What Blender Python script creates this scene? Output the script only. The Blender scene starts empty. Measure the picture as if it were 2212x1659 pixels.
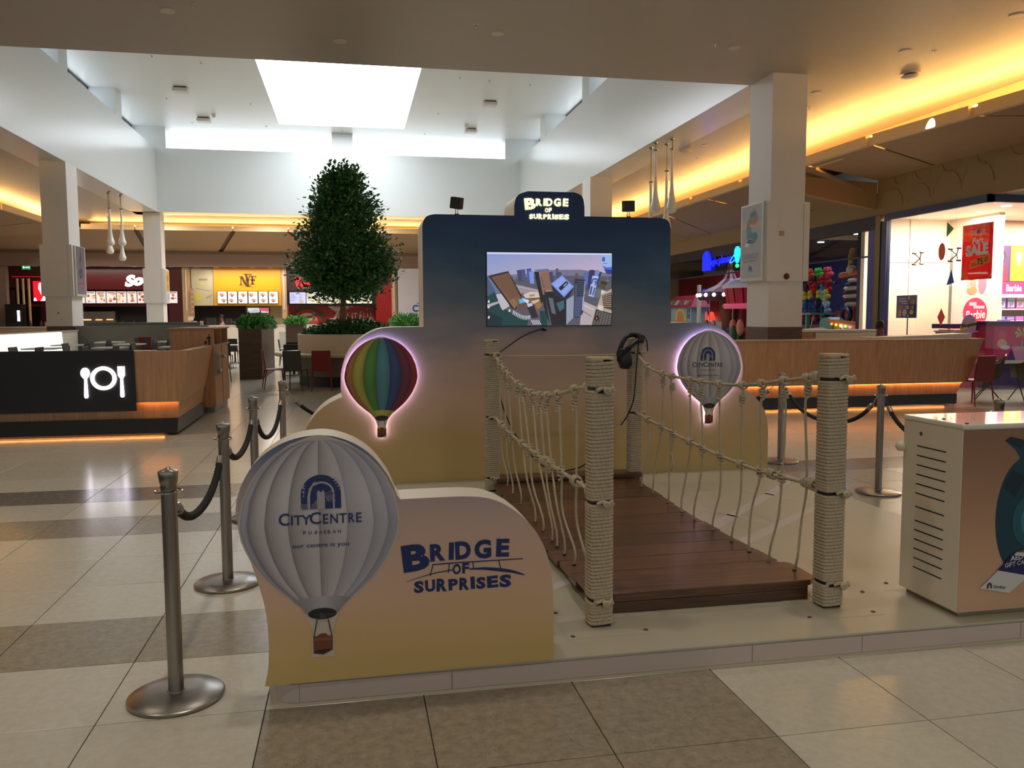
import bpy, bmesh, math, random
from mathutils import Vector, Matrix, Euler
from mathutils.geometry import tessellate_polygon
random.seed(11)
SC = bpy.context.scene
COL = SC.collection
PI = math.pi

# ---------------------------------------------------------------- camera, sky, light, exposure
cam = bpy.data.cameras.new('camera'); cam.sensor_fit = 'HORIZONTAL'; cam.sensor_width = 36.0
cam.lens = 36.0 * 1788.0 / 2212.0; cam.clip_end = 200; cam.clip_start = 0.05
cam_o = bpy.data.objects.new('camera', cam); COL.objects.link(cam_o)
cam_o.location = (0, 0, 1.6)
cam_o.rotation_euler = [math.radians(a) for a in (85.3627, 0.25127, -10.9795)]
SC.camera = cam_o
SC.view_settings.view_transform = 'Standard'
try: SC.view_settings.look = 'None'
except Exception: pass
SC.view_settings.gamma = 1.0
SC.view_settings.use_curve_mapping = False
SC.view_settings.exposure = 0.0
wd = bpy.data.worlds.new('world'); SC.world = wd; wd.use_nodes = True
bg = wd.node_tree.nodes['Background']
bg.inputs[0].default_value = (0.95, 0.94, 0.90, 1); bg.inputs[1].default_value = 0.66
SC.cycles.max_bounces = 8; SC.cycles.diffuse_bounces = 5; SC.cycles.glossy_bounces = 4
SC.cycles.transmission_bounces = 6; SC.cycles.transparent_max_bounces = 8
SC.cycles.sample_clamp_indirect = 6.0
SC.cycles.caustics_reflective = False; SC.cycles.caustics_refractive = False
DAY = 1.8        # brightness of the daylit glazing
COVE = 56.0      # warm cove strips

def area_lamp(name, loc, rot, sx, sy, power, color, shape='RECTANGLE', spread=PI):
    l = bpy.data.lights.new(name, 'AREA'); l.shape = shape; l.size = sx; l.size_y = sy
    l.energy = power; l.color = color; l.spread = spread
    o = bpy.data.objects.new(name, l); COL.objects.link(o); o.location = loc; o.rotation_euler = rot
    return o
WARM = (1.0, 0.90, 0.76)
# fill lamps added overhead, out of view, to brighten floor and board tops
for yy in (-3.0, 0.5, 4.0, 7.5, 10.6):
    for xx in (-6.6, -3.4, -0.2, 3.0, 6.2):
        area_lamp('overhead_fill_lamp', (xx, yy, 5.86), (0, 0, 0), 0.22, 0.22, 12.5, WARM, 'DISK', 1.9)
# toy store luminaires, game hall luminaires, kitchen luminaires
area_lamp('store_luminaire', (15.2, 17.0, 4.0), (0, 0, 0), 3.5, 3.0, 640, (1.0, 0.86, 0.72))
area_lamp('store_luminaire', (19.0, 17.2, 4.0), (0, 0, 0), 3.5, 3.0, 700, (1.0, 0.84, 0.74))
area_lamp('hall_luminaire', (15.2, 23.5, 4.2), (0, 0, 0), 3.0, 4.0, 70, (0.8, 0.85, 1.0))
area_lamp('hall_luminaire', (15.6, 32.0, 4.2), (0, 0, 0), 3.0, 5.0, 80, (0.8, 0.85, 1.0))
for xx in (-12.0, -5.2, -0.8):
    area_lamp('kitchen_luminaire', (xx, 43.2, 4.05), (0, 0, 0), 4.0, 0.35, 95, (1.0, 0.90, 0.78))
for xx in (-12.5, -8.0, -3.5, 1.0):  # lamps added in front of the stalls to brighten them
    area_lamp('food_court_fill_lamp', (xx, 37.6, 5.86), (0, 0, 0), 0.3, 0.3, 150, (1.0, 0.92, 0.82), 'DISK')

def fill_spot(loc, aim, power, size):  # spots added to brighten the sale poster and the pink display box
    l = bpy.data.lights.new('storefront_fill_spot', 'SPOT'); l.energy = power; l.color = (1.0, 0.9, 0.8); l.spot_size = size; l.spot_blend = 0.7; l.shadow_soft_size = 0.08
    o = bpy.data.objects.new('storefront_fill_spot', l); COL.objects.link(o); o.location = loc
    o.rotation_euler = (Vector(aim) - Vector(loc)).to_track_quat('-Z', 'Y').to_euler()
fill_spot((10.8, 14.2, 5.3), (12.9, 15.3, 2.9), 230, 0.7)
fill_spot((13.2, 11.5, 5.3), (14.9, 15.6, 1.1), 420, 0.8)
# ---------------------------------------------------------------- materials
def lin(c):
    def f(v):
        v = v / 255.0
        return v / 12.92 if v <= 0.04045 else ((v + 0.055) / 1.055) ** 2.4
    return (f(c[0]), f(c[1]), f(c[2]), 1.0)
def nt_of(name):
    m = bpy.data.materials.new(name); m.use_nodes = True
    nt = m.node_tree; return m, nt, nt.nodes['Principled BSDF']
def node(nt, kind, **kw):
    n = nt.nodes.new(kind)
    for k, v in kw.items():
        if k in n.inputs: n.inputs[k].default_value = v
        else: setattr(n, k, v)
    return n
def mix_rgb(nt, fac, a, b, blend='MIX'):
    n = nt.nodes.new('ShaderNodeMix'); n.data_type = 'RGBA'; n.blend_type = blend
    for sock, val in ((n.inputs[0], fac), (n.inputs[6], a), (n.inputs[7], b)):
        if hasattr(val, 'default_value'): nt.links.new(val, sock)
        else: sock.default_value = val
    return n.outputs[2]
def ramp(nt, fac, stops):
    n = nt.nodes.new('ShaderNodeValToRGB'); e = n.color_ramp.elements
    while len(e) < len(stops): e.new(0.5)
    for el, (p, c) in zip(e, stops): el.position = p; el.color = c
    nt.links.new(fac, n.inputs[0]); return n.outputs[0]
def coords(nt, scale=(1, 1, 1), kind='Object', rot=(0, 0, 0)):
    tc = nt.nodes.new('ShaderNodeTexCoord'); mp = nt.nodes.new('ShaderNodeMapping')
    mp.inputs['Scale'].default_value = scale; mp.inputs['Rotation'].default_value = rot
    nt.links.new(tc.outputs[kind], mp.inputs[0]); return mp.outputs[0]
def bump(nt, bs, height, strength, dist=0.01):
    b = nt.nodes.new('ShaderNodeBump'); b.inputs['Strength'].default_value = strength; b.inputs['Distance'].default_value = dist
    nt.links.new(height, b.inputs['Height']); nt.links.new(b.outputs[0], bs.inputs['Normal'])
MATS = {}
def M(name, c, rough=0.5, metal=0.0, var=0.05, scale=6.0, bmp=0.0, emis=0.0, ecol=None, coat=0.0, spec=0.5, stretch=(1, 1, 1)):
    if name in MATS: return MATS[name]
    m, nt, bs = nt_of(name); c = lin(c)
    nz = node(nt, 'ShaderNodeTexNoise', Scale=scale, Detail=4.0, Roughness=0.6)
    nt.links.new(coords(nt, stretch), nz.inputs['Vector'])
    a = tuple(min(1, v * (1 + var)) for v in c[:3]) + (1,); b = tuple(v * (1 - var) for v in c[:3]) + (1,)
    nt.links.new(mix_rgb(nt, nz.outputs['Fac'], b, a), bs.inputs['Base Color'])
    bs.inputs['Roughness'].default_value = rough; bs.inputs['Metallic'].default_value = metal
    bs.inputs['Specular IOR Level'].default_value = spec
    if coat: bs.inputs['Coat Weight'].default_value = coat; bs.inputs['Coat Roughness'].default_value = 0.08
    if bmp: bump(nt, bs, nz.outputs['Fac'], bmp)
    if emis:
        bs.inputs['Emission Color'].default_value = lin(ecol) if ecol else c; bs.inputs['Emission Strength'].default_value = emis
    MATS[name] = m; return m
def M_attr(name, rough=0.55, emis=0.0, coat=0.0):
    m, nt, bs = nt_of(name)
    at = node(nt, 'ShaderNodeAttribute', attribute_name='Col')
    nz = node(nt, 'ShaderNodeTexNoise', Scale=30.0); nt.links.new(coords(nt), nz.inputs['Vector'])
    c = mix_rgb(nt, 0.04, at.outputs['Color'], nz.outputs['Color'], 'OVERLAY')
    bs.inputs['Roughness'].default_value = rough
    if coat: bs.inputs['Coat Weight'].default_value = coat; bs.inputs['Coat Roughness'].default_value = 0.05
    if emis:
        bs.inputs['Base Color'].default_value = (0.02, 0.02, 0.02, 1)
        nt.links.new(c, bs.inputs['Emission Color']); bs.inputs['Emission Strength'].default_value = emis
    else: nt.links.new(c, bs.inputs['Base Color'])
    MATS[name] = m; return m
def M_wood(name, c1, c2, scale=1.0, stretch=(1, 14, 14), rough=0.42, planks=False, coat=0.0, var=0.35):
    m, nt, bs = nt_of(name)
    v = coords(nt, tuple(s * scale for s in stretch))
    nz = node(nt, 'ShaderNodeTexNoise', Scale=1.6, Detail=6.0, Roughness=0.62, Distortion=0.6); nt.links.new(v, nz.inputs['Vector'])
    col = ramp(nt, nz.outputs['Fac'], [(0.30, lin(c1)), (0.68, lin(c2))])
    if planks:
        oi = nt.nodes.new('ShaderNodeObjectInfo')
        mp = node(nt, 'ShaderNodeMapRange'); mp.inputs['To Min'].default_value = 1 - var; mp.inputs['To Max'].default_value = 1 + var * 0.5
        nt.links.new(oi.outputs['Random'], mp.inputs['Value'])
        hs = nt.nodes.new('ShaderNodeHueSaturation'); nt.links.new(col, hs.inputs['Color']); nt.links.new(mp.outputs[0], hs.inputs['Value']); col = hs.outputs[0]
    nt.links.new(col, bs.inputs['Base Color']); bs.inputs['Roughness'].default_value = rough
    if coat: bs.inputs['Coat Weight'].default_value = coat; bs.inputs['Coat Roughness'].default_value = 0.15
    bump(nt, bs, nz.outputs['Fac'], 0.08)
    MATS[name] = m; return m
def M_steel(name, c=(150, 145, 138), rough=0.3, stretch=(40, 40, 1)):
    m, nt, bs = nt_of(name)
    nz = node(nt, 'ShaderNodeTexNoise', Scale=8.0, Detail=3.0); nt.links.new(coords(nt, stretch), nz.inputs['Vector'])
    c = lin(c)
    nt.links.new(mix_rgb(nt, nz.outputs['Fac'], tuple(v * .85 for v in c[:3]) + (1,), tuple(min(1, v * 1.12) for v in c[:3]) + (1,)), bs.inputs['Base Color'])
    mr = node(nt, 'ShaderNodeMapRange'); mr.inputs['To Min'].default_value = rough * .8; mr.inputs['To Max'].default_value = rough * 1.25
    nt.links.new(nz.outputs['Fac'], mr.inputs['Value']); nt.links.new(mr.outputs[0], bs.inputs['Roughness'])
    bs.inputs['Metallic'].default_value = 1.0
    MATS[name] = m; return m
def M_tile(name, c1, c2, speck, rough=0.12, specks=0.0):
    m, nt, bs = nt_of(name)
    v = coords(nt, kind='Generated', scale=(1, 1, 1))
    oi = nt.nodes.new('ShaderNodeObjectInfo')
    tc = nt.nodes.new('ShaderNodeTexCoord'); geo = nt.nodes.new('ShaderNodeNewGeometry')
    n1 = node(nt, 'ShaderNodeTexNoise', Scale=22.0, Detail=5.0, Roughness=0.7); nt.links.new(geo.outputs['Position'], n1.inputs['Vector'])
    col = ramp(nt, n1.outputs['Fac'], [(0.36, lin(c1)), (0.66, lin(c2))])
    if specks:
        vo = node(nt, 'ShaderNodeTexVoronoi', Scale=60.0); nt.links.new(geo.outputs['Position'], vo.inputs['Vector'])
        f = ramp(nt, vo.outputs['Distance'], [(0.10, (1, 1, 1, 1)), (0.22, (0, 0, 0, 1))])
        n2 = node(nt, 'ShaderNodeTexNoise', Scale=9.0); nt.links.new(geo.outputs['Position'], n2.inputs['Vector'])
        g = ramp(nt, n2.outputs['Fac'], [(0.50, (0, 0, 0, 1)), (0.62, (specks, specks, specks, 1))])
        mu = nt.nodes.new('ShaderNodeMath'); mu.operation = 'MULTIPLY'; nt.links.new(f, mu.inputs[0]); nt.links.new(g, mu.inputs[1])
        col = mix_rgb(nt, mu.outputs[0], col, lin(speck))
    mp = node(nt, 'ShaderNodeMapRange'); mp.inputs['To Min'].default_value = 0.95; mp.inputs['To Max'].default_value = 1.04
    nt.links.new(oi.outputs['Random'], mp.inputs['Value'])
    hs = nt.nodes.new('ShaderNodeHueSaturation'); nt.links.new(col, hs.inputs['Color']); nt.links.new(mp.outputs[0], hs.inputs['Value'])
    nt.links.new(hs.outputs[0], bs.inputs['Base Color'])
    bs.inputs['Roughness'].default_value = rough; bs.inputs['IOR'].default_value = 1.5
    MATS[name] = m; return m
def M_sky_print(name, stops, z0, z1, rough=0.5):
    """a printed dusk sky: the colours of the print follow its height on the board"""
    m, nt, bs = nt_of(name)
    geo = nt.nodes.new('ShaderNodeNewGeometry'); sx = nt.nodes.new('ShaderNodeSeparateXYZ'); nt.links.new(geo.outputs['Position'], sx.inputs[0])
    nz = node(nt, 'ShaderNodeTexNoise', Scale=1.0, Detail=3.0, Roughness=0.5)
    mp = nt.nodes.new('ShaderNodeMapping'); mp.inputs['Scale'].default_value = (0.9, 0.9, 2.6); mp.inputs['Rotation'].default_value = (0, 0.25, 0)
    nt.links.new(geo.outputs['Position'], mp.inputs[0]); nt.links.new(mp.outputs[0], nz.inputs['Vector'])
    a = node(nt, 'ShaderNodeMapRange'); a.inputs['From Min'].default_value = z0; a.inputs['From Max'].default_value = z1
    nt.links.new(sx.outputs[2], a.inputs['Value'])
    b = node(nt, 'ShaderNodeMapRange'); b.inputs['From Min'].default_value = 0.3; b.inputs['From Max'].default_value = 0.7
    b.inputs['To Min'].default_value = -0.06; b.inputs['To Max'].default_value = 0.06; nt.links.new(nz.outputs['Fac'], b.inputs['Value'])
    ad = nt.nodes.new('ShaderNodeMath'); ad.operation = 'ADD'; nt.links.new(a.outputs[0], ad.inputs[0]); nt.links.new(b.outputs[0], ad.inputs[1])
    nt.links.new(ramp(nt, ad.outputs[0], [(p, lin(c)) for p, c in stops]), bs.inputs['Base Color'])
    bs.inputs['Roughness'].default_value = rough
    MATS[name] = m; return m
def M_glass(name, tint=(235, 240, 240), rough=0.02):
    m, nt, bs = nt_of(name)
    tr = node(nt, 'ShaderNodeBsdfTransparent'); tr.inputs[0].default_value = lin(tint)
    gl = node(nt, 'ShaderNodeBsdfGlossy'); gl.inputs['Roughness'].default_value = rough
    lw = node(nt, 'ShaderNodeLayerWeight'); pw = nt.nodes.new('ShaderNodeMath'); pw.operation = 'POWER'; pw.inputs[1].default_value = 4.0
    nt.links.new(lw.outputs['Facing'], pw.inputs[0]); fr = node(nt, 'ShaderNodeMapRange'); fr.inputs['To Min'].default_value = 0.03; fr.inputs['To Max'].default_value = 0.6
    nt.links.new(pw.outputs[0], fr.inputs['Value'])
    mx = nt.nodes.new('ShaderNodeMixShader'); nt.links.new(fr.outputs[0], mx.inputs[0]); nt.links.new(tr.outputs[0], mx.inputs[1]); nt.links.new(gl.outputs[0], mx.inputs[2])
    nt.links.new(mx.outputs[0], nt.nodes['Material Output'].inputs['Surface'])
    MATS[name] = m; return m

WHITE = M('white_gloss_paint', (216, 220, 219), 0.24, var=0.01)
CEIL = M('ceiling_paint', (186, 180, 172), 0.42, var=0.02, scale=1.5)
CREAM = M('cream_board', (228, 218, 200), 0.5, var=0.02)
BLACK = M('black_plastic', (14, 13, 13), 0.4)
DARK = M('dark_charcoal', (30, 30, 31), 0.5)
STEEL = M_steel('brushed_steel'); CHROME = M_steel('polished_steel', (190, 186, 180), 0.12)
ROPE = M('hemp_rope', (186, 172, 146), 0.9, var=0.18, scale=60, bmp=0.4)
ROPE2 = M('hanger_rope', (190, 176, 150), 0.9, var=0.15, scale=80, bmp=0.4)
VELVET = M('black_velvet_rope', (12, 12, 12), 0.75, var=0.3, scale=90)
DECK = M_wood('varnished_plank', (68, 42, 28), (116, 78, 53), 1.0, (1.2, 22, 22), 0.34, planks=True, coat=0.2)
OAK = M_wood('oak_laminate', (168, 126, 88), (196, 152, 112), 1.0, (16, 16, 0.8), 0.4)
WALNUT = M_wood('dark_walnut', (66, 46, 34), (98, 72, 54), 1.0, (1.2, 1.2, 18), 0.45)
PAINT = M_attr('flat_print', 0.5)
PAINTG = M_attr('glossy_print', 0.35, coat=0.2)
NAVY = M('navy_print', (22, 42, 96), 0.5)
LETTER_LIT = M('backlit_letter', (255, 246, 214), 0.4, emis=1.0, ecol=(255, 244, 205))
LEDW = M('white_led', (255, 255, 255), 0.4, emis=6.0, ecol=(246, 240, 255))
LEDP = M('violet_led', (230, 215, 255), 0.4, emis=15.0, ecol=(200, 184, 255))
LEDO = M('amber_led', (255, 170, 90), 0.4, emis=14.0, ecol=(255, 160, 78))
COVEM = M('cove_led', (255, 205, 130), 0.4, emis=COVE, ecol=(255, 196, 110))
SKYM = M('daylit_skylight', (250, 252, 255), 0.4, emis=6.5, ecol=(240, 247, 255))
DAYM = M('daylit_glazing', (250, 252, 255), 0.4, emis=DAY, ecol=(238, 246, 255))
SCREEN = M_attr('screen_picture', 0.25, emis=0.95)
MENU = M_attr('backlit_menu', 0.3, emis=1.15)
GLASS = M_glass('shop_glass')
def M_trans(name, c=None):
    m, nt, bs = nt_of(name); tr = node(nt, 'ShaderNodeBsdfTranslucent'); mx = nt.nodes.new('ShaderNodeMixShader'); mx.inputs[0].default_value = 0.6
    if c is None:
        at = node(nt, 'ShaderNodeAttribute', attribute_name='Col'); nt.links.new(at.outputs['Color'], bs.inputs['Base Color']); nt.links.new(at.outputs['Color'], tr.inputs[0])
    else: bs.inputs['Base Color'].default_value = lin(c); tr.inputs[0].default_value = lin(c)
    nt.links.new(bs.outputs[0], mx.inputs[1]); nt.links.new(tr.outputs[0], mx.inputs[2]); nt.links.new(mx.outputs[0], nt.nodes['Material Output'].inputs['Surface'])
    MATS[name] = m; return m
FILM = M_trans('window_film')

# ---------------------------------------------------------------- builders
LOC = {}     # world matrix of every root / part, for building in place
def wm(o): return LOC.get(o, Matrix.Identity(4))
def props(o, label=None, cat=None, group=None, kind=None):
    if label: o['label'] = label
    if cat: o['category'] = cat
    if group: o['group'] = group
    if kind: o['kind'] = kind
    return o
def thing(name, label, cat, loc=(0, 0, 0), rz=0.0, group=None):
    o = bpy.data.objects.new(name, None); COL.objects.link(o); o.empty_display_size = 0.1
    o.location = loc; o.rotation_euler = (0, 0, rz)
    LOC[o] = Matrix.Translation(Vector(loc)) @ Matrix.Rotation(rz, 4, 'Z')
    return props(o, label, cat, group)
class MB:
    def __init__(s): s.v = []; s.f = []; s.c = []
    def add(s, vs, fs, col=None):
        n = len(s.v); s.v += [tuple(p) for p in vs]; s.f += [[i + n for i in f] for f in fs]; s.c += [col] * len(fs); return s
    def box(s, x0, y0, z0, x1, y1, z1, col=None):
        return s.hexa([(x0, y0, z0), (x1, y0, z0), (x1, y1, z0), (x0, y1, z0), (x0, y0, z1), (x1, y0, z1), (x1, y1, z1), (x0, y1, z1)], col)
    def hexa(s, p, col=None):
        return s.add(p, [(3, 2, 1, 0), (4, 5, 6, 7), (0, 1, 5, 4), (1, 2, 6, 5), (2, 3, 7, 6), (3, 0, 4, 7)], col)
    def quad(s, p, col=None): return s.add(p, [tuple(range(len(p)))], col)
    def prism(s, poly, axis, a, b, col=None):
        f = {'x': lambda u, w, t: (t, u, w), 'y': lambda u, w, t: (u, t, w), 'z': lambda u, w, t: (u, w, t)}[axis]
        n = len(poly); vs = [f(u, w, a) for u, w in poly] + [f(u, w, b) for u, w in poly]
        if n > 8:
            tri = tessellate_polygon([[Vector((u, w, 0)) for u, w in poly]])
            caps = [tuple(t) for t in tri] + [tuple(i + n for i in reversed(t)) for t in tri]
        else: caps = [tuple(range(n)), tuple(range(2 * n - 1, n - 1, -1))]
        fs = caps + [(i, i + n, (i + 1) % n + n, (i + 1) % n) for i in range(n)]
        return s.add(vs, fs, col)
    def tube(s, pts, r, n=8, closed=False, col=None, mod=None):
        P = [Vector(p) for p in pts]; L = len(P); rs = r if isinstance(r, (list, tuple)) else [r] * L
        vs = []; up = None; dist = 0
        for i in range(L):
            if closed: t = P[(i + 1) % L] - P[i - 1]
            else: t = P[min(i + 1, L - 1)] - P[max(i - 1, 0)]
            t.normalize()
            if up is None:
                up = Vector((0, 0, 1)) if abs(t.z) < 0.9 else Vector((1, 0, 0))
            a = t.cross(up)
            if a.length < 1e-6: a = t.orthogonal()
            a.normalize(); b = a.cross(t).normalized(); up = b
            if i: dist += (P[i] - P[i - 1]).length
            for k in range(n):
                th = 2 * PI * k / n; rr = rs[i] * (mod(th, dist) if mod else 1.0)
                vs.append(P[i] + a * (math.cos(th) * rr) + b * (math.sin(th) * rr))
        fs = []
        for i in range(L if closed else L - 1):
            j = (i + 1) % L
            for k in range(n): fs.append((i * n + k, i * n + (k + 1) % n, j * n + (k + 1) % n, j * n + k))
        if not closed: fs += [tuple(range(n - 1, -1, -1)), tuple((L - 1) * n + k for k in range(n))]
        return s.add(vs, fs, col)
    def cyl(s, p0, p1, r, n=16, r1=None, col=None): return s.tube([p0, p1], [r, r if r1 is None else r1], n, col=col)
    def lathe(s, prof, c=(0, 0, 0), n=32, col=None, sx=1.0, sy=1.0):
        vs = []; m = len(prof)
        for r, z in prof:
            for k in range(n):
                t = 2 * PI * k / n; vs.append((c[0] + r * sx * math.cos(t), c[1] + r * sy * math.sin(t), c[2] + z))
        fs = [(i * n + k, i * n + (k + 1) % n, (i + 1) * n + (k + 1) % n, (i + 1) * n + k) for i in range(m - 1) for k in range(n)]
        fs += [tuple(range(n - 1, -1, -1)), tuple((m - 1) * n + k for k in range(n))]
        return s.add(vs, fs, col)
    def ball(s, c, r, n=10, col=None):
        rx, ry, rz = r if isinstance(r, (list, tuple)) else (r, r, r)
        m = max(4, n // 2 + 1)
        return s.lathe([(max(0.02, math.sin(PI * i / m)), -math.cos(PI * i / m) * rz) for i in range(m + 1)], c, n, col, rx, ry)
    def ring(s, c, R, r, axis='z', n=20, m=8, col=None):
        pts = []
        for k in range(n):
            t = 2 * PI * k / n; a, b = R * math.cos(t), R * math.sin(t)
            pts.append((c[0] + a, c[1] + b, c[2]) if axis == 'z' else (c[0] + a, c[1], c[2] + b) if axis == 'y' else (c[0], c[1] + a, c[2] + b))
        return s.tube(pts, r, m, True, col)
    def mesh(s, name, inv=None, bevel=0.0, smooth=False, seg=2, recalc=True):
        me = bpy.data.meshes.new(name)
        vs = s.v if inv is None else [inv @ Vector(p) for p in s.v]
        me.from_pydata(vs, [], s.f)
        if any(c is not None for c in s.c):
            at = me.color_attributes.new('Col', 'FLOAT_COLOR', 'CORNER'); k = 0; arr = []
            for f, c in zip(s.f, s.c):
                for j in range(len(f)):
                    cc = c[j] if c is not None and isinstance(c[0], (tuple, list)) else c
                    arr += list(cc if cc is not None else (1, 1, 1, 1))
            at.data.foreach_set('color', arr)
        if bevel or recalc:
            bm = bmesh.new(); bm.from_mesh(me)
            if recalc: bmesh.ops.recalc_face_normals(bm, faces=bm.faces)
            if bevel:
                ed = [e for e in bm.edges if len(e.link_faces) == 2 and e.calc_face_angle(0) > 0.5]
                bmesh.ops.bevel(bm, geom=ed, offset=bevel, segments=seg, profile=0.6, affect='EDGES', clamp_overlap=True)
            bm.to_mesh(me); bm.free()
        if smooth:
            me.polygons.foreach_set('use_smooth', [True] * len(me.polygons))
            try: me.set_sharp_from_angle(angle=math.radians(42))
            except Exception: pass
        return me
    def build(s, name, mat, parent=None, bevel=0.0, smooth=False, seg=2, label=None, kind=None, recalc=True):
        inv = wm(parent).inverted() if parent is not None else None
        me = s.mesh(name, inv, bevel, smooth, seg, recalc)
        return put(name, me, mat, parent, label, kind)
def put(name, me, mat, parent=None, label=None, kind=None, loc=(0, 0, 0)):
    if mat is not None and not me.materials: me.materials.append(mat)
    o = bpy.data.objects.new(name, me); COL.objects.link(o); o.location = loc
    if parent is not None: o.parent = parent; LOC[o] = wm(parent)
    if label: o['label'] = label
    if kind: o['kind'] = kind
    return o
def struct(name, mb, mat, **kw):
    o = mb.build(name, mat, None, **kw); o['kind'] = 'structure'; return o
def copy_tree(root, loc, rz=0.0, label=None, group=None, mats=None):
    """a thing with copies of its parts and sub-parts; mats swaps materials through object slots"""
    def cp(o, par):
        c = o.copy(); COL.objects.link(c)
        if par is not None: c.parent = par
        if mats and o.type == 'MESH' and o.data.materials and o.data.materials[0].name in mats:
            c.material_slots[0].link = 'OBJECT'; c.material_slots[0].material = mats[o.data.materials[0].name]
        for ch in o.children: cp(ch, c)
        return c
    r = cp(root, None); r.location = loc; r.rotation_euler = (0, 0, rz)
    if label: r['label'] = label
    if group: r['group'] = group
    return r
# flat prints: layers of coloured outlines on a plane (origin o, axes u and v, metres)
def rc(x, y, w, h, c): return ([(x, y), (x + w, y), (x + w, y + h), (x, y + h)], c)
def el(cx, cy, rx, ry, c, n=20, a0=0.0, a1=2 * PI): return ([(cx + rx * math.cos(a0 + (a1 - a0) * k / (n if a1 - a0 > 6 else n - 1)), cy + ry * math.sin(a0 + (a1 - a0) * k / (n if a1 - a0 > 6 else n - 1))) for k in range(n)], c)
def art(name, o, u, v, layers, mat, parent=None, step=0.0006, label=None, flip=False):
    o, u, v = Vector(o), Vector(u).normalized(), Vector(v).normalized(); nrm = u.cross(v)
    if flip: nrm = -nrm
    mb = MB()
    for i, (poly, c) in enumerate(layers):
        cc = [lin(x) for x in c] if isinstance(c[0], (tuple, list)) else lin(c)
        mb.quad([o + u * p[0] + v * p[1] + nrm * (0.001 + step * i) for p in poly], cc)
    return mb.build(name, mat, parent, label=label, kind=None, recalc=False)
def text_mesh(s, size=1.0, ext=0.0, bold=0.0, shear=0.0, align='LEFT', space=1.0, sx=1.0):
    cu = bpy.data.curves.new('t', 'FONT'); cu.body = s; cu.size = size; cu.extrude = ext; cu.offset = bold; cu.shear = shear
    cu.align_x = align; cu.space_character = space; cu.resolution_u = 3
    o = bpy.data.objects.new('t', cu); me = bpy.data.meshes.new_from_object(o)
    vs = [(p.co.x * sx, p.co.y, p.co.z) for p in me.vertices]; fs = [tuple(p.vertices) for p in me.polygons]
    bpy.data.objects.remove(o); bpy.data.curves.remove(cu); bpy.data.meshes.remove(me)
    return vs, fs
def text(name, s, o, u, v, size, mat, parent=None, ext=0.0, bold=0.0, shear=0.0, align='LEFT', space=1.0, fit=None, rot=0.0, off=0.002, mb=None, label=None):
    """lettering on the plane (o, u, v); fit = wanted width in metres"""
    vs, fs = text_mesh(s, size, 0.0, bold, shear, 'LEFT', space)
    if not vs: return None
    x0 = min(p[0] for p in vs); x1 = max(p[0] for p in vs); k = (fit / (x1 - x0)) if fit else 1.0
    sh = {'LEFT': 0, 'CENTER': -0.5 * (x1 - x0) * k, 'RIGHT': -(x1 - x0) * k}[align]
    o, u, v = Vector(o), Vector(u).normalized(), Vector(v).normalized(); nrm = u.cross(v)
    cr, sr = math.cos(rot), math.sin(rot)
    def tr(p, d):
        a, b = (p[0] - x0) * k + sh, p[1]
        a, b = a * cr - b * sr, a * sr + b * cr
        return o + u * a + v * b + nrm * d
    m = mb or MB(); m.add([tr(p, off + ext) for p in vs], fs)
    if ext:
        ed = {}
        for f in fs:
            for i in range(len(f)):
                e = (f[i], f[(i + 1) % len(f)]); ed[e] = 1
        side = [(a, b) for a, b in ed if (b, a) not in ed]
        for a, b in side: m.add([tr(vs[a], off + ext), tr(vs[b], off + ext), tr(vs[b], off), tr(vs[a], off)], [(0, 3, 2, 1)])
    if mb is not None: return None
    return m.build(name, mat, parent, recalc=False, label=label)
def catmull(pts, n=6, closed=False):
    P = [Vector(p) for p in pts]; out = []; L = len(P)
    for i in range(L if closed else L - 1):
        if closed: p0, p1, p2, p3 = P[i - 1], P[i], P[(i + 1) % L], P[(i + 2) % L]
        else: p0, p1, p2, p3 = P[max(i - 1, 0)], P[i], P[i + 1], P[min(i + 2, L - 1)]
        for k in range(n):
            t = k / n
            out.append(0.5 * ((2 * p1) + (p2 - p0) * t + (2 * p0 - 5 * p1 + 4 * p2 - p3) * t * t + (3 * p1 - p0 - 3 * p2 + p3) * t ** 3))
    if not closed: out.append(P[-1])
    return out
def cat2(pts, n=5, closed=False): return [(p.x, p.y) for p in catmull([(a, b, 0) for a, b in pts], n, closed)]
def twist(k=3, amp=0.16, pitch=0.03): return lambda th, d: 1.0 + amp * math.cos(k * (th - 2 * PI * d / (pitch * k)))
X, Y, Z = (1, 0, 0), (0, 1, 0), (0, 0, 1)
NX, NY = (-1, 0, 0), (0, -1, 0)

# ================================================================ the setting
TL = M_tile('tile_light', (196, 190, 172), (208, 202, 186), (170, 160, 140), 0.19)
TS = M_tile('tile_speckled', (138, 128, 110), (164, 152, 132), (84, 76, 62), 0.22, specks=0.75)
TB = M_tile('tile_grey_band', (112, 104, 96), (128, 120, 110), (90, 84, 78), 0.2)
GROUT = M('grout', (70, 60, 46), 0.9)
floor = struct('floor', MB().box(-30, -10, -0.25, 30, 60, -0.005), GROUT)
TXs, TYs, TX0, TY0 = 0.6485, 0.612, 0.2719, 3.405
def tile_me(name, mat):
    g = 0.0022
    me = MB().box(-TXs / 2 + g, -TYs / 2 + g, -0.012, TXs / 2 - g, TYs / 2 - g, 0).mesh(name, None, 0.0012, seg=1)
    me.materials.append(mat); return me
ME_L, ME_S, ME_B = tile_me('tile', TL), tile_me('tile', TS), tile_me('tile', TB)
def tile_kind(i, j):
    if j == 7: return ME_B
    if -1 <= i <= 1 and j < 0: return ME_S
    if i < -1 and j == 1: return ME_S
    if i < -1 and j == 5: return ME_S
    if i >= 6 and i <= 7 and 1 <= j <= 6: return ME_S
    return ME_L
cells = []
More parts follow.
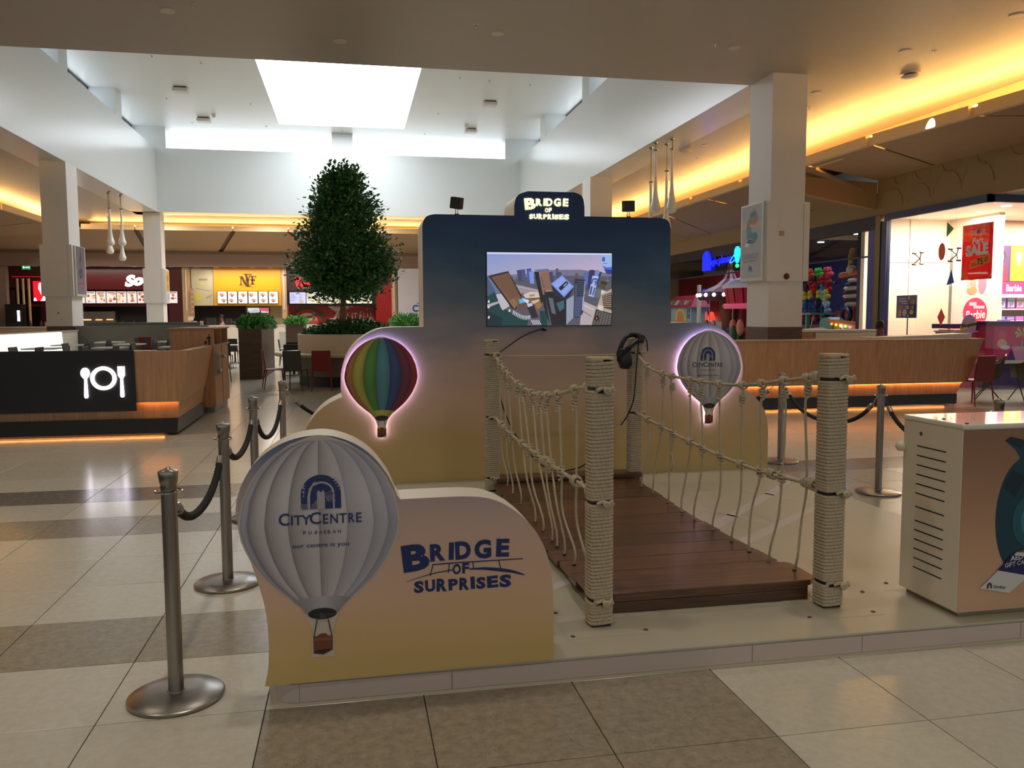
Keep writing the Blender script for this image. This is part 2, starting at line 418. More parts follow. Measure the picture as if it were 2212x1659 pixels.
for j in range(-3, 30):
    yc = TY0 + (j + 0.5) * TYs
    for i in range(-22, 36):
        xc = TX0 + (i + 0.5) * TXs
        if -0.41 * yc - 0.75 < xc < 0.96 * yc + 0.75: cells.append((yc, xc, i, j))
cells.sort()
inside = lambda x, y: -0.05 < x < 3.6 and 3.8 < y < 7.5      # wholly under the platform
shown = [c for c in cells if not inside(c[1], c[0])]
for yc, xc, i, j in shown[:298]:
    put('floor_tile', tile_kind(i, j), None, floor, loc=(xc, yc, 0))
for nm, me, mt in (('tile_field', ME_L, TL), ('tile_field', ME_S, TS), ('tile_field', ME_B, TB)):
    mb = MB(); g = 0.0022
    for yc, xc, i, j in shown[298:]:
        if tile_kind(i, j) is me: mb.box(xc - TXs / 2 + g, yc - TYs / 2 + g, -0.012, xc + TXs / 2 - g, yc + TYs / 2 - g, 0)
    if mb.v: mb.build(nm, mt, floor, kind='stuff')
ylast = TY0 + 30 * TYs
struct('floor_far', MB().box(-30, ylast, -0.02, 30, 60, 0.0).box(-30, 8.4, -0.02, -9.6, ylast, 0).box(22.8, 8.4, -0.02, 30, ylast, 0), TL)

# ceiling with the light well: x -7.61..7.40, y 14.75..36.1
WX0, WX1, WY0, WY1, CZ, LZ, TZ = -7.61, 7.40, 14.75, 36.1, 5.90, 8.45, 9.30
cm = MB().box(-30, -10, CZ, 30, WY0 - 0.001, CZ + 0.25)
cm.box(-30, WY0, CZ, WX0 - 0.001, WY1, CZ + 0.25).box(WX1 + 0.001, WY0, CZ, 30, WY1, CZ + 0.25).box(-30, WY1 + 0.001, CZ, 30, 60, CZ + 0.25)
struct('ceiling', cm, CEIL)
struct('wall_well_left', MB().box(WX0 - 1.0, WY0, CZ - 0.002, WX0, WY1 + 1.0, LZ), WHITE)
struct('wall_well_right', MB().box(WX1, WY0, CZ - 0.002, WX1 + 1.0, WY1 + 1.0, LZ), WHITE)
struct('wall_well_back', MB().box(WX0 - 1.0, WY1, CZ - 0.002, WX1 + 1.0, WY1 + 1.0, LZ), WHITE)
struct('wall_well_front', MB().box(WX0 - 1.0, WY0 - 0.9, CZ + 0.001, WX1 + 1.0, WY0, TZ), WHITE)
# piers between the high windows
pm = MB()
for a, b in ((18.8, 19.6), (24.85, 25.6), (30.4, 31.2)): pm.box(WX0 - 0.98, a, LZ, WX0 - 0.002, b, TZ)
for a, b in ((18.9, 19.7), (25.4, 26.2), (31.4, 32.2)): pm.box(WX1 + 0.002, a, LZ, WX1 + 0.98, b, TZ)
pm.box(-0.64, WY1 + 0.002, LZ, 0.21, WY1 + 0.98, TZ).box(-9.0, WY1 + 0.002, LZ, -7.2, WY1 + 0.98, TZ).box(6.74, WY1 + 0.002, LZ, 9.0, WY1 + 0.98, TZ)
struct('trim_piers', pm, WHITE)
sx0, sx1, sy0, sy1 = -2.66, 2.30, 26.35, 34.9
rm = MB().box(-9.4, 13, TZ, 9.4, sy0, TZ + 0.3).box(-9.4, sy1, TZ, 9.4, 38, TZ + 0.3).box(-9.4, sy0, TZ, sx0, sy1, TZ + 0.3).box(sx1, sy0, TZ, 9.4, sy1, TZ + 0.3)
struct('ceiling_well', rm, M('well_ceiling_paint', (226, 228, 226), 0.38, var=0.02))
sk = MB().box(sx0, sy0, TZ + 0.24, sx1, sy1, TZ + 0.30)
struct('window_skylight', sk, SKYM)
FRAME = M('window_frame_grey', (70, 76, 84), 0.4)
def clerestory(name, x, y0, y1, side):
    w = struct(name, MB().box(x, y0, LZ, x + 0.04, y1, TZ), DAYM)
    n = max(1, round((y1 - y0) / 0.95)); fr = MB()
    xa = x + 0.04 if side < 0 else x - 0.05
    for k in range(n + 1):
        yy = y0 + (y1 - y0) * k / n; fr.box(xa, yy - 0.035, LZ, xa + 0.05, yy + 0.035, TZ)
    fr.box(xa, y0, TZ - 0.09, xa + 0.05, y1, TZ - 0.002).box(xa, y0, LZ, xa + 0.05, y1, LZ + 0.06)
    fr.build('window_frame', FRAME, w)
for k, (a, b) in enumerate(((14.8, 18.8), (19.6, 24.85), (25.6, 30.4), (31.2, 36.0))): clerestory('window_%d' % (k + 1), WX0 - 0.92, a, b, -1)
for k, (a, b) in enumerate(((14.8, 18.9), (19.7, 25.4), (26.2, 31.4), (32.2, 36.0))): clerestory('window_%d' % (k + 5), WX1 + 0.90, a, b, 1)
for k, (a, b) in enumerate(((-7.2, -0.64), (0.21, 6.74))):
    w = struct('window_%d' % (k + 9), MB().box(a, WY1 + 0.80, LZ, b, WY1 + 0.84, TZ), DAYM)
# outer skin so that no outside light leaks round the glazing
struct('wall_roof_skirt', MB().box(-9.4, 13, CZ + 0.25, -9.2, 38, TZ + 0.3).box(9.2, 13, CZ + 0.25, 9.4, 38, TZ + 0.3).box(-9.4, 37.5, CZ + 0.25, 9.4, 37.7, TZ + 0.3).box(-9.4, 13, CZ + 0.25, 9.4, 13.2, TZ + 0.3).box(-9.4, 13, TZ + 0.5, 9.4, 38, TZ + 0.6), CREAM)

# outer walls of the hall
PINK = M('mauve_plaster', (150, 128, 118), 0.6, var=0.02)
OLIVE = M('olive_plaster', (150, 128, 92), 0.65, var=0.03)
struct('wall_back', MB().box(-30, 45.4, 0, 10.6, 45.6, CZ), M('dim_back_wall', (90, 80, 74), 0.7))
struct('wall_left', MB().box(-18.2, 8, 0, -18.0, 45.4, CZ), M('beige_plaster', (170, 150, 130), 0.65))
struct('wall_left_return', MB().box(-18.0, 43.7, 0, -16.15, 45.3, 4.12), PINK)
struct('trim_bulkhead', MB().box(-18.0, 43.62, 4.14, 10.6, 45.38, 4.76), PINK)
struct('trim_bulkhead_lip', MB().box(-18.0, 43.55, 4.76, 10.6, 45.38, 4.90), M('bulkhead_lip', (120, 104, 88), 0.6))
XR = 12.9
struct('wall_right', MB().box(XR, 7.0, 4.05, XR + 0.25, 18.75, 5.89).box(XR, 18.75, 4.05, XR + 0.25, 40, 4.62), OLIVE)
struct('wall_right_end', MB().box(10.6, 39.6, 0, XR + 12, 39.8, 5.88), OLIVE)
struct('wall_right_step', MB().prism([(10.7, 4.98), (12.89, 4.88), (12.89, 4.22), (10.7, 4.60)], 'y', 18.76, 18.95), M('ochre_plaster', (176, 138, 88), 0.6))

# cove ledges: fascia segments, warm strips behind them, and the sloping panels below
FASC = M('fascia_paint', (214, 190, 150), 0.55, var=0.02)
SLOPE = M_wood('woven_panel', (150, 126, 98), (166, 140, 110), 1.2, (3, 22, 3), 0.75)
SEAM = M('panel_seam', (88, 70, 54), 0.8)
fr_ = struct('trim_fascia_right', MB().box(10.9, 17.2, 5.12, 11.0, 38.9, 5.2), FASC)
fy = [40.0, 36.2, 32.4, 28.6, 25.0, 21.6, 18.5, 15.9, 13.3, 10.6, 7.4]
fxx = lambda y: 10.62 if y > 16.5 else 10.62 + (16.5 - y) * 0.115
for k in range(len(fy) - 1):
    a, b = fy[k] - 0.10, fy[k + 1] + 0.10; xa, xb = fxx(a), fxx(b)
    MB().hexa([(xa, a, 5.14), (xa + .12, a, 5.14), (xb + .12, b, 5.14), (xb, b, 5.14), (xa, a, 5.35), (xa + .12, a, 5.35), (xb + .12, b, 5.35), (xb, b, 5.35)]).build('fascia_board', FASC, fr_)
    MB().box(fxx(fy[k + 1]) + .05, fy[k + 1] - .1, 5.145, fxx(fy[k + 1]) + .12, fy[k + 1] + .1, 5.31).build('fascia_joint', FASC, fr_)
struct('trim_cove_lamp_right', MB().hexa([(11.0, 40, 5.40), (11.12, 40, 5.40), (11.12, 16.5, 5.40), (11.0, 16.5, 5.40), (11.0, 40, 5.43), (11.12, 40, 5.43), (11.12, 16.5, 5.43), (11.0, 16.5, 5.43)]).hexa([(11.0, 16.4, 5.40), (11.12, 16.4, 5.40), (12.1, 7.2, 5.40), (11.98, 7.2, 5.40), (11.0, 16.4, 5.43), (11.12, 16.4, 5.43), (12.1, 7.2, 5.43), (11.98, 7.2, 5.43)]), COVEM)
struct('trim_cove_back_right', MB().box(12.2, 7.0, 5.2, 12.3, 39.6, 5.895), FASC)
pr = struct('ceiling_slope_right', MB().box(11.2, 7.0, 5.16, 12.2, 39.6, 5.18), SEAM)
tops = [40, 34.5, 31.0, 27.6, 24.0, 20.9, 18.3, 15.9, 13.3, 10.4, 7.0]
bots = [40, 35.5, 30.2, 28.4, 23.2, 21.7, 18.8, 16.7, 12.0, 10.8, 7.0]
for k in range(len(tops) - 1):
    g = 0.035
    zb = 4.93 if tops[k] < 18.9 else 4.56
    pts = []
    for (t, b, sg) in ((tops[k], bots[k], -g), (tops[k + 1], bots[k + 1], g)):
        pts.append(((fxx(t) + 0.1, t + sg, 5.15), (XR - 0.005, b + sg, zb)))
    (a, b), (c, d) = pts
    up = lambda p: (p[0], p[1], p[2] + 0.05)
    MB().hexa([a, c, d, b, up(a), up(c), up(d), up(b)]).build('ceiling_panel', SLOPE, pr)
fb_ = struct('trim_fascia_back', MB().box(-11.4, 39.22, 5.50, 10.6, 39.3, 5.6), FASC)
xs = [-11.4, -9.2, -5.1, -2.7, 1.0, 5.0, 10.6]
for k in range(6): MB().box(xs[k] + .03, 39.05, 5.47, xs[k + 1] - .03, 39.2, 5.69).build('fascia_board', FASC, fb_)
struct('trim_cove_lamp_back', MB().box(-11.0, 39.5, 5.66, 10.4, 39.6, 5.69), COVEM)
struct('trim_cove_back_far', MB().box(-11.4, 40.5, 5.5, 10.6, 40.6, 5.895), FASC)
pb = struct('ceiling_slope_back', MB().box(-11.4, 39.4, 5.52, 10.6, 40.6, 5.54), SEAM)
bt = [-17.5, -14.2, -9.7, -6.3, -1.6, 0.2, 6.0, 10.6]; tp = [-17.5, -12.8, -9.2, -5.1, -2.7, 1.0, 5.0, 10.6]
for k in range(7):
    g = 0.11
    a, b, c, d = (tp[k] + g, 39.25, 5.48), (bt[k] + g, 43.62, 4.90), (bt[k + 1] - g, 43.62, 4.90), (tp[k + 1] - g, 39.25, 5.48)
    MB().hexa([a, d, c, b] + [(p[0], p[1], p[2] + .05) for p in (a, d, c, b)]).build('ceiling_panel', SLOPE, pb)
MB().hexa([(-17.5, 39.3, 5.56), (10.6, 39.3, 5.56), (10.6, 43.62, 4.97), (-17.5, 43.62, 4.97), (-17.5, 39.3, 5.6), (10.6, 39.3, 5.6), (10.6, 43.62, 5.01), (-17.5, 43.62, 5.01)]).build('panel_backing', SEAM, pb)
fl_ = struct('trim_fascia_left', MB().box(-11.9, 9, 5.36, -11.8, 38.9, 5.44), FASC)
for k in range(8):
    a = 9 + k * 3.75; MB().box(-11.78, a + .05, 5.34, -11.65, a + 3.7, 5.55).build('fascia_board', FASC, fl_)
struct('trim_cove_lamp_left', MB().box(-12.1, 9, 5.54, -12.0, 39, 5.57), COVEM)
struct('trim_cove_back_left', MB().box(-13.1, 9, 5.3, -13.0, 39, 5.895), FASC)
pl_ = struct('ceiling_slope_left', MB().box(-13.0, 9, 5.37, -11.9, 39.2, 5.39), SEAM)
for k in range(8):
    a = 9 + k * 3.75; sk_ = 0.9 if k % 2 else -0.9
    p = [(-11.75, a + .05, 5.33), (-11.75, a + 3.7, 5.33), (-18.0, a + 3.7 - sk_, 4.7), (-18.0, a + .05 + sk_, 4.7)]
    MB().hexa(p + [(q[0], q[1], q[2] + .05) for q in p]).build('ceiling_panel', SLOPE, pl_)
# relief arcs on the wall over the toy store
for k, (yy, zz, R) in enumerate(((18.2, 4.22, .42), (17.2, 4.25, .36), (16.3, 4.30, .44), (15.4, 4.32, .46), (17.9, 4.90, .20), (17.1, 4.95, .26), (16.2, 4.98, .28), (15.1, 5.02, .34), (14.2, 5.05, .36))):
    up = k < 4; pts = [(XR - 0.004, yy + R * math.cos(t), zz + R * math.sin(t) * 1.0) for t in [PI * q / 14 * (1 if up else -1) for q in range(15)]]
    struct('trim_arc_%d' % (k + 1), MB().tube(pts, 0.018, 6), OLIVE)

# ================================================================ the exhibit: platform, boards, rope bridge
HP = 0.11
PTOP = M('platform_laminate', (180, 174, 154), 0.30, var=0.02, scale=3)
SKIRT = M('platform_skirting', (188, 174, 166), 0.45, var=0.05, scale=4)
EDGE = M('platform_edging', (196, 184, 158), 0.45)
pf = thing('platform', 'low cream exhibit platform with mauve skirting, carrying the rope bridge', 'platform', (1.8, 5.6, 0))
cx_, cy_, cr_ = -0.24, 3.54, 0.13
corner = [(cx_ - cr_ * math.cos(t), cy_ - cr_ * math.sin(t)) for t in [PI / 2 * q / 8 for q in range(9)]]
outline = [(-0.37, 8.1)] + corner + [(4.0, 3.41), (4.0, 8.1)]
def shrink(d): return [(x + (d if x < 0 else -d if x > 3.9 else 0), y + (d if y < 3.7 else -d if y > 8 else 0)) for x, y in outline]
MB().prism(shrink(0.006), 'z', 0.004, 0.1).build('body', SKIRT, pf)
MB().prism(outline, 'z', 0.1, HP).build('top_sheet', PTOP, pf, bevel=0.002)
MB().prism(outline, 'z', 0.0, 0.014).build('base_edging', EDGE, pf)
for a, b in ((-0.24, 0.393), (0.393, 1.777), (1.777, 2.336), (2.336, 3.2), (3.2, 3.995)):
    MB().box(a + .0015, 3.408, 0.016, b - .0015, 3.418, 0.094).build('skirting_panel', SKIRT, pf)
for a, b in ((3.9, 5.3), (5.3, 6.7), (6.7, 8.1)):
    MB().box(3.994, a - .45, 0.016, 4.002, b - .453, 0.094).build('skirting_panel', SKIRT, pf)
    MB().box(-0.372, a - .30, 0.016, -0.362, b - .303, 0.094).build('skirting_panel', SKIRT, pf)
cp = MB(); oc = [(cx_ - (cr_ + .002) * math.cos(t), cy_ - (cr_ + .002) * math.sin(t)) for t in [PI / 2 * q / 8 for q in range(9)]]
for i in range(8): cp.quad([(oc[i][0], oc[i][1], .016), (oc[i + 1][0], oc[i + 1][1], .016), (oc[i + 1][0], oc[i + 1][1], .094), (oc[i][0], oc[i][1], .094)])
cp.build('skirting_panel', SKIRT, pf, smooth=True)
LAV = M('lavender_vinyl', (196, 186, 182), 0.35)
def stroke(pts, w0, w1, z):
    mb = MB(); P = [Vector((p[0], p[1], z)) for p in pts]; L = len(P); a = []
    for i, p in enumerate(P):
        t = (P[min(i + 1, L - 1)] - P[max(i - 1, 0)]).normalized(); nn = Vector((-t.y, t.x, 0)); w = w0 + (w1 - w0) * i / (L - 1); a.append((p - nn * w / 2, p + nn * w / 2))
    for i in range(L - 1): mb.quad([a[i][0], a[i + 1][0], a[i + 1][1], a[i][1]])
    return mb
fm = MB()
for pts, w0, w1 in (([(1.9, 4.9), (2.544, 5.448), (2.836, 5.73), (3.437, 6.325), (3.973, 6.907)], .12, .07), ([(2.2, 4.73), (2.525, 4.988), (2.957, 5.333), (3.415, 5.698), (3.9, 6.05)], .11, .06), ([(2.62, 5.95), (2.932, 5.366)], .03, .03), ([(3.30, 6.55), (3.56, 5.943)], .03, .03), ([(0.9, 4.2), (1.06, 4.334), (1.22, 4.466), (1.6, 4.75)], .07, .07)):
    s = stroke(pts, w0, w1, HP + 0.001); fm.add(s.v, s.f)
fm.build('floor_graphic', LAV, pf, recalc=False)
for x, y in ((0.983, 3.948), (0.988, 3.632), (1.35, 3.645), (2.2, 3.638), (2.553, 3.644), (2.683, 3.926), (2.9, 4.032)):
    MB().lathe([(.011, 0), (.012, .003), (.006, .006)], (x, y, HP), 10).build('screw', M('screw_brown', (70, 48, 36), 0.5), pf)
for x, y in ((1.155, 3.77), (2.385, 3.77)):
    MB().prism([(x - .2, y - .17), (x + .2, y - .17), (x + .2, y + .2), (x - .2, y + .2)], 'z', HP, HP + .0015).build('foot_plate', PTOP, pf)

# ---------------------------------------------------------------- rope bridge
br = thing('rope_bridge', 'wooden plank bridge with rope handrails between four rope-wound posts', 'bridge', (1.8, 5.4, HP))
PW = 0.046
def post_path(z0, z1, turns, gaps, off, per=72):
    """rope wound round a square post; gaps = heights where the winding is parted"""
    pts = []; r = 0.014; n = int(turns * per)
    for i in range(n + 1):
        a = 2 * PI * (i % per) / per; zz = z0 + (z1 - z0) * i / n
        for g in gaps:
            d = zz - g
            if abs(d) < 0.05: zz += (0.010 if d >= 0 else -0.010) * (1 - abs(d) / 0.05)
        c, s = math.cos(a), math.sin(a); m = max(abs(c), abs(s)); q = 0.72
        k = (1 / m) * q + (1 - q) * 1.12
        pts.append(((PW + off) * c * min(k, 1.30), (PW + off) * s * min(k, 1.30), zz))
    return pts
def make_post(loc, z0, z1, gaps, twisted=True):
    h = z1 - z0
    core = MB().box(-PW, -PW, z0, PW, PW, z1 - .02); core.v = [(p[0] + loc[0], p[1] + loc[1], p[2]) for p in core.v]
    p = core.build('post', DARK, br)
    turns = h / 0.0178
    w = MB().tube([(q[0] + loc[0], q[1] + loc[1], q[2]) for q in post_path(z0 + .008, z1 - .008, turns, gaps, 0.0055)], 0.0094, 8, mod=twist(3, .12, .019) if twisted else None)
    w.build('rope_winding', ROPE, p, smooth=True)
    cpm = MB().prism([(loc[0] + .062 * (abs(math.cos(t)) ** .5) * math.copysign(1, math.cos(t)), loc[1] + .062 * (abs(math.sin(t)) ** .5) * math.copysign(1, math.sin(t))) for t in [2 * PI * k / 28 + .01 for k in range(28)]], 'z', z1 - .006, z1 + .004)
    cpm.build('post_cap', M('pale_board', (206, 184, 150), 0.6), p)
    for g in gaps:
        if g > z0 + .06:
            kn = MB(); gx = .045 if loc[0] > 1.5 else .02
            kn.tube(catmull([(loc[0] + gx - .05, loc[1] - .066, g), (loc[0] + gx - .02, loc[1] - .074, g + .012), (loc[0] + gx, loc[1] - .082, g - .004), (loc[0] + gx + .02, loc[1] - .078, g + .014), (loc[0] + gx + .012, loc[1] - .07, g - .014), (loc[0] + gx - .01, loc[1] - .084, g - .012), (loc[0] + gx - .016, loc[1] - .084, g + .008), (loc[0] + gx + .03, loc[1] - .074, g - .002)], 5), .0085, 8, mod=twist(3, .13, .011))
            kn.build('rope_knot', ROPE, p, smooth=True)
    return p
make_post((1.155, 3.775), HP, 1.405, (1.255, .715, .235))
make_post((2.385, 3.785), HP, 1.405, (1.285, .705, .235))
make_post((1.170, 6.95), HP, 1.405, (1.285, .745, .225), True)
make_post((2.450, 6.95), HP, 1.405, (1.285, .755), True)
# deck
px0, px1 = 1.19, 2.405
MB().box(1.225, 3.885, HP, 2.335, 3.925, .165).build('front_fascia', DECK, br, bevel=.003)
MB().box(1.225, 3.885, .167, 2.335, 3.925, .200).build('front_fascia', DECK, br, bevel=.003)
MB().prism([(1.225, 3.88), (2.345, 3.88), (2.40, 3.93), (2.40, 4.17), (2.37, 4.20), (1.17, 4.20), (1.155, 4.17), (1.155, 3.95)], 'z', .186, .217).build('plank', DECK, br, bevel=.004)
seams = [4.205, 4.37, 4.62, 4.87, 5.12, 5.37, 5.66, 5.93, 6.20, 6.50, 6.84]
for k in range(len(seams) - 1):
    a, b = seams[k] + .003, seams[k + 1] - .003
    zt = lambda y: .178 - .018 * math.sin(PI * min(1, max(0, (y - 4.2) / 2.64))) + .012 * (y > 6.7)
    dx = random.uniform(-.012, .012)
    za, zb = zt(a) + random.uniform(-.0015, .0015), zt(b)
    MB().hexa([(px0 - .03 + dx, a, za - .03), (px1 + .01 + dx, a, za - .03), (px1 + .01 + dx, b, zb - .03), (px0 - .03 + dx, b, zb - .03), (px0 - .03 + dx, a, za), (px1 + .01 + dx, a, za), (px1 + .01 + dx, b, zb), (px0 - .03 + dx, b, zb)]).build('plank', DECK, br, bevel=.003)
MB().box(1.20, 6.845, .192, 2.50, 7.06, .226).build('plank', DECK, br, bevel=.004)
for xx in (1.215, 2.30):
    MB().box(xx, 4.20, .116, xx + .05, 6.85, .136).build('side_beam', DECK, br)
for yy in (4.05, 6.90):
    for xx in (1.19, 2.27): MB().box(xx, yy, HP, xx + .075, yy + .08, .186).build('support_block', DECK, br, bevel=.003)
MB().box(1.21, 6.86, HP, 1.26, 7.04, .192).box(2.42, 6.86, HP, 2.47, 7.04, .192).build('support_block', DECK, br)
MB().box(1.205, 6.98, .118, 2.49, 7.05, .19).build('back_fascia', DECK, br)
# handrails
Lx, Rx = 1.185, 2.405
LU = [(1.19, 6.90, 1.285), (Lx, 6.72, 1.24), (Lx, 6.31, 1.165), (Lx, 5.95, 1.12), (Lx, 5.47, 1.09), (Lx, 5.13, 1.10), (Lx, 4.82, 1.13), (Lx, 4.55, 1.17), (Lx, 4.2, 1.225), (1.165, 3.84, 1.255)]
LL = [(1.19, 6.90, .745), (Lx, 6.32, .71), (Lx, 5.63, .695), (Lx, 5.06, .695), (Lx, 4.6, .70), (Lx, 4.19, .71), (1.165, 3.84, .715)]
RU = [(2.44, 6.90, 1.285), (Rx, 6.48, 1.18), (Rx, 6.17, 1.15), (Rx, 5.71, 1.14), (Rx, 5.27, 1.145), (Rx, 4.89, 1.16), (Rx, 4.64, 1.185), (Rx, 4.36, 1.225), (Rx, 4.02, 1.27), (2.39, 3.85, 1.285)]
RL = [(2.44, 6.90, .765), (Rx, 6.47, .745), (Rx, 6.16, .725), (Rx, 5.74, .695), (Rx, 5.21, .67), (Rx, 4.87, .665), (Rx, 4.56, .665), (Rx, 4.29, .68), (Rx, 4.0, .70), (2.39, 3.85, .705)]
for path in (LU, LL, RU, RL):
    MB().tube(catmull(path, 16), .0105, 9, mod=twist(3, .11, .014)).build('handrail_rope', ROPE, br, smooth=True)
MB().tube([(1.20, 6.93, 1.268), (1.8, 6.94, 1.262), (2.41, 6.93, 1.268)], .007, 6).build('cross_rope', ROPE2, br, smooth=True)
def at_y(path, y):
    P = catmull(path, 16)
    return min(P, key=lambda p: abs(p.y - y))
def knot(c, r, big=1.0, vertical=True, seed=0):
    """a few turns of rope pulled tight round the rail"""
    rnd = random.Random(seed); pts = []
    turns = 3; n = turns * 9
    for i in range(n + 1):
        t = 2 * PI * i / 9; k = i / n
        if vertical: pts.append((c[0] + math.cos(t) * .017 * big, c[1] + math.sin(t) * .017 * big, c[2] + (.5 - k) * .052 * big + rnd.uniform(-.002, .002)))
        else: pts.append((c[0] + math.cos(t) * .019 * big, c[1] + (.5 - k) * .055 * big + rnd.uniform(-.003, .003), c[2] + math.sin(t) * .019 * big))
    m = MB().tube(catmull(pts, 2), r, 7, mod=twist(3, .12, .012))
    tail = Vector(pts[-1]); m.tube([tail, tail + Vector((-.02, -.012, -.008 * rnd.random() - .004)), tail + Vector((-.038, -.02, -.02))], r, 7)
    return m
lh = [(6.62, 6.60, .21), (6.42, 6.36, .20), (6.22, 6.05, .185), (5.90, 5.54, .175), (5.72, 5.30, .172), (5.45, 5.05, .172), (5.18, 4.92, .172), (4.98, 4.74, .173), (4.70, 4.52, .175), (4.33, 4.28, .180)]
rh = [(6.52, 6.46, .185), (6.17, 6.20, .18), (5.98, 5.88, .178), (5.62, 5.60, .172), (5.42, 5.38, .170), (5.14, 5.08, .170), (4.80, 4.80, .172), (4.55, 4.56, .174), (4.30, 4.32, .178), (4.05, 4.04, .219)]
for side, hs, U, Lw in ((0, lh, LU, LL), (1, rh, RU, RL)):
    for q, (ya, yb, zb) in enumerate(hs):
        a = at_y(U, ya); m_ = at_y(Lw, (ya * .55 + yb * .45)); xb = (1.235 if side == 0 else 2.345)
        rnd = random.Random(q + 50 * side)
        drop = .045 + .03 * rnd.random()
        pts = [(a.x, a.y, a.z - .012), (a.x + rnd.uniform(-.008, .008), a.y + rnd.uniform(-.008, .008), a.z - drop), (a.x * .7 + m_.x * .3 + rnd.uniform(-.008, .008), a.y * .7 + m_.y * .3 + rnd.uniform(-.012, .012), a.z * .7 + m_.z * .3), (m_.x + .004, m_.y, m_.z), (m_.x * .7 + xb * .3 + rnd.uniform(-.01, .01), m_.y * .55 + yb * .45 + rnd.uniform(-.05, .05), m_.z * .55 + zb * .45), (xb, yb + rnd.uniform(-.03, .03), zb + .09), (xb, yb, zb - .004)]
        h = MB().tube(catmull(pts, 8), .0068, 7, mod=twist(3, .12, .012)).build('hanger_rope', ROPE2, br, smooth=True)
        knot((a.x, a.y, a.z), .0072, 1.0, False, q).build('rope_knot', ROPE2, h, smooth=True)
        knot((a.x + rnd.uniform(-.006, .006), a.y, a.z - drop - .01), .0072, .95, True, q + 5).build('rope_knot', ROPE2, h, smooth=True)
        knot((m_.x, m_.y, m_.z), .0072, 1.1, q % 3 != 0, q + 9).build('rope_knot', ROPE2, h, smooth=True)
        MB().lathe([(.012, 0), (.013, .003), (.008, .005)], (xb, yb, zb - .002), 10).build('rope_eyelet', DARK, h)
for c, b in (((1.20, 6.84, 1.27), 1.5), ((1.185, 3.93, 1.24), 1.7), ((1.187, 4.05, 1.235), 1.4), ((2.40, 3.95, 1.275), 1.4), ((1.19, 6.6, .725), 1.1), ((1.19, 6.45, .72), 1.1), ((1.186, 5.0, .697), 1.2), ((1.186, 4.9, .697), 1.2), ((1.186, 4.3, .708), 1.3), ((1.18, 3.98, .713), 1.4), ((2.405, 4.42, .675), 1.2), ((2.40, 3.98, .702), 1.3)):
    knot(c, .008, b, False, int(c[1] * 100)).build('rope_knot', ROPE, br, smooth=True)
# slack doubled rope end on the far rail
MB().tube(catmull([(2.405, 6.0, .715), (2.395, 5.97, .60), (2.40, 5.92, .47), (2.395, 5.95, .42), (2.40, 6.0, .43)], 8), .0075, 7, mod=twist(3, .12, .012)).build('rope_tail', ROPE2, br, smooth=True)

# ---------------------------------------------------------------- headset and cables
vh = thing('vr_headset', 'black virtual reality headset hung over the top of the rope-wound post', 'headset', (2.40, 6.86, 1.40))
m = MB()
vis = [(2.235, 1.285), (2.255, 1.33), (2.31, 1.33), (2.35, 1.27), (2.36, 1.19), (2.33, 1.15), (2.27, 1.15), (2.25, 1.21)]
m.prism(vis, 'y', 6.74, 6.84); m.build('visor', BLACK, vh, bevel=.018, smooth=True, seg=3)
MB().tube(catmull([(2.26, 6.80, 1.31), (2.30, 6.82, 1.39), (2.36, 6.85, 1.435), (2.43, 6.87, 1.437), (2.475, 6.86, 1.42), (2.47, 6.85, 1.37)], 6), .020, 8).build('top_strap', BLACK, vh, smooth=True)
MB().tube(catmull([(2.32, 6.77, 1.31), (2.36, 6.79, 1.35), (2.42, 6.82, 1.385), (2.47, 6.84, 1.405), (2.48, 6.86, 1.38)], 6), .022, 8).build('side_strap', BLACK, vh, smooth=True)
MB().tube(catmull([(2.25, 6.78, 1.22), (2.27, 6.76, 1.28), (2.33, 6.76, 1.33)], 6), .026, 8).build('face_cushion', M('black_foam', (22, 22, 22), .9), vh, smooth=True)
MB().box(2.43, 6.80, 1.385, 2.485, 6.90, 1.44).build('clasp', M('clasp_plastic', (44, 40, 34), .5), vh, bevel=.008)
cabm = M('black_cable', (10, 10, 10), 0.5)
def cable(name, pts, label, r=.006):
    o = MB().tube(catmull(pts, 10), r, 6).build(name, cabm, None, smooth=True); props(o, label, 'cable'); return o
cable('headset_cable', [(2.47, 6.82, 1.43), (2.50, 6.80, 1.40), (2.51, 6.80, 1.33), (2.512, 6.80, 1.30)], 'short black lead curling down from the headset on the post')
cable('cable', [(2.43, 6.80, 1.37), (2.415, 6.80, 1.2), (2.40, 6.80, 1.0), (2.385, 6.80, .87), (2.33, 6.80, .74), (2.28, 6.82, .66)], 'thin black cable running down the far rope-wound post with the headset')
c3 = cable('cable', [(1.73, 7.39, 1.49), (1.66, 7.38, 1.475), (1.52, 7.36, 1.42), (1.38, 7.34, 1.33), (1.27, 7.2, 1.27), (1.25, 7.05, 1.20), (1.25, 7.0, .98), (1.27, 7.0, .84), (1.36, 7.0, .62), (1.47, 7.0, .46), (1.62, 7.0, .30), (1.78, 7.0, .245), (1.95, 7.02, .26), (2.05, 7.02, .31)], 'long thin black cable drooping from below the screen behind the rope bridge')
MB().cyl((1.715, 7.39, 1.488), (1.75, 7.392, 1.475), .014, 8, .008).build('plug', BLACK, c3)

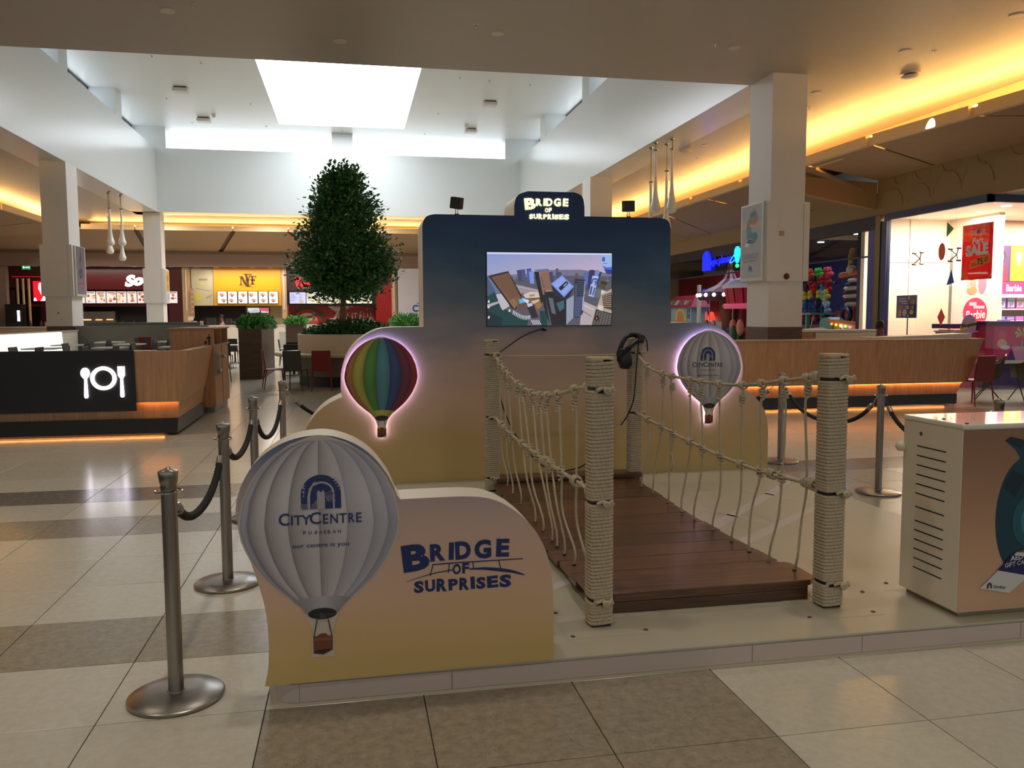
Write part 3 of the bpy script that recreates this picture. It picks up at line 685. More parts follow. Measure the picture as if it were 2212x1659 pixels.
# ================================================================ printed boards, balloons, screen
def fit(s, x0, y0, x1, y1, o, u, v, mb, bold=0.03, shear=0.0, rot=0.0, ext=0.0, off=0.002):
    """set a word or letter into the rectangle x0..x1, y0..y1 of the plane"""
    vs, fs = text_mesh(s, 1.0, 0.0, bold, shear)
    if not vs: return
    ax, bx = min(p[0] for p in vs), max(p[0] for p in vs); ay, by = min(p[1] for p in vs), max(p[1] for p in vs)
    o, u, v = Vector(o), Vector(u).normalized(), Vector(v).normalized(); nrm = u.cross(v)
    mx, my = (x0 + x1) / 2, (y0 + y1) / 2; cr, sr = math.cos(rot), math.sin(rot)
    def tr(p, d):
        a = x0 + (p[0] - ax) / (bx - ax) * (x1 - x0) - mx; b = y0 + (p[1] - ay) / (by - ay) * (y1 - y0) - my
        return o + u * (a * cr - b * sr + mx) + v * (a * sr + b * cr + my) + nrm * d
    mb.add([tr(p, off + ext) for p in vs], fs)
    if ext:
        ed = {(f[i], f[(i + 1) % len(f)]) for f in fs for i in range(len(f))}
        for a, b in ed:
            if (b, a) not in ed: mb.add([tr(vs[a], off + ext), tr(vs[b], off + ext), tr(vs[b], off), tr(vs[a], off)], [(0, 3, 2, 1)])
def word(name, s, box, o, u, v, mat, parent, bold=0.02, shear=0.0, ext=0.0, off=0.002, rot=0.0):
    m = MB(); fit(s, box[0], box[1], box[2], box[3], o, u, v, m, bold, shear, rot, ext, off)
    return m.build(name, mat, parent, recalc=False)
def comic_logo(o, u, v, k, mat, parent, ext=0.0, deck=True):
    """o = lower left of the line SURPRISES; k = 1 is the size on the front board"""
    sc = lambda b: (b[0] * k, b[1] * k, b[2] * k, b[3] * k)
    m = MB()
    fit('B', *sc((-.045, .093, .067, .208)), o, u, v, m, .05, 0, .10, ext)
    for ch, a, b, z0, z1, r in (('R', .071, .134, .130, .204, .03), ('I', .150, .171, .132, .206, -.04), ('D', .177, .243, .131, .209, .03), ('G', .258, .330, .129, .211, .02), ('E', .352, .408, .132, .210, -.05)):
        fit(ch, *sc((a, z0, b, z1)), o, u, v, m, .05, 0, r, ext)
    fit('O', *sc((.165, .068, .200, .113)), o, u, v, m, .04, 0, 0, ext); fit('F', *sc((.206, .070, .235, .115)), o, u, v, m, .04, 0, -.04, ext)
    xs_ = [0, .046, .094, .144, .190, .238, .262, .308, .362, .419]; 
    for i, ch in enumerate('SURPRISES'): fit(ch, *sc((xs_[i] + .003, (.001 if i % 2 else -.001), xs_[i + 1] - .003, .050 + .002 * (i % 3))), o, u, v, m, .05, 0, (.04 if i % 2 else -.03), ext)
    m.build('lettering', mat, parent, recalc=False)
    if deck:
        o_, u_, v_ = Vector(o), Vector(u).normalized(), Vector(v).normalized(); nrm = u_.cross(v_); m = MB()
        def line(pts, ws):
            P = [Vector((p[0], p[1], 0)) for p in pts]; L = len(P); a = []
            for i, p in enumerate(P):
                t = (P[min(i + 1, L - 1)] - P[max(i - 1, 0)]).normalized(); n_ = Vector((-t.y, t.x, 0)) * (ws[i] / 2); a.append((p - n_, p + n_))
            f = lambda p: o_ + u_ * (p.x * k) + v_ * (p.y * k) + nrm * .0025
            for i in range(L - 1): m.quad([f(a[i][0]), f(a[i + 1][0]), f(a[i + 1][1]), f(a[i][1])])
        line([(.080, .116), (.156, .118), (.467, .119)], (.005, .005, .004))
        line(cat2([(-.028, .050), (.03, .066), (.080, .078), (.155, .088), (.168, .089)], 3), [.0015 + .00035 * i for i in range(13)])
        q = cat2([(.235, .088), (.30, .086), (.369, .076), (.423, .065), (.474, .047)], 3); line(q, [.004 + .010 * math.sin(PI * i / (len(q) - 1)) for i in range(len(q))])
        for a, b in (((.083, .116), (.070, .068)), ((.152, .117), (.147, .077)), ((.250, .119), (.255, .090)), ((.362, .118), (.372, .079))): line([a, b], (.004, .004))
        m.build('bridge_drawing', mat, parent, recalc=False)
PROF = [(0, .14), (.013, .26), (.03, .36), (.055, .47), (.09, .58), (.13, .675), (.18, .77), (.23, .845), (.33, .945), (.43, .99), (.48, 1.0), (.56, .965), (.62, .91), (.68, .845), (.74, .755), (.80, .645), (.85, .525), (.89, .42), (.926, .32), (.95, .265), (1.0, .18)]
def prof(t):
    for (a, wa), (b, wb) in zip(PROF, PROF[1:]):
        if t <= b:
            f = (t - a) / (b - a); return wa + (wb - wa) * f
    return PROF[-1][1]
def balloon(parent, cx, zt, R, Hh, yf, bounds, cols, skirt, ring_c, board=0.0, boardmat=None, halo=None, lean=0.0, logo=True, edge=None):
    """balloon picture on a cut-out board facing the visitor; bounds = seams across the envelope"""
    N = 34; nb = len(bounds) - 1
    ctr = lambda t: cx + lean * R * (1 - t) ** 2
    def top(i, f): return zt - Hh * (0.0) - (0.028 * Hh * (1 - (1 - (2 * f - 1) ** 2) ** .5 * 1.0)) - 0.045 * Hh * abs((bounds[i] + bounds[i + 1]) / 2) ** 1.6
    mb = MB(); rows = [0, .012, .03, .05, .08, .12] + [.12 + (.905 - .12) * q / N for q in range(1, N + 1)]
    for i in range(nb):
        a, b = bounds[i], bounds[i + 1]; K = 6
        def P(t, f):
            s = a + (b - a) * f; w = prof(max(t, 0.0))
            sc = 0.0
            return (ctr(t) + R * w * max(-1, min(1, s)), yf + .0016 * abs(a + b) / 2, zt - Hh * t + sc)
        c = cols[i]
        def C(t, f):
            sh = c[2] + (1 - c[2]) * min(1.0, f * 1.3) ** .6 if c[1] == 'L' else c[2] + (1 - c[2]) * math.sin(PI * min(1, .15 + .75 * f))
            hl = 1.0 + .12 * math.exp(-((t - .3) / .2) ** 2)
            return lin([min(255, v * sh * hl) for v in c[0]])
        for q in range(len(rows) - 1):
            for j in range(K):
                ts = ((rows[q], j / K), (rows[q + 1], j / K), (rows[q + 1], (j + 1) / K), (rows[q], (j + 1) / K))
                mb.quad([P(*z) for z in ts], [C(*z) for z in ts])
    # skirt
    for q in range(6):
        t0, t1 = .905 + .085 * q / 6, .905 + .085 * (q + 1) / 6
        for j in range(8):
            s0, s1 = -1 + j / 4, -1 + (j + 1) / 4
            arc = lambda t, s: (ctr(t) + R * prof(t) * s, yf - .0006, zt - Hh * (t - .016 * (1 - s * s) * (1 if t < .92 else .2)))
            f = lambda s: lin([v * (.78 + .22 * (1 - abs(s))) for v in skirt])
            mb.quad([arc(t0, s0), arc(t1, s0), arc(t1, s1), arc(t0, s1)], [f(s0), f(s0), f(s1), f(s1)])
    zm = zt - Hh * .99; rw = R * prof(1.0)
    env = mb.build('balloon_print', PAINT, parent, recalc=False)
    art('balloon_mouth', (cx, yf, zm), X, Z, [el(0, 0, rw * 1.02, rw * .42, ring_c)], PAINT, parent)
    bw = R * .125; zb = zt - Hh * 1.165; bh = Hh * .085
    bk = [([(-bw, bh), (-bw * .5, bh * 1.05), (-bw * .3, bh * 1.18), (bw * .3, bh * 1.2), (bw * .5, bh * 1.02), (bw, bh * 1.0), (bw * .96, bh * .05), (-bw * .0, -bh * .25), (-bw, -bh * .12)], (116, 58, 34)),
          ([(-bw, bh * .92), (bw, bh * .95), (bw, bh * .70), (-bw, bh * .72)], (140, 74, 44)),
          ([(-bw, -bh * .12), (bw * .0, -bh * .25), (bw * .96, bh * .05), (bw * .3, bh * .12), (-bw * .6, bh * .10)], (58, 26, 18))]
    art('balloon_basket', (cx, yf, zb - bh * .5), X, Z, bk, PAINT, parent)
    lines = []
    for k_ in range(7):
        f = -1 + k_ / 3; x0, x1 = rw * .95 * f, bw * .45 * f; lines.append(([(x0 - .001, 0), (x0 + .001, 0), (x1 + .001, -(zm - (zb + bh * 1.9))), (x1 - .001, -(zm - (zb + bh * 1.9)))], (120, 116, 112)))
    for sg in (-1, 1): lines.append(([(sg * bw * .5, -(zm - zb - bh * 1.7)), (sg * bw * .62, -(zm - zb - bh * 1.7)), (sg * bw * .98, -(zm - zb - bh * .5)), (sg * bw * .86, -(zm - zb - bh * .5))], (70, 62, 58)))
    lines.append(([(-bw * .4, -(zm - zb - bh * 1.7)), (bw * .4, -(zm - zb - bh * 1.7)), (bw * .25, -(zm - zb - bh * 2.1)), (-bw * .2, -(zm - zb - bh * 2.2))], (60, 58, 60)))
    art('balloon_rigging', (cx, yf, zm), X, Z, lines, PAINT, parent)
    # outline for the cut-out board
    def outline(grow):
        L_, R_ = [], []
        for t in [q / 40 for q in range(41)]:
            w = R * prof(t) + grow; z = zt - Hh * t + (grow if t < .05 else 0)
            L_.append((ctr(t) - w, z)); R_.append((ctr(t) + w, z))
        tail = [(cx + bw * .8 + grow, zt - Hh * 1.10), (cx + bw * 1.0 + grow, zb + bh * .6), (cx + bw * 1.0 + grow, zb - bh * .8 - grow), (cx - bw * 1.0 - grow, zb - bh * .8 - grow), (cx - bw * 1.0 - grow, zb + bh * .6), (cx - bw * .8 - grow, zt - Hh * 1.10)]
        tops = [(ctr(0) + R * prof(0) * s, zt + .018 * Hh * abs(math.sin(2.5 * PI * s)) + grow) for s in (-.6, -.2, .2, .6)]
        return tops + R_[1:] + tail + L_[::-1][:-1]
    if board:
        MB().prism(outline(0.0), 'y', yf + .002, yf + board).build('balloon_board', boardmat, parent)
    if edge:
        MB().prism(outline(.007), 'y', yf + .0019, yf + .0035).build('balloon_edge', edge, parent)
    if halo:
        o_ = outline(-.014); y_ = yf + board + .012
        MB().tube([(a, y_, b) for a, b in o_], .0045, 5, True).build('led_strip', halo, parent)
        m = MB()
        for a, b in ((cx - R * .4, zt - Hh * .3), (cx + R * .4, zt - Hh * .3), (cx, zt - Hh * .75)): m.cyl((a, yf + board, b), (a, yf + board + .032, b), .012, 8)
        m.build('standoff', STEEL, parent)
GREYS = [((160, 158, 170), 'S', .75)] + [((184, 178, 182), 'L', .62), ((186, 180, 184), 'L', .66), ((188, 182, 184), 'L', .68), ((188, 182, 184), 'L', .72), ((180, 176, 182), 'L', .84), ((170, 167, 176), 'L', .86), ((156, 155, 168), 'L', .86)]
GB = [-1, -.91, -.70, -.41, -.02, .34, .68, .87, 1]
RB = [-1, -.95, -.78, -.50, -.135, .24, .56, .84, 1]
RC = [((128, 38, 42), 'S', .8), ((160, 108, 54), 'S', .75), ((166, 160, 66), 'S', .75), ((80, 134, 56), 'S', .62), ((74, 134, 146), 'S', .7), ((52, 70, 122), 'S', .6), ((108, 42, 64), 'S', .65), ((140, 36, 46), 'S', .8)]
def city_logo(parent, cx, z0, k, y, bgc, ink=(26, 48, 104)):
    """the arch mark and the three lines under it; k = 1 is the size on the front board, z0 its height offset"""
    L = lambda pts, c: ([(a * k, b * k) for a, b in pts], c)
    arch = [(-.079, 0)] + [(.079 * math.cos(t), .061 + .079 * math.sin(t)) for t in [PI - PI * q / 18 for q in range(19)]] + [(.079, 0)]
    lay = [L(arch, ink)]
    def band(r0, r1, a0, a1, cx0=0, base=0):
        q = [a0 + (a1 - a0) * i / 12 for i in range(13)]
        return [(cx0 + r0 * math.cos(t), .061 + r0 * math.sin(t)) for t in q] + [(cx0 + r1 * math.cos(t), .061 + r1 * math.sin(t)) for t in reversed(q)]
    lay.append(L([(-.054, 0)] + [(-.054 + .004 * i, .055 + .012 * i) for i in range(0)] + [(-.054, .05), (-.047, .083), (-.030, .108), (-.006, .126), (.012, .133), (-.012, .122), (-.030, .098), (-.040, .072), (-.043, .05), (-.043, 0)], bgc))
    lay.append(L(band(.052, .044, PI * .02, PI * .72, .002) , bgc))
    lay.append(L([(.046, 0), (.054, 0), (.054, .061), (.046, .061)], bgc))
    lay.append(L([(-.016, 0), (-.016, .066), (-.010, .078), (.0, .068), (.010, .078), (.015, .066), (.015, 0)], bgc))
    for a, b, r in ((-.066, .092, .008), (-.067, .072, .006), (-.068, .056, .004)):
        lay.append(L([(a + r * math.cos(t), b + r * math.sin(t)) for t in [.6 + 5.0 * q / 12 for q in range(13)]], bgc)); lay.append(L([(a + .003 + r * .6 * math.cos(2 * PI * q / 10), b + r * .6 * math.sin(2 * PI * q / 10)) for q in range(10)], ink))
    for i in range(5): lay.append(L([(.040 + .008 * i, .128 - .012 * i), (.085, .120 - .006 * i), (.042 + .008 * i, .124 - .012 * i)], bgc))
    for i in range(4): lay.append(L([(.018, .03 + .010 * i), (.050, .046 + .010 * i), (.050, .048 + .010 * i), (.018, .032 + .010 * i)], bgc)); lay.append(L([(.018 + .009 * i, .055), (.030 + .009 * i, .028), (.032 + .009 * i, .028), (.020 + .009 * i, .055)], bgc))
    for i in range(5): lay.append(L([(-.079 + .006 * i, .0), (-.077 + .006 * i, .0), (-.071 + .006 * i, .024), (-.073 + .006 * i, .024)], bgc))
    for i in range(4): lay.append(L([(-.04 + .006 * i, 0), (-.038 + .006 * i, 0), (-.032 + .006 * i, .022 + .007 * i), (-.034 + .006 * i, .022 + .007 * i)], bgc))
    o = (cx, y, z0)
    art('arch_emblem', o, X, Z, lay, PAINT, parent, step=.00012)
    ink_m = M('logo_ink_%d' % ink[2], ink, .5)
    m = MB(); b = lambda x0, y0, x1, y1: (x0 * k, y0 * k, x1 * k, y1 * k)
    for ch, x0, x1, big in (('C', -.168, -.126, 1), ('I', -.120, -.113, 0), ('T', -.109, -.076, 0), ('Y', -.079, -.042, 0), ('C', -.047, -.002, 1), ('E', .006, .027, 0), ('N', .035, .065, 0), ('T', .070, .100, 0), ('R', .107, .132, 0), ('E', .138, .160, 0)):
        fit(ch, *b(x0, -.062, x1, -.012 if big else -.022), o, X, Z, m, .012, 0, 0, 0, .0012)
    x = -.073
    for ch in 'FUJAIRAH':
        w = .004 if ch == 'I' else .0115; fit(ch, *b(x, -.103, x + w, -.088), o, X, Z, m, .005, 0, 0, 0, .0012); x += w + .0092
    fit('our centre is you', *b(-.117, -.162, .107, -.140), o, X, Z, m, .004, 0, 0, 0, .0012)
    m.build('lettering', ink_m, parent, recalc=False)

# ---- front board
FSKY = M_sky_print('front_board_print', [(0.0, (196, 168, 104)), (.16, (204, 172, 122)), (.36, (212, 176, 148)), (.62, (200, 172, 158)), (.76, (170, 156, 158)), (.90, (112, 122, 150)), (1.0, (86, 102, 142))], .10, 1.13)
fb = thing('sign_board', 'front sign board with a large grey balloon and blue bridge lettering, at the platform edge', 'sign board', (.2, 3.5, 0))
lft = cat2([(-.374, .103), (-.358, .183), (-.354, .3), (-.365, .436), (-.404, .591), (-.442, .717), (-.464, .803), (-.462, .868), (-.435, .951), (-.379, 1.033), (-.297, 1.092), (-.207, 1.122), (-.107, 1.127), (-.006, 1.095), (.076, 1.035), (.14, .946), (.173, .867)], 4)
rgt = cat2([(.186, .851), (.33, .852), (.466, .85), (.565, .835), (.654, .789), (.734, .717), (.785, .638), (.815, .555), (.832, .451), (.836, .30), (.836, .117)], 4)
fo = lft + rgt
MB().prism(fo, 'y', 3.397, 3.59).build('body', CREAM, fb)
MB().prism(fo, 'y', 3.394, 3.397).build('printed_face', FSKY, fb)
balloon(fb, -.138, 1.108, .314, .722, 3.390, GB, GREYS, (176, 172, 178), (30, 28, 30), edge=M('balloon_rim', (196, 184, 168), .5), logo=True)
city_logo(fb, -.133, .828, 1.0, 3.3885, (172, 167, 172))
comic_logo((.234, 3.394, .452), X, Z, 1.0, NAVY, fb)

# ---- back wall board
WSKY = M_sky_print('back_wall_print', [(0.0, (198, 174, 112)), (.13, (200, 172, 116)), (.30, (210, 178, 148)), (.44, (190, 166, 156)), (.56, (128, 128, 138)), (.68, (74, 100, 122)), (.80, (32, 70, 110)), (.92, (16, 52, 98)), (1.0, (14, 46, 90))], .11, 2.75)
bw_ = thing('backdrop_board', 'tall dusk-printed backdrop board with rounded wings behind the rope bridge', 'backdrop', (1.8, 7.6, HP))
bo = [(-.43, HP)] + cat2([(-.43, .40), (-.41, .61), (-.35, .72), (-.25, .82), (-.13, .885), (-.085, .90)], 3) + cat2([(-.10, .96), (-.10, 1.03), (-.09, 1.14), (-.04, 1.28), (.06, 1.40), (.21, 1.49), (.37, 1.513), (.635, 1.515)], 4) + [(.635, 2.38)] + cat2([(.637, 2.42), (.66, 2.475), (.70, 2.50), (.75, 2.51)], 4) + [(1.465, 2.51)] + cat2([(1.465, 2.60), (1.478, 2.66), (1.51, 2.70), (1.59, 2.73)], 4) + cat2([(2.02, 2.73), (2.08, 2.71), (2.108, 2.67), (2.12, 2.60)], 4) + [(2.12, 2.515)] + cat2([(2.84, 2.515), (2.90, 2.505), (2.94, 2.475), (2.955, 2.42)], 4) + [(2.965, 1.537)] + cat2([(3.20, 1.54), (3.40, 1.515), (3.54, 1.435), (3.65, 1.315), (3.705, 1.16), (3.71, 1.03), (3.68, .90)], 4) + cat2([(3.73, .89), (3.80, .85), (3.92, .73), (3.975, .59), (3.99, .45)], 4) + [(3.99, HP)]
MB().prism(bo, 'y', 7.422, 7.92).build('body', CREAM, bw_)
MB().prism(bo, 'y', 7.419, 7.422).build('printed_face', WSKY, bw_)
comic_logo((1.598, 7.419, 2.482), X, Z, .90, LETTER_LIT, bw_, ext=.012, deck=False)
ba = thing('balloon_sign', 'rainbow striped balloon cut-out with a glowing violet edge on the backdrop', 'sign', (.25, 7.36, .5))
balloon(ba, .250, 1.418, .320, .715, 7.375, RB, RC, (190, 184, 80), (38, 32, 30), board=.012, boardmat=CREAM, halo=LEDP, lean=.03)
bb = thing('balloon_sign', 'grey balloon cut-out with arch emblem and a glowing violet edge on the backdrop', 'sign', (3.33, 7.36, .55))
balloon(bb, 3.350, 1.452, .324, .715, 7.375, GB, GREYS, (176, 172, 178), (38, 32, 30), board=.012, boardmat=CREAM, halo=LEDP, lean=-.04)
city_logo(bb, 3.328, 1.175, .93, 7.3735, (172, 167, 172))

# ---- screen set into the backdrop
tv = thing('display_screen', 'wide lit display screen with an aerial view of towers, set in the backdrop', 'screen', (1.794, 7.42, 1.85))
TX, TZ0, TW, TH = 1.209, 1.520, 1.169, .660
MB().prism([(TX - .006, TZ0 - .006), (TX + TW + .006, TZ0 - .006), (TX + TW + .006, TZ0 + TH + .006), (TX - .006, TZ0 + TH + .006)], 'y', 7.405, 7.43).build('bezel', BLACK, tv, bevel=.002)
def q(x, y): return ((x - 80) / 2055 * TW, (1255 - y) / 1210 * TH)
pic = []
def pg(c, *pts): pic.append(([q(*p) for p in pts], c))
def strip(c, a0, a1, b0, b1, n, w=.4):
    for i in range(n):
        f, g = (i + .5 - w / 2) / n, (i + .5 + w / 2) / n
        l = lambda p, r, t: (p[0] + (r[0] - p[0]) * t, p[1] + (r[1] - p[1]) * t)
        pg(c, l(a0, a1, f), l(b0, b1, f), l(b0, b1, g), l(a0, a1, g))
pg([(150, 162, 205), (196, 178, 200), (150, 150, 190), (120, 140, 200)][::1], (80, 1255), (2135, 1255), (2135, 45), (80, 45))
pg([(158, 160, 196), (196, 176, 196), (172, 162, 196), (128, 148, 206)], (80, 430), (2135, 400), (2135, 45), (80, 45))
pg((206, 214, 250), (80, 76), (2135, 70), (2135, 45), (80, 45))
pg((112, 112, 138), (80, 430), (700, 400), (1100, 330), (1600, 320), (1900, 360), (2135, 380), (2135, 1255), (80, 1255))
pg((84, 82, 96), (80, 470), (560, 460), (1200, 420), (1800, 430), (2135, 430), (2135, 1255), (80, 1255))
for i in range(130):
    x, y = random.uniform(90, 2125), random.uniform(400, 780); s = random.uniform(8, 26); g = random.choice([(120, 118, 128), (64, 66, 80), (150, 142, 150), (96, 96, 104), (58, 76, 80)])
    pg(g, (x, y), (x + s * 1.6, y), (x + s * 1.6, y + s * .7), (x, y + s * .7))
pg((70, 86, 122), (80, 440), (180, 470), (330, 690), (260, 900), (80, 800)); strip((150, 160, 190), (95, 470), (300, 860), (150, 480), (350, 800), 14, .3)
pg((18, 60, 60), (80, 770), (200, 700), (330, 960), (500, 1060), (760, 1130), (720, 1255), (80, 1255)); pg((12, 40, 46), (80, 1000), (330, 1130), (300, 1255), (80, 1255))
pg((16, 58, 60), (930, 1010), (1030, 1010), (1060, 1110), (1050, 1255), (950, 1255))
pg((170, 166, 180), (80, 900), (260, 850), (270, 880), (80, 960)); pg((188, 182, 190), (220, 740), (330, 720), (440, 930), (330, 1000), (300, 960))
pg((150, 140, 150), (540, 570), (930, 660), (930, 730), (620, 720)); pg((186, 176, 186), (560, 600), (900, 670), (900, 680), (570, 612)); pg((178, 166, 170), (1640, 840), (1890, 950), (1790, 1250), (1600, 1250)); pg((206, 196, 196), (1660, 900), (1840, 990), (1830, 1005), (1655, 920)); pg((150, 120, 126), (1650, 1000), (1800, 1100), (1790, 1115), (1640, 1020))
pg((44, 32, 34), (100, 430), (420, 352), (640, 770), (545, 990), (480, 975)); pg((120, 84, 62), (152, 452), (420, 382), (622, 790), (570, 930), (505, 960)); strip((86, 58, 44), (165, 455), (415, 392), (470, 830), (600, 740), 15, .35); pg((138, 100, 66), (430, 840), (520, 800), (570, 900), (520, 980))
for (x, y, w, h, c) in ((560, 330, 90, 190, (54, 58, 92)), (630, 320, 80, 210, (66, 70, 104)), (715, 305, 95, 200, (56, 76, 150)), (755, 350, 90, 210, (110, 130, 200)), (1085, 360, 75, 200, (48, 58, 92)), (1195, 300, 55, 170, (86, 74, 84)), (1200, 365, 110, 160, (60, 62, 100)), (1520, 380, 60, 230, (92, 64, 70)), (1660, 370, 90, 210, (74, 92, 160)), (1760, 320, 80, 330, (34, 40, 84))):
    pg(c, (x, y + 8), (x + w * .8, y), (x + w, y + h), (x + w * .25, y + h)); strip(tuple(min(255, int(v * 1.35)) for v in c), (x + 6, y + 20), (x + w * .25, y + h), (x + w * .8, y + 14), (x + w * .95, y + h), 12, .3)
pg((206, 192, 176), (660, 740), (780, 690), (930, 700), (950, 780), (820, 810), (700, 800)); pg((160, 130, 110), (760, 745), (850, 730), (850, 765), (770, 775)); pg((118, 82, 56), (700, 800), (950, 785), (990, 900), (900, 960), (820, 860)); pg((200, 178, 150), (780, 850), (920, 815), (930, 850), (830, 900)); pg((152, 108, 70), (850, 900), (960, 860), (990, 900), (900, 990))
pg((40, 26, 26), (590, 900), (720, 890), (740, 990), (600, 1000)); strip((150, 110, 90), (592, 905), (600, 1000), (718, 895), (738, 990), 5, .4); pg((90, 170, 220), (590, 820), (680, 800), (690, 870), (600, 890)); pg((210, 214, 224), (640, 800), (760, 830), (740, 890), (690, 860))
pg((38, 32, 40), (720, 930), (830, 900), (910, 1120), (800, 1130)); pg((120, 90, 70), (830, 890), (930, 1050), (905, 1080)); pg((190, 196, 214), (720, 890), (800, 880), (820, 920), (740, 950))
for i in range(12): x = 500 + i * 24; y = 1000 + 90 * math.sin(i / 12 * 2.2); pg((206, 206, 216), (x, y), (x + 14, y + 4), (x - 2 + i, y + 70), (x - 12 + i, y + 66))
for i in range(5): x = 780 + i * 30; pg((198, 196, 208), (x, 1160), (x + 14, 1160), (x + 60, 1240), (x + 44, 1240))
for (x, y) in ((95, 850), (95, 940), (95, 1110), (430, 1000)): pg((210, 206, 210), (x, y - 20), (x + 26, y - 14), (x + 20, y + 26), (x - 10, y + 24))
pg((20, 20, 26), (840, 355), (920, 360), (1010, 720), (960, 900), (1000, 950), (960, 910)); pg((24, 24, 30), (850, 360), (1020, 740), (1100, 1250), (1000, 940)); pg((150, 106, 82), (915, 365), (1085, 360), (1085, 380), (940, 400), (1010, 740), (985, 740)); pg((134, 98, 84), (950, 385), (1085, 368), (1130, 670), (1025, 680)); pg((168, 134, 116), (1025, 672), (1130, 662), (1130, 680), (1028, 690))
pg((100, 104, 150), (830, 330), (1080, 310), (1085, 350), (915, 362))
pg((22, 24, 32), (1010, 700), (1130, 690), (1380, 800), (1370, 1250), (1130, 1250)); strip((150, 156, 178), (1075, 790), (1130, 1050), (1150, 800), (1200, 1070), 18, .35); pg((46, 74, 92), (1200, 880), (1330, 830), (1340, 960), (1260, 1030)); strip((84, 130, 150), (1215, 890), (1270, 1020), (1330, 835), (1340, 960), 6, .3)
pg((28, 34, 52), (1120, 570), (1500, 620), (1400, 830), (1180, 760)); pg((118, 142, 220), (1115, 560), (1300, 415), (1500, 605), (1335, 785)); pg((140, 162, 232), (1140, 560), (1300, 440), (1470, 605), (1330, 755)); pg((18, 20, 28), (1240, 630), (1370, 510), (1410, 550), (1285, 675)); pg((190, 190, 190), (1320, 595), (1376, 540), (1382, 552), (1330, 606))
pg((64, 72, 104), (1370, 810), (1500, 730), (1500, 1110), (1370, 1250)); strip((206, 210, 228), (1372, 830), (1372, 1245), (1498, 745), (1498, 1120), 24, .42)
pg((40, 46, 74), (1510, 470), (1690, 490), (1650, 1050), (1580, 1130), (1490, 1120)); strip((120, 130, 176), (1525, 560), (1500, 1110), (1670, 570), (1600, 1110), 30, .28); pg((150, 160, 206), (1660, 520), (1690, 500), (1655, 1000), (1630, 1010)); pg((20, 24, 34), (1550, 490), (1680, 500), (1655, 780), (1545, 790)); strip((90, 104, 140), (1555, 500), (1550, 790), (1675, 505), (1652, 785), 9, .3)
pg((40, 48, 92), (1750, 340), (1850, 330), (1930, 360), (1970, 350), (1860, 700), (1720, 650)); pg((120, 130, 176), (1850, 330), (1900, 320), (1935, 350), (1900, 440), (1840, 430)); pg((176, 184, 228), (1810, 420), (1915, 430), (1830, 780), (1740, 760))
def ln(c, w, *pts):
    for a, b in zip(pts, pts[1:]):
        d = Vector((b[0] - a[0], b[1] - a[1])).normalized() * w; n_ = (-d.y, d.x); pg(c, (a[0] - n_[0], a[1] - n_[1]), (b[0] - n_[0], b[1] - n_[1]), (b[0] + n_[0], b[1] + n_[1]), (a[0] + n_[0], a[1] + n_[1]))
ln((38, 70, 160), 12, (1880, 570), (1895, 480), (1820, 475), (1790, 560)); ln((38, 70, 160), 9, (1850, 590), (1865, 510), (1838, 520)); ln((38, 60, 130), 14, (1800, 600), (1770, 740)); ln((30, 52, 110), 10, (1850, 620), (1810, 750))
pg((74, 74, 40), (1890, 600), (1960, 500), (2060, 530), (2020, 660)); pg((40, 40, 26), (1950, 510), (2060, 535), (2045, 575), (1960, 560)); pg((96, 106, 110), (1870, 640), (1990, 660), (1930, 800), (1850, 780))
pg((206, 200, 206), (1960, 660), (2040, 680), (2010, 750), (1950, 730)); pg((176, 160, 140), (1960, 730), (2135, 640), (2135, 1255), (1780, 1255)); pg((74, 56, 44), (1970, 760), (2135, 700), (2135, 1000), (1990, 960)); strip((176, 156, 132), (1970, 770), (1960, 950), (2130, 710), (2130, 960), 7, .3); pg((40, 36, 36), (1870, 980), (2135, 1060), (2135, 1255), (1800, 1255)); strip((140, 136, 132), (1890, 1000), (1810, 1250), (2130, 1080), (2130, 1250), 9, .22); pg((210, 200, 196), (1910, 910), (2000, 930), (1980, 1020), (1900, 990))
for k in range(6): ln((130, 126, 122), 3, (1900 + 45 * k, 1010 + 12 * k), (1830 + 50 * k, 1250))
pic.append(el(*q(1885, 1140), .026, .026, (84, 24, 26), 16)); pic.append(el(*q(1885, 1140), .019, .019, (40, 12, 16), 16)); pg((200, 190, 190), (1875, 1130), (1898, 1140), (1875, 1152))
pg((150, 180, 232), (1950, 78), (2135, 78), (2135, 330), (2080, 370), (2030, 350), (1965, 230)); pg((70, 104, 214), (1965, 230), (1990, 260), (2060, 280), (2135, 270), (2135, 380), (2080, 395), (2040, 380)); pg((36, 52, 140), (2005, 310), (2135, 320), (2135, 385), (2085, 398), (2040, 380)); ln((24, 62, 150), 8, (1970, 175), (1985, 110), (2010, 120), (2005, 180)); ln((24, 62, 150), 7, (1990, 180), (2000, 130)); ln((24, 62, 150), 4, (1985, 210), (2060, 215))
art('picture', (TX, 7.4040, TZ0), X, Z, pic, SCREEN, tv, step=.00001)
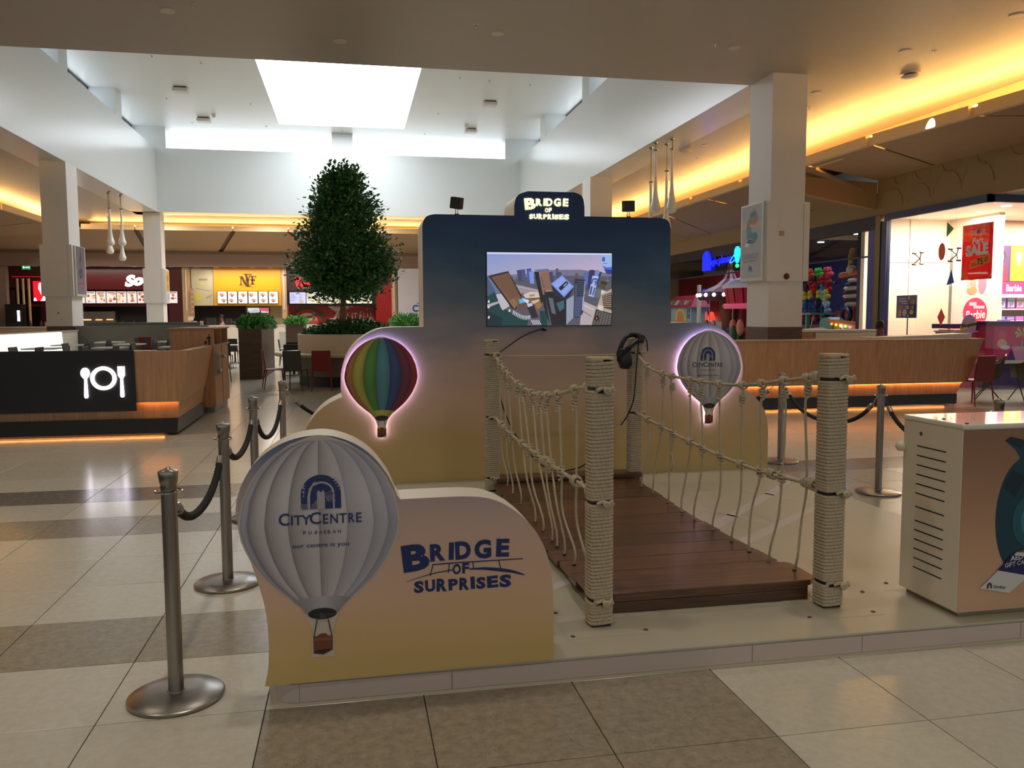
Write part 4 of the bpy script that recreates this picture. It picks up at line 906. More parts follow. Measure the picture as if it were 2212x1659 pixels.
# ---- flood lamps on top of the backdrop
def flood(x, y, z, rz, tilt, label):
    t = thing('flood_lamp', label, 'lamp', (x, y, z), rz)
    Mx = Matrix.Translation((0, 0, .125)) @ Matrix.Rotation(tilt[0], 4, 'X') @ Matrix.Rotation(tilt[1], 4, 'Y')
    m = MB().box(-.052, -.035, -.052, .052, .045, .052); m.v = [tuple(wm(t) @ Mx @ Vector(p)) for p in m.v]; hd = m.build('lamp_head', M('lamp_black', (26, 22, 20), .45), t, bevel=.008)
    m = MB()
    for k in range(5): m.box(-.054, -.02 + .012 * k, -.05, .054, -.016 + .012 * k, .05)
    m.v = [tuple(wm(t) @ Mx @ Vector(p)) for p in m.v]; m.build('cooling_fin', M('lamp_fin', (74, 54, 42), .5), hd)
    w = lambda p: tuple(wm(t) @ Vector(p))
    MB().tube([w((-.012, 0, .02)), w((-.010, 0, .09))], .004, 6).tube([w((.012, 0, .02)), w((.010, 0, .09))], .004, 6).build('bracket', STEEL, t)
    MB().tube([w((0, 0, 0)), w((0, 0, .028))], .02, 12).tube([w((-.05, 0, .003)), w((.05, 0, .003))], .004, 6).build('base', BLACK, t)
flood(.965, 7.60, 2.51, -.5, (0.15, .18), 'small black flood lamp tilted to one side on the backdrop, left of its header')
flood(2.605, 7.60, 2.515, 0.1, (0.1, -.05), 'small black flood lamp standing straight on the backdrop, right of its header')

# ================================================================ white cabinet with slots
kb = thing('cabinet', 'white glossy service cabinet with slotted side and printed front, on the platform', 'cabinet', (3.5, 3.7, HP))
KW = M('white_laminate', (226, 216, 196), .35, var=.01); KT = M('gloss_white_top', (232, 226, 214), .04, var=.01, coat=.6)
MB().box(2.90, 3.485, .135, 4.3, 3.925, 1.045).build('carcass', KW, kb, bevel=.006)
MB().box(2.895, 3.478, 1.045, 4.3, 3.935, 1.070).build('top', KT, kb, bevel=.008)
MB().box(2.93, 3.515, HP, 4.3, 3.90, .135).build('plinth', M('worn_plinth', (150, 134, 108), .6, var=.15), kb)
MB().box(2.902, 3.4825, .14, 4.3, 3.4848, 1.043).build('front_print', M_sky_print('cabinet_print', [(0, (204, 166, 136)), (.4, (196, 154, 122)), (.8, (160, 120, 92)), (1, (148, 110, 84))], .13, 1.05), kb)
for k in range(13):
    z = (.948, .898, .848, .798, .748, .698, .626, .552, .502, .452, .402, .352, .302)[k] - .03
    MB().prism([(3.600, z - .003), (3.812, z - .003), (3.815, z), (3.812, z + .003), (3.600, z + .003), (3.597, z)], 'x', 2.8985, 2.9005).build('vent_slot', BLACK, kb)
MB().cyl((2.8985, 3.787, .985), (2.9005, 3.787, .985), .011, 14).build('cable_hole', M('hole_grey', (92, 84, 74), .6), kb)
MB().ball((2.885, 3.925, .90), .028, 12).build('white_knob', KW, kb, smooth=True)
MB().lathe([(.008, 0), (.010, .003), (.004, .005)], (2.96, 3.70, 1.07), 8).build('screw', M('screw_brown', (70, 48, 36), 0.5), kb)
MB().lathe([(.008, 0), (.010, .003), (.004, .005)], (2.945, 3.52, 1.07), 8).build('screw', M('screw_brown', (70, 48, 36), 0.5), kb)
TEAL, TEAL2, TEAL3 = (22, 66, 80), (34, 92, 106), (14, 44, 56)
vase = [(.30, .08)] + [(.30 - .165 * math.sin(t) * 1.0, .36 - .30 * math.cos(t)) for t in [.25 + 2.6 * i_ / 16 for i_ in range(17)]] + [(.26, .66), (.23, .70), (.18, .74), (.20, .76), (.26, .74), (.34, .72), (.50, .74), (.5, .08)]
lay = [(vase, TEAL), (([(.17, .52), (.22, .60), (.30, .56), (.24, .46)]), TEAL3), el(.33, .34, .10, .13, TEAL2, 20), el(.34, .34, .06, .09, (64, 128, 140), 18), ([(.17, .745), (.20, .765), (.30, .74), (.26, .71)], (14, 40, 52)), el(.325, .50, .02, .03, (150, 84, 40), 12),
       ([(.26, .165), (.45, .215), (.45, .235), (.26, .185)], (150, 70, 40)), ([(.06, .015), (.225, -.02), (.42, .11), (.42, .17), (.26, .185)], (206, 206, 204)), ([(.155, .10), (.235, .175), (.42, .135), (.42, .068), (.33, .062)], (36, 34, 92))]
art('gift_card_picture', (2.96, 3.4822, .24), X, Z, lay, PAINT, kb)
m = MB()
fit('AED 50', .225, .115, .345, .142, (2.96, 3.4822, .24), Vector((1, 0, .12)), Z, m, .02, .0, 0, 0, .009)
fit('GIFT CARD', .195, .088, .345, .110, (2.96, 3.4822, .24), Vector((1, 0, .12)), Z, m, .01, .0, 0, 0, .009)
m.build('card_lettering', M('card_white', (220, 220, 220), .5), kb, recalc=False)
m = MB(); fit('Carrefour', .135, .028, .205, .044, (2.96, 3.4822, .24), Vector((1, 0, -.12)), Z, m, .02, 0, 0, 0, .009)
m.build('card_lettering', NAVY, kb, recalc=False)
art('card_emblem', (2.96 + .098, 3.4742, .24 + .012), X, Z, [([(0, 0), (0, .018), (.008, .028), (.020, .028), (.026, .018), (.026, 0), (.019, 0), (.019, .016), (.013, .02), (.008, .016), (.008, 0)], (48, 26, 60))], PAINT, kb)

# ================================================================ stanchions and velvet ropes
st0 = thing('rope_stanchion', 'x', 'stanchion')
MB().lathe([(.190, 0), (.195, .004), (.195, .014), (.188, .019), (.10, .027), (.036, .032), (.034, .036)], (0, 0, 0), 48).build('base', STEEL, st0, smooth=True)
MB().lathe([(.031, .03), (.031, .90)], (0, 0, 0), 32).build('pole', STEEL, st0, smooth=True)
MB().lathe([(.033, .895), (.033, .918), (.036, .922), (.040, .965), (.038, .971), (.012, .980), (.006, .988), (0.001, .990)], (0, 0, 0), 32).build('cap', STEEL, st0, smooth=True)
MB().ring((0, 0, .885), .053, .0045, 'z', 28, 8).lathe([(.034, .88), (.034, .89)], (0, 0, 0), 20).build('hook_ring', CHROME, st0, smooth=True)
stp = [(-.757, 3.60, 'nearest steel rope stanchion, on light tiles beside the front sign board'), (-.760, 5.13, 'second steel rope stanchion behind the nearest, base half hidden by the sign board'), (-.775, 6.80, 'third steel rope stanchion in line, beside the dining counter walkway'), (-.685, 8.48, 'farthest steel stanchion of the row leading toward the round planter'), (4.65, 6.62, 'steel rope stanchion standing clear on the grey tile behind the white cabinet'), (4.60, 8.28, 'steel rope stanchion seen between the bridge hangers and the tall front post'), (4.70, 5.30, 'steel rope stanchion hidden by the white cabinet except its cap'), (1.05, 8.75, 'steel rope stanchion standing behind the backdrop'), (2.9, 8.9, 'steel rope stanchion behind the backdrop near its far wing')]
GRP = 'steel rope stanchions around the exhibit'
for i, (x, y, lb) in enumerate(stp):
    if i == 0: st0.location = (x, y, 0); st0['label'] = lb; st0['group'] = GRP; LOC[st0] = Matrix.Translation((x, y, 0))
    else: copy_tree(st0, (x, y, 0), 0, lb, GRP)
def velvet(i, j, low, label):
    a, b = Vector((stp[i][0], stp[i][1], .875)), Vector((stp[j][0], stp[j][1], .875)); d = (b - a); d.z = 0; d.normalize()
    a2, b2 = a + d * .05, b - d * .05
    t = thing('barrier_rope', label, 'rope', (a + b) / 2, 0, 'black barrier ropes between the stanchions')
    N = 40; pts = []; k = 2.6
    for q_ in range(N + 1):
        s = q_ / N; c = (math.cosh(k * (2 * s - 1)) - 1) / (math.cosh(k) - 1); pts.append(a2.lerp(b2, s) + Vector((0, 0, -(1 - c) * (.86 - low) - .015)))
    L = (b2 - a2).length
    i0 = next(q_ for q_ in range(N) if (pts[q_] - pts[0]).length > .10); 
    fine = catmull(pts[i0:N + 1 - i0], 6)
    MB().tube(fine, .0185, 10, mod=twist(3, .13, .030)).build('rope', VELVET, t, smooth=True)
    m = MB()
    for e, f in ((pts[i0 + 1], pts[0]), (pts[N - i0 - 1], pts[N])):
        dd = (f - e).normalized(); m2 = MB().tube([e, e + dd * .012, e + dd * .06, e + dd * .066], [.021, .022, .020, .008], 14)
        m2.build('ferrule', STEEL, t, smooth=True)
        MB().tube(catmull([e + dd * .06, e + dd * .09, f + Vector((0, 0, .012)), f + dd * .01, f - Vector((0, 0, .004))], 5), .004, 6).build('hook', CHROME, t, smooth=True)
velvet(0, 1, .645, 'black twisted barrier rope hung between the nearest two stanchions')
velvet(1, 2, .665, 'black twisted barrier rope sagging between the second and third stanchions')
velvet(2, 3, .55, 'black twisted barrier rope sagging between the third and farthest stanchions')
velvet(3, 7, .50, 'black barrier rope running from the farthest stanchion behind the rainbow balloon wing')
velvet(6, 4, .55, 'black barrier rope dropping from the clear stanchion behind the white cabinet')
velvet(4, 5, .55, 'black barrier rope sagging in front of the oak counter plinth')
velvet(5, 8, .55, 'black barrier rope running behind the grey balloon wing')

# ================================================================ columns
COLM = M('column_paint', (228, 226, 221), .5, var=.01)
def column(x0, y0, x1, y1, label, wrap=True, side=-1, poster=None):
    c = thing('column', label, 'column', ((x0 + x1) / 2, (y0 + y1) / 2, 0))
    MB().box(x0, y0, 1.395, x1, y1, CZ - .002).build('shaft', COLM, c)
    MB().box(x0 - .004, y0 - .004, 0, x1 + .004, y1 + .004, 1.395).build('base_cladding', WALNUT, c)
    if wrap:
        MB().box(x0 - .075, y0 - .055, 2.225, x1 + .075, y1 + .06, 3.64).build('casing', COLM, c)
        MB().box(x1 - .045, y0 - .0575, 2.24, x1 - .041, y0 - .0545, 3.62).build('casing_joint', SEAM, c)
    return c
c1 = column(7.43, 13.90, 8.10, 14.74, 'thick tan column with a number poster, rising behind the long oak counter')
c2 = column(-8.27, 25.0, -7.6, 25.95, 'pale column with a dark poster, rising behind the bright low partition')
c3 = column(-8.22, 36.3, -7.56, 37.0, 'far white column beside the yellow snack sign, behind the grey partition')
c4 = column(7.33, 25.0, 8.03, 25.9, 'far white column showing above the backdrop by its header', wrap=False)
def poster_frame(parent_label, x, ya, yb, z0, z1, facing, lay, words, mat=PAINT):
    """framed poster standing off a column face; facing -1 looks to -X"""
    t = thing('poster', parent_label, 'poster', (x, (ya + yb) / 2, z0))
    s = facing; xo = x + s * .05
    MB().box(min(x, xo), ya, z0, max(x, xo), yb, z1).build('poster_frame', M('silver_frame', (214, 214, 212), .35), t, bevel=.008)
    u = NY if s < 0 else Y; o = (xo, yb - .05 if s < 0 else ya + .05, z0 + .06)
    art('poster_print', o, u, Z, lay, mat, t)
    m = MB(); mm = {}
    for s_, box, col, b in words:
        mk = mm.setdefault(col, MB()); fit(s_, box[0], box[1], box[2], box[3], o, u, Z, mk, b, 0, 0, 0, .012)
    for col, mk in mm.items(): mk.build('lettering', M('poster_ink_%d_%d' % (col[0], col[2]), col, .5), t, recalc=False)
W_, H_ = .77, 1.33
tl = lambda x, y: ((x - 92) / 178 * W_, (806 - y) / 660 * H_)
num = [(175, 205), (215, 215), (222, 238), (195, 250), (170, 262), (163, 290), (160, 330), (178, 350), (176, 380), (190, 402), (215, 392), (232, 412), (236, 450), (215, 485), (185, 498), (150, 478), (140, 440), (135, 360), (142, 300), (155, 262), (178, 244), (160, 240)]
poster_frame('framed light grey poster with a teal number five, on the tan column', 7.36, 13.93, 14.80, 2.24, 3.66, -1,
    [([(0, 0), (W_, 0), (W_, H_), (0, H_)], [(186, 190, 196), (186, 190, 196), (166, 166, 170), (160, 160, 164)]), ([(0, .92), (W_, .94), (W_, 1.06), (0, 1.04)], [(214, 176, 150), (214, 176, 150), (176, 168, 166), (172, 166, 166)]),
     ([tl(*p) for p in num], (54, 120, 140)), ([tl(*p) for p in ((150, 270), (182, 256), (190, 300), (160, 330), (145, 330))], (150, 110, 84)), ([tl(*p) for p in ((195, 250), (232, 248), (236, 290), (205, 330), (188, 310))], (162, 106, 70)), ([tl(*p) for p in ((138, 360), (178, 352), (182, 400), (140, 430))], (60, 134, 156)), ([tl(*p) for p in ((160, 240), (190, 205), (222, 215), (215, 240), (180, 250))], (44, 110, 134)),
     ([tl(*p) for p in ((120, 508), (150, 520), (192, 452), (160, 442))], (226, 230, 236)), ([tl(*p) for p in ((138, 482), (168, 490), (188, 456), (160, 448))], (40, 50, 120)), ([tl(*p) for p in ((196, 190), (206, 178), (208, 200), (198, 204))], (196, 150, 70)),
     ([tl(*p) for p in ((164, 735), (164, 710), (172, 694), (182, 700), (188, 735), (182, 735), (176, 712), (170, 735))], (54, 98, 170))],
    [('Win Carrefour Gift Cards', (.05, .405, .70, .455), (120, 124, 130), .0), ('worth 50,000 dirhams', (.06, .345, .66, .395), (120, 124, 130), .0), ('January 15 - February 15', (.12, .29, .60, .325), (40, 42, 50), .02), ('CITYCENTRE', (.24, .115, .46, .135), (54, 98, 170), 0)])
poster_frame('framed mauve poster with a dark figure, on the pale column', -7.525, 25.06, 25.95, 2.23, 3.63, 1,
    [([(0, 0), (W_, 0), (W_, H_), (0, H_)], [(120, 116, 132), (120, 116, 132), (86, 80, 90), (86, 80, 90)])] + [([(a * .77, b * 1.33) for a, b in P_], c_) for P_, c_ in (([(.35, .72), (.5, .95), (.62, .88), (.66, .74), (.5, .66), (.42, .5), (.38, .6)], (38, 44, 54)), ([(.30, .52), (.58, .56), (.70, .44), (.62, .34), (.36, .33), (.26, .42)], (28, 36, 60)), ([(.4, .44), (.6, .46), (.55, .38), (.42, .37)], (60, 80, 130)), ([(.1, .19), (.9, .21), (.9, .26), (.1, .24)], (170, 50, 64)), ([(.47, .08), (.53, .08), (.53, .14), (.47, .14)], (50, 56, 110)))], [])
poster_frame('narrow golden food poster with a white lower half, on the far white column', -7.48, 36.32, 36.98, 2.22, 3.60, 1,
    [([(0, .42), (.56, .42), (.56, 1.28), (0, 1.28)], (206, 158, 66)), ([(0, 0), (.56, 0), (.56, .40), (0, .40)], (196, 196, 214)), el(.28, .95, .12, .16, (150, 90, 40)), el(.28, .62, .14, .10, (176, 110, 44)), ([(.18, .1), (.38, .1), (.38, .32), (.18, .32)], (160, 160, 186))], [])
bl = props(MB().lathe([(.052, 0), (.056, .01), (.05, .028), (.03, .04), (.01, .044)], (0, 0, 0), 20).build('fire_bell', M('bell_red', (110, 18, 18), .35), None, smooth=True), 'small dark red fire bell on the tan column front', 'bell'); bl.location = (7.74, 13.845, 2.308); bl.rotation_euler = (PI / 2, 0, 0)
props(MB().box(7.585, 13.832, 3.03, 7.675, 13.846, 3.12).build('wall_plate', M('tan_plate', (186, 156, 124), .5), None, bevel=.004), 'small square tan wall plate high on the tan column front', 'wall plate')
sw = props(MB().box(-8.02, 24.985, 1.72, -7.86, 24.998, 1.80).build('socket_plate', COLM, None, bevel=.004), 'white double socket plate with a dark hole, low on the pale column', 'socket')
MB().cyl((-7.95, 24.98, 1.76), (-7.95, 24.99, 1.76), .02, 10).build('socket_hole', BLACK, sw)
props(MB().box(-7.86, 24.982, 1.64, -7.74, 24.998, 1.72).build('switch_plate', COLM, None, bevel=.004), 'small white switch plate just below the socket plate on the pale column', 'switch')

# ================================================================ oak dining counter with the cutlery sign
lc = thing('dining_counter', 'angular oak counter with a black panel showing a lit spoon, plate and fork', 'counter', (-5.5, 12.8, 0))
xl = -9.8
MB().hexa([(xl, 11.88, .47), (-2.29, 11.88, .47), (-2.40, 12.0, .47), (xl, 12.0, .47), (xl, 11.86, 1.165), (-2.19, 11.86, 1.165), (-2.30, 11.96, 1.165), (xl, 11.96, 1.165)]).build('upper_body', OAK, lc, bevel=.004)
MB().hexa([(-2.40, 12.0, .47), (-2.29, 11.88, .47), (-2.42, 14.58, .47), (-2.54, 14.58, .47), (-2.30, 11.96, 1.165), (-2.19, 11.86, 1.165), (-2.29, 14.6, 1.15), (-2.40, 14.6, 1.15)]).build('side_panel', OAK, lc, bevel=.004)
MB().hexa([(xl, 12.0, .235), (-2.36, 12.0, .235), (-2.42, 14.2, .235), (xl, 13.0, .235), (xl, 12.0, .47), (-2.34, 12.0, .47), (-2.44, 14.58, .47), (xl, 13.0, .47)]).build('lower_body', OAK, lc)
MB().hexa([(xl, 11.95, .035), (-2.37, 11.95, .035), (-2.39, 14.15, .035), (xl, 13.0, .035), (xl, 11.94, .233), (-2.35, 11.94, .233), (-2.38, 14.15, .233), (xl, 13.0, .233)]).build('plinth', M('black_plinth', (12, 11, 10), .35), lc)
MB().hexa([(xl, 11.835, .36), (-2.855, 11.835, .36), (-2.86, 11.88, .36), (xl, 11.88, .36), (xl, 11.825, 1.178), (-2.87, 11.825, 1.178), (-2.87, 11.87, 1.178), (xl, 11.87, 1.178)]).build('black_panel', M('black_panel', (15, 12, 10), .45), lc)
MB().box(xl, 12.02, 0.0, -2.5, 12.9, .05).build('foot', DARK, lc)
MB().box(xl, 12.0, .030, -2.55, 12.02, .0345).build('floor_glow_strip', LEDO, lc)
MB().box(-2.86, 11.95, .4655, -2.36, 11.975, .4695).build('glow_strip', LEDO, lc)
MB().hexa([(-2.385, 12.1, .455), (-2.37, 12.1, .455), (-2.44, 14.5, .455), (-2.455, 14.5, .455), (-2.385, 12.1, .465), (-2.37, 12.1, .465), (-2.44, 14.5, .465), (-2.455, 14.5, .465)]).build('glow_strip', LEDO, lc)
def icon(nm, poly, hole=None):
    y0, y1 = 11.808, 11.822
    if hole:
        m = MB(); n = len(poly)
        for i in range(n):
            j = (i + 1) % n; a, b, c, d = poly[i], poly[j], hole[j], hole[i]
            m.hexa([(a[0], y0, a[1]), (b[0], y0, b[1]), (c[0], y0, c[1]), (d[0], y0, d[1]), (a[0], y1, a[1]), (b[0], y1, b[1]), (c[0], y1, c[1]), (d[0], y1, d[1])])
    else: m = MB().prism(poly, 'y', y0, y1)
    o = m.build(nm, LEDW, lc)
icon('spoon_icon', [(-3.47 + .056 * math.cos(t), .882 + .07 * math.sin(t)) for t in [-1.05 + (2 * PI - .95) * k / 22 for k in range(22)]] + [(-3.482, .80), (-3.492, .575), (-3.488, .553), (-3.468, .546), (-3.448, .553), (-3.444, .575), (-3.453, .80)])
icon('plate_icon', [(-3.247 + .162 * math.cos(2 * PI * k / 40), .809 + .157 * math.sin(2 * PI * k / 40)) for k in range(40)], [(-3.247 + .113 * math.cos(2 * PI * k / 40), .809 + .110 * math.sin(2 * PI * k / 40)) for k in range(40)])
tines = []
for k in range(4): x = -3.068 + k * .0245; tines += [(x, .965), (x + .0125, .965), (x + .0125, .875), (x + .0245, .875)] if k < 3 else [(x, .965), (x + .0125, .965)]
icon('fork_icon', tines + [(-2.980, .845), (-3.007, .80), (-2.997, .575), (-3.002, .555), (-3.02, .549), (-3.04, .555), (-3.046, .575), (-3.037, .80), (-3.066, .845)])

bn = thing('waste_station', 'oak waste cabinet with two dark openings, at the counter end', 'waste bin', (-2.6, 15.4, 0))
MB().hexa([(-2.95, 14.65, .10), (-2.27, 14.65, .10), (-2.27, 16.25, .10), (-2.95, 16.25, .10), (-2.97, 14.65, 1.16), (-2.275, 14.65, 1.16), (-2.275, 16.25, 1.16), (-2.97, 16.25, 1.16)]).build('body', OAK, bn)
MB().box(-2.97, 14.65, 1.16, -2.55, 16.25, 1.415).box(-2.55, 14.65, 1.16, -2.275, 14.70, 1.415).build('upper_box', OAK, bn)
MB().box(-2.55, 15.44, 1.16, -2.275, 15.50, 1.415).build('divider', OAK, bn); MB().box(-2.55, 16.18, 1.16, -2.275, 16.25, 1.415).build('divider', OAK, bn)
MB().box(-2.56, 14.7, 1.162, -2.54, 16.2, 1.413).build('dark_opening', BLACK, bn)
MB().box(-3.0, 14.62, 1.415, -2.25, 16.28, 1.44).build('top_board', OAK, bn, bevel=.004)
MB().box(-2.275, 14.65, 1.135, -2.245, 16.25, 1.16).build('sill', STEEL, bn)
MB().box(-2.272, 14.70, .62, -2.262, 15.10, 1.05).build('steel_plate', STEEL, bn); MB().box(-2.271, 15.44, .10, -2.266, 15.455, 1.13).build('door_gap', SEAM, bn)
for y, z in ((15.28, .93), (14.82, .70)): MB().cyl((-2.265, y, z), (-2.22, y, z), .02, 10).ball((-2.205, y, z), .035, 10).build('knob', CHROME, bn, smooth=True)
MB().box(-2.945, 14.70, 0, -2.30, 16.2, .10).build('kick_plate', STEEL, bn)
ic = lambda x, y: (-.05 + (x - 5) / 85 * .115, -.09 + (720 - y) / 110 * .185)
art('litter_pictogram', (-2.385, 14.6485, 1.245), X, Z, [([ic(*p) for p in ((8, 682), (45, 682), (38, 718), (16, 718))], (28, 22, 18)), ([ic(*p) for p in ((35, 655), (62, 634), (80, 634), (92, 660), (84, 664), (80, 655), (82, 720), (72, 720), (70, 682), (66, 720), (56, 720), (60, 655), (42, 668))], (28, 22, 18)), el(*ic(70, 621), .012, .013, (28, 22, 18), 12)], PAINT, bn)

# ---- long oak counter on the other side
rcn = thing('oak_counter', 'long oak counter with a slanted end and black plinth, standing before the tan column', 'counter', (8.6, 13.2, 0))
MB().hexa([(6.2, 12.80, .41), (10.68, 12.80, .41), (10.68, 13.45, .41), (6.2, 13.45, .41), (6.2, 12.74, 1.17), (10.93, 12.74, 1.17), (10.93, 13.5, 1.17), (6.2, 13.5, 1.17)]).build('upper_body', OAK, rcn, bevel=.004)
MB().hexa([(6.4, 12.86, .21), (10.52, 12.86, .21), (10.52, 13.4, .21), (6.4, 13.4, .21), (6.4, 12.86, .41), (10.62, 12.86, .41), (10.62, 13.4, .41), (6.4, 13.4, .41)]).build('lower_body', OAK, rcn)
MB().box(6.5, 12.82, .035, 10.50, 13.35, .21).build('plinth', M('black_plinth', (12, 11, 10), .35), rcn)
MB().box(6.4, 12.825, .406, 10.6, 12.85, .4095).build('glow_strip', LEDO, rcn); MB().box(6.6, 12.87, .030, 10.3, 12.89, .0345).build('floor_glow_strip', LEDO, rcn)
MB().box(6.2, 12.73, 1.17, 10.95, 13.52, 1.185).build('top_edge', OAK, rcn)
MB().hexa([(9.0, 13.1, 1.185), (10.9, 13.0, 1.185), (10.9, 13.5, 1.185), (9.0, 13.5, 1.185), (9.0, 13.1, 1.21), (10.9, 13.0, 1.27), (10.9, 13.5, 1.27), (9.0, 13.5, 1.21)]).build('white_top', KW, rcn)
rc2 = thing('oak_counter', 'short oak counter section with a white inner face, right behind the tan column', 'counter', (9.5, 15.6, 0))
MB().box(8.3, 15.2, 0, 10.6, 15.8, 1.27).build('body', OAK, rc2, bevel=.004); MB().box(8.3, 15.15, 1.27, 10.65, 15.85, 1.31).build('top', KW, rc2, bevel=.004); MB().box(9.15, 15.17, .2, 10.55, 15.2, 1.26).build('white_panel', KW, rc2)
props(MB().box(6.0, 18.0, 0, 7.5, 18.2, 1.42).build('white_divider', KW, None, bevel=.006), 'low white partition between the backdrop wing and the tan column', 'partition')

# ================================================================ partitions of the dining area
gp = thing('grey_partition', 'long grey stone partition wall behind the dark dining tables', 'partition', (-5.8, 25.3, 0))
MB().box(-7.58, 25.1, 0, -4.05, 25.35, 1.40).build('front_wall', M('grey_stone', (128, 131, 124), .7, var=.12, scale=4), gp, bevel=.005)
MB().box(-7.3, 25.36, 0, -4.3, 25.7, 1.49).build('back_ledge', M('grey_stone_dark', (112, 116, 113), .7, var=.1), gp, bevel=.005)
lp = thing('emissive_partition', 'low bright white partition running up to the pale column', 'partition', (-7.5, 20, 0))
MB().box(-7.62, 14.5, 0, -7.45, 24.95, .70).build('base', KW, lp); MB().box(-7.62, 14.5, 1.26, -7.44, 24.95, 1.285).build('top_rail', KW, lp)
MB().box(-7.60, 14.5, .7, -7.50, 24.95, 1.26).build('core', KW, lp)
EMISSIVE_W = M('emissive_acrylic', (255, 252, 244), .4, emis=1.3, ecol=(255, 252, 244))  # partition panels are made emissive to look bright white
for a, b in ((14.6, 16.7), (16.75, 18.6), (18.65, 20.9), (20.95, 23.6)): MB().hexa([(-7.50, a, .7), (-7.42, a, .7), (-7.42, b, .7), (-7.50, b, .7), (-7.50, a, 1.26), (-7.46, a, 1.26), (-7.46, b, 1.26), (-7.50, b, 1.26)]).build('emissive_panel', EMISSIVE_W, lp)
MB().box(-7.50, 23.7, .7, -7.46, 24.9, 1.26).build('plain_panel', CREAM, lp)

# ================================================================ chairs and tables
GREYC, REDC, BLKC = M('chair_grey', (62, 64, 62), .5), M('chair_red', (120, 26, 26), .5), M('chair_black', (22, 24, 26), .45)
TOPW = M('table_white', (214, 216, 216), .3)
def make_chair(name, label, m, loc, rz, grp, sh=.455, bh=.885):
    t = thing(name, label, 'chair', (0, 0, 0), 0, grp)
    MB().box(-.21, -.20, sh - .025, .21, .22, sh).build('seat', m, t, bevel=.008)
    MB().hexa([(-.21, -.215, sh - .02), (.21, -.215, sh - .02), (.21, -.195, sh - .02), (-.21, -.195, sh - .02), (-.20, -.275, bh), (.20, -.275, bh), (.20, -.258, bh), (-.20, -.258, bh)]).build('backrest', m, t, bevel=.006)
    for sx in (-1, 1):
        for sy in (-1, 1): MB().tube([(sx * .195, sy * .195, sh - .02), (sx * .215, sy * (.25 if sy < 0 else .22), 0)], [.017, .010], 8).build('leg', m, t)
    t.location = loc; t.rotation_euler = (0, 0, rz); return t
GC = 'dining chairs round the planter table'
ch = make_chair('dining_chair', 'red dining chair seen side on, pulled out at the round planter table', REDC, (-1.72, 19.35, 0), -PI / 2 + .2, GC)
sw_g = {'chair_red': GREYC}; sw_b = {'chair_red': BLKC}
copy_tree(ch, (-1.22, 18.85, 0), -.25, 'dark grey dining chair at the round planter table, between two red ones', GC, sw_g)
copy_tree(ch, (-.66, 18.72, 0), .02, 'red dining chair with its back turned, nearest the rainbow balloon wing', GC)
copy_tree(ch, (-3.25, 21.6, 0), -PI / 2 - .2, 'grey dining chair between the waste cabinet and the tall brown planter', GC, {'chair_red': M('chair_taupe', (110, 102, 88), .5)})
copy_tree(ch, (10.86, 12.86, 0), .12, 'dark red chair tucked beside the slanted oak counter end', 'chairs by the toy store')
def armchair(label, loc, rz, grp):
    m = M('chair_olive', (70, 62, 46), .5); t = thing('armchair', label, 'chair', (0, 0, 0), 0, grp)
    shell = [(-.27, .16, .66), (-.28, 0, .68), (-.26, -.18, .72), (-.20, -.27, .84), (0, -.29, .87), (.20, -.27, .84), (.26, -.18, .72), (.28, 0, .68), (.27, .16, .66)]
    low = [(-.20, .2, .44), (-.21, 0, .43), (-.20, -.15, .43), (-.16, -.2, .44), (0, -.21, .44), (.16, -.2, .44), (.20, -.15, .43), (.21, 0, .43), (.20, .2, .44)]
    mb = MB()
    for i in range(8):
        a, b, c, d = shell[i], shell[i + 1], low[i + 1], low[i]; inn = lambda p: (p[0] * .93, p[1] * .93, p[2])
        mb.hexa([d, c, inn(c), inn(d), a, b, inn(b), inn(a)])
    mb.build('shell', m, t, smooth=True)
    MB().box(-.20, -.2, .425, .20, .2, .45).build('seat', m, t, bevel=.01)
    for sx in (-1, 1):
        for sy in (-1, 1): MB().tube([(sx * .15, -sy * .10, .43), (sx * .22, sy * .22, 0)], [.012, .010], 8).build('leg', m, t)
    t.location = loc; t.rotation_euler = (0, 0, rz); return t
GA = 'armchairs by the toy store'
a0 = armchair('olive armchair with crossed legs, just beyond the red chair at the counter end', (11.75, 13.55, 0), .9, GA)
copy_tree(a0, (12.35, 13.25, 0), -.1, 'olive armchair at the very edge, in front of the pink display box', GA)
def make_table(name, label, h, w, loc, grp, topm=TOPW):
    t = thing(name, label, 'table', (0, 0, 0), 0, grp)
    MB().box(-w / 2, -w / 2, h - .03, w / 2, w / 2, h).build('tabletop', topm, t, bevel=.004)
    MB().lathe([(.03, .02), (.03, h - .05), (.12, h - .03)], (0, 0, 0), 12).build('column', BLKC, t)
    MB().lathe([(.26, 0), (.26, .012), (.03, .03)], (0, 0, 0), 20).build('foot', BLKC, t); t.location = loc; return t
GT, GB_ = 'high dining tables behind the black counter panel', 'black bar chairs behind the black counter panel'
ht = [(-6.45, 16.4), (-5.2, 16.6), (-3.95, 16.5), (-6.3, 18.7), (-5.0, 18.8), (-3.7, 18.9), (-6.5, 21.0), (-5.2, 21.2), (-3.8, 21.4), (-6.2, 23.3), (-4.7, 23.4)]
ROWN = ('front', 'second', 'third', 'back'); PLC = ('by the bright partition', 'in the middle', 'toward the waste cabinet')
spot_of = lambda i: '%s row, %s' % (ROWN[i // 3], PLC[i % 3])
tb = make_table('high_table', 'white high table of the ' + spot_of(0), 1.0, .60, ht[0] + (0,), GT)
for i, p in enumerate(ht):
    if i: copy_tree(tb, p + (0,), 0, 'white high table of the ' + spot_of(i), GT)
bc = None
def bar(x, y, r, lab):
    global bc
    if bc is None: bc = make_chair('bar_chair', lab, BLKC, (x, y, 0), r, GB_, .72, 1.09)
    else: copy_tree(bc, (x, y, 0), r, lab, GB_)
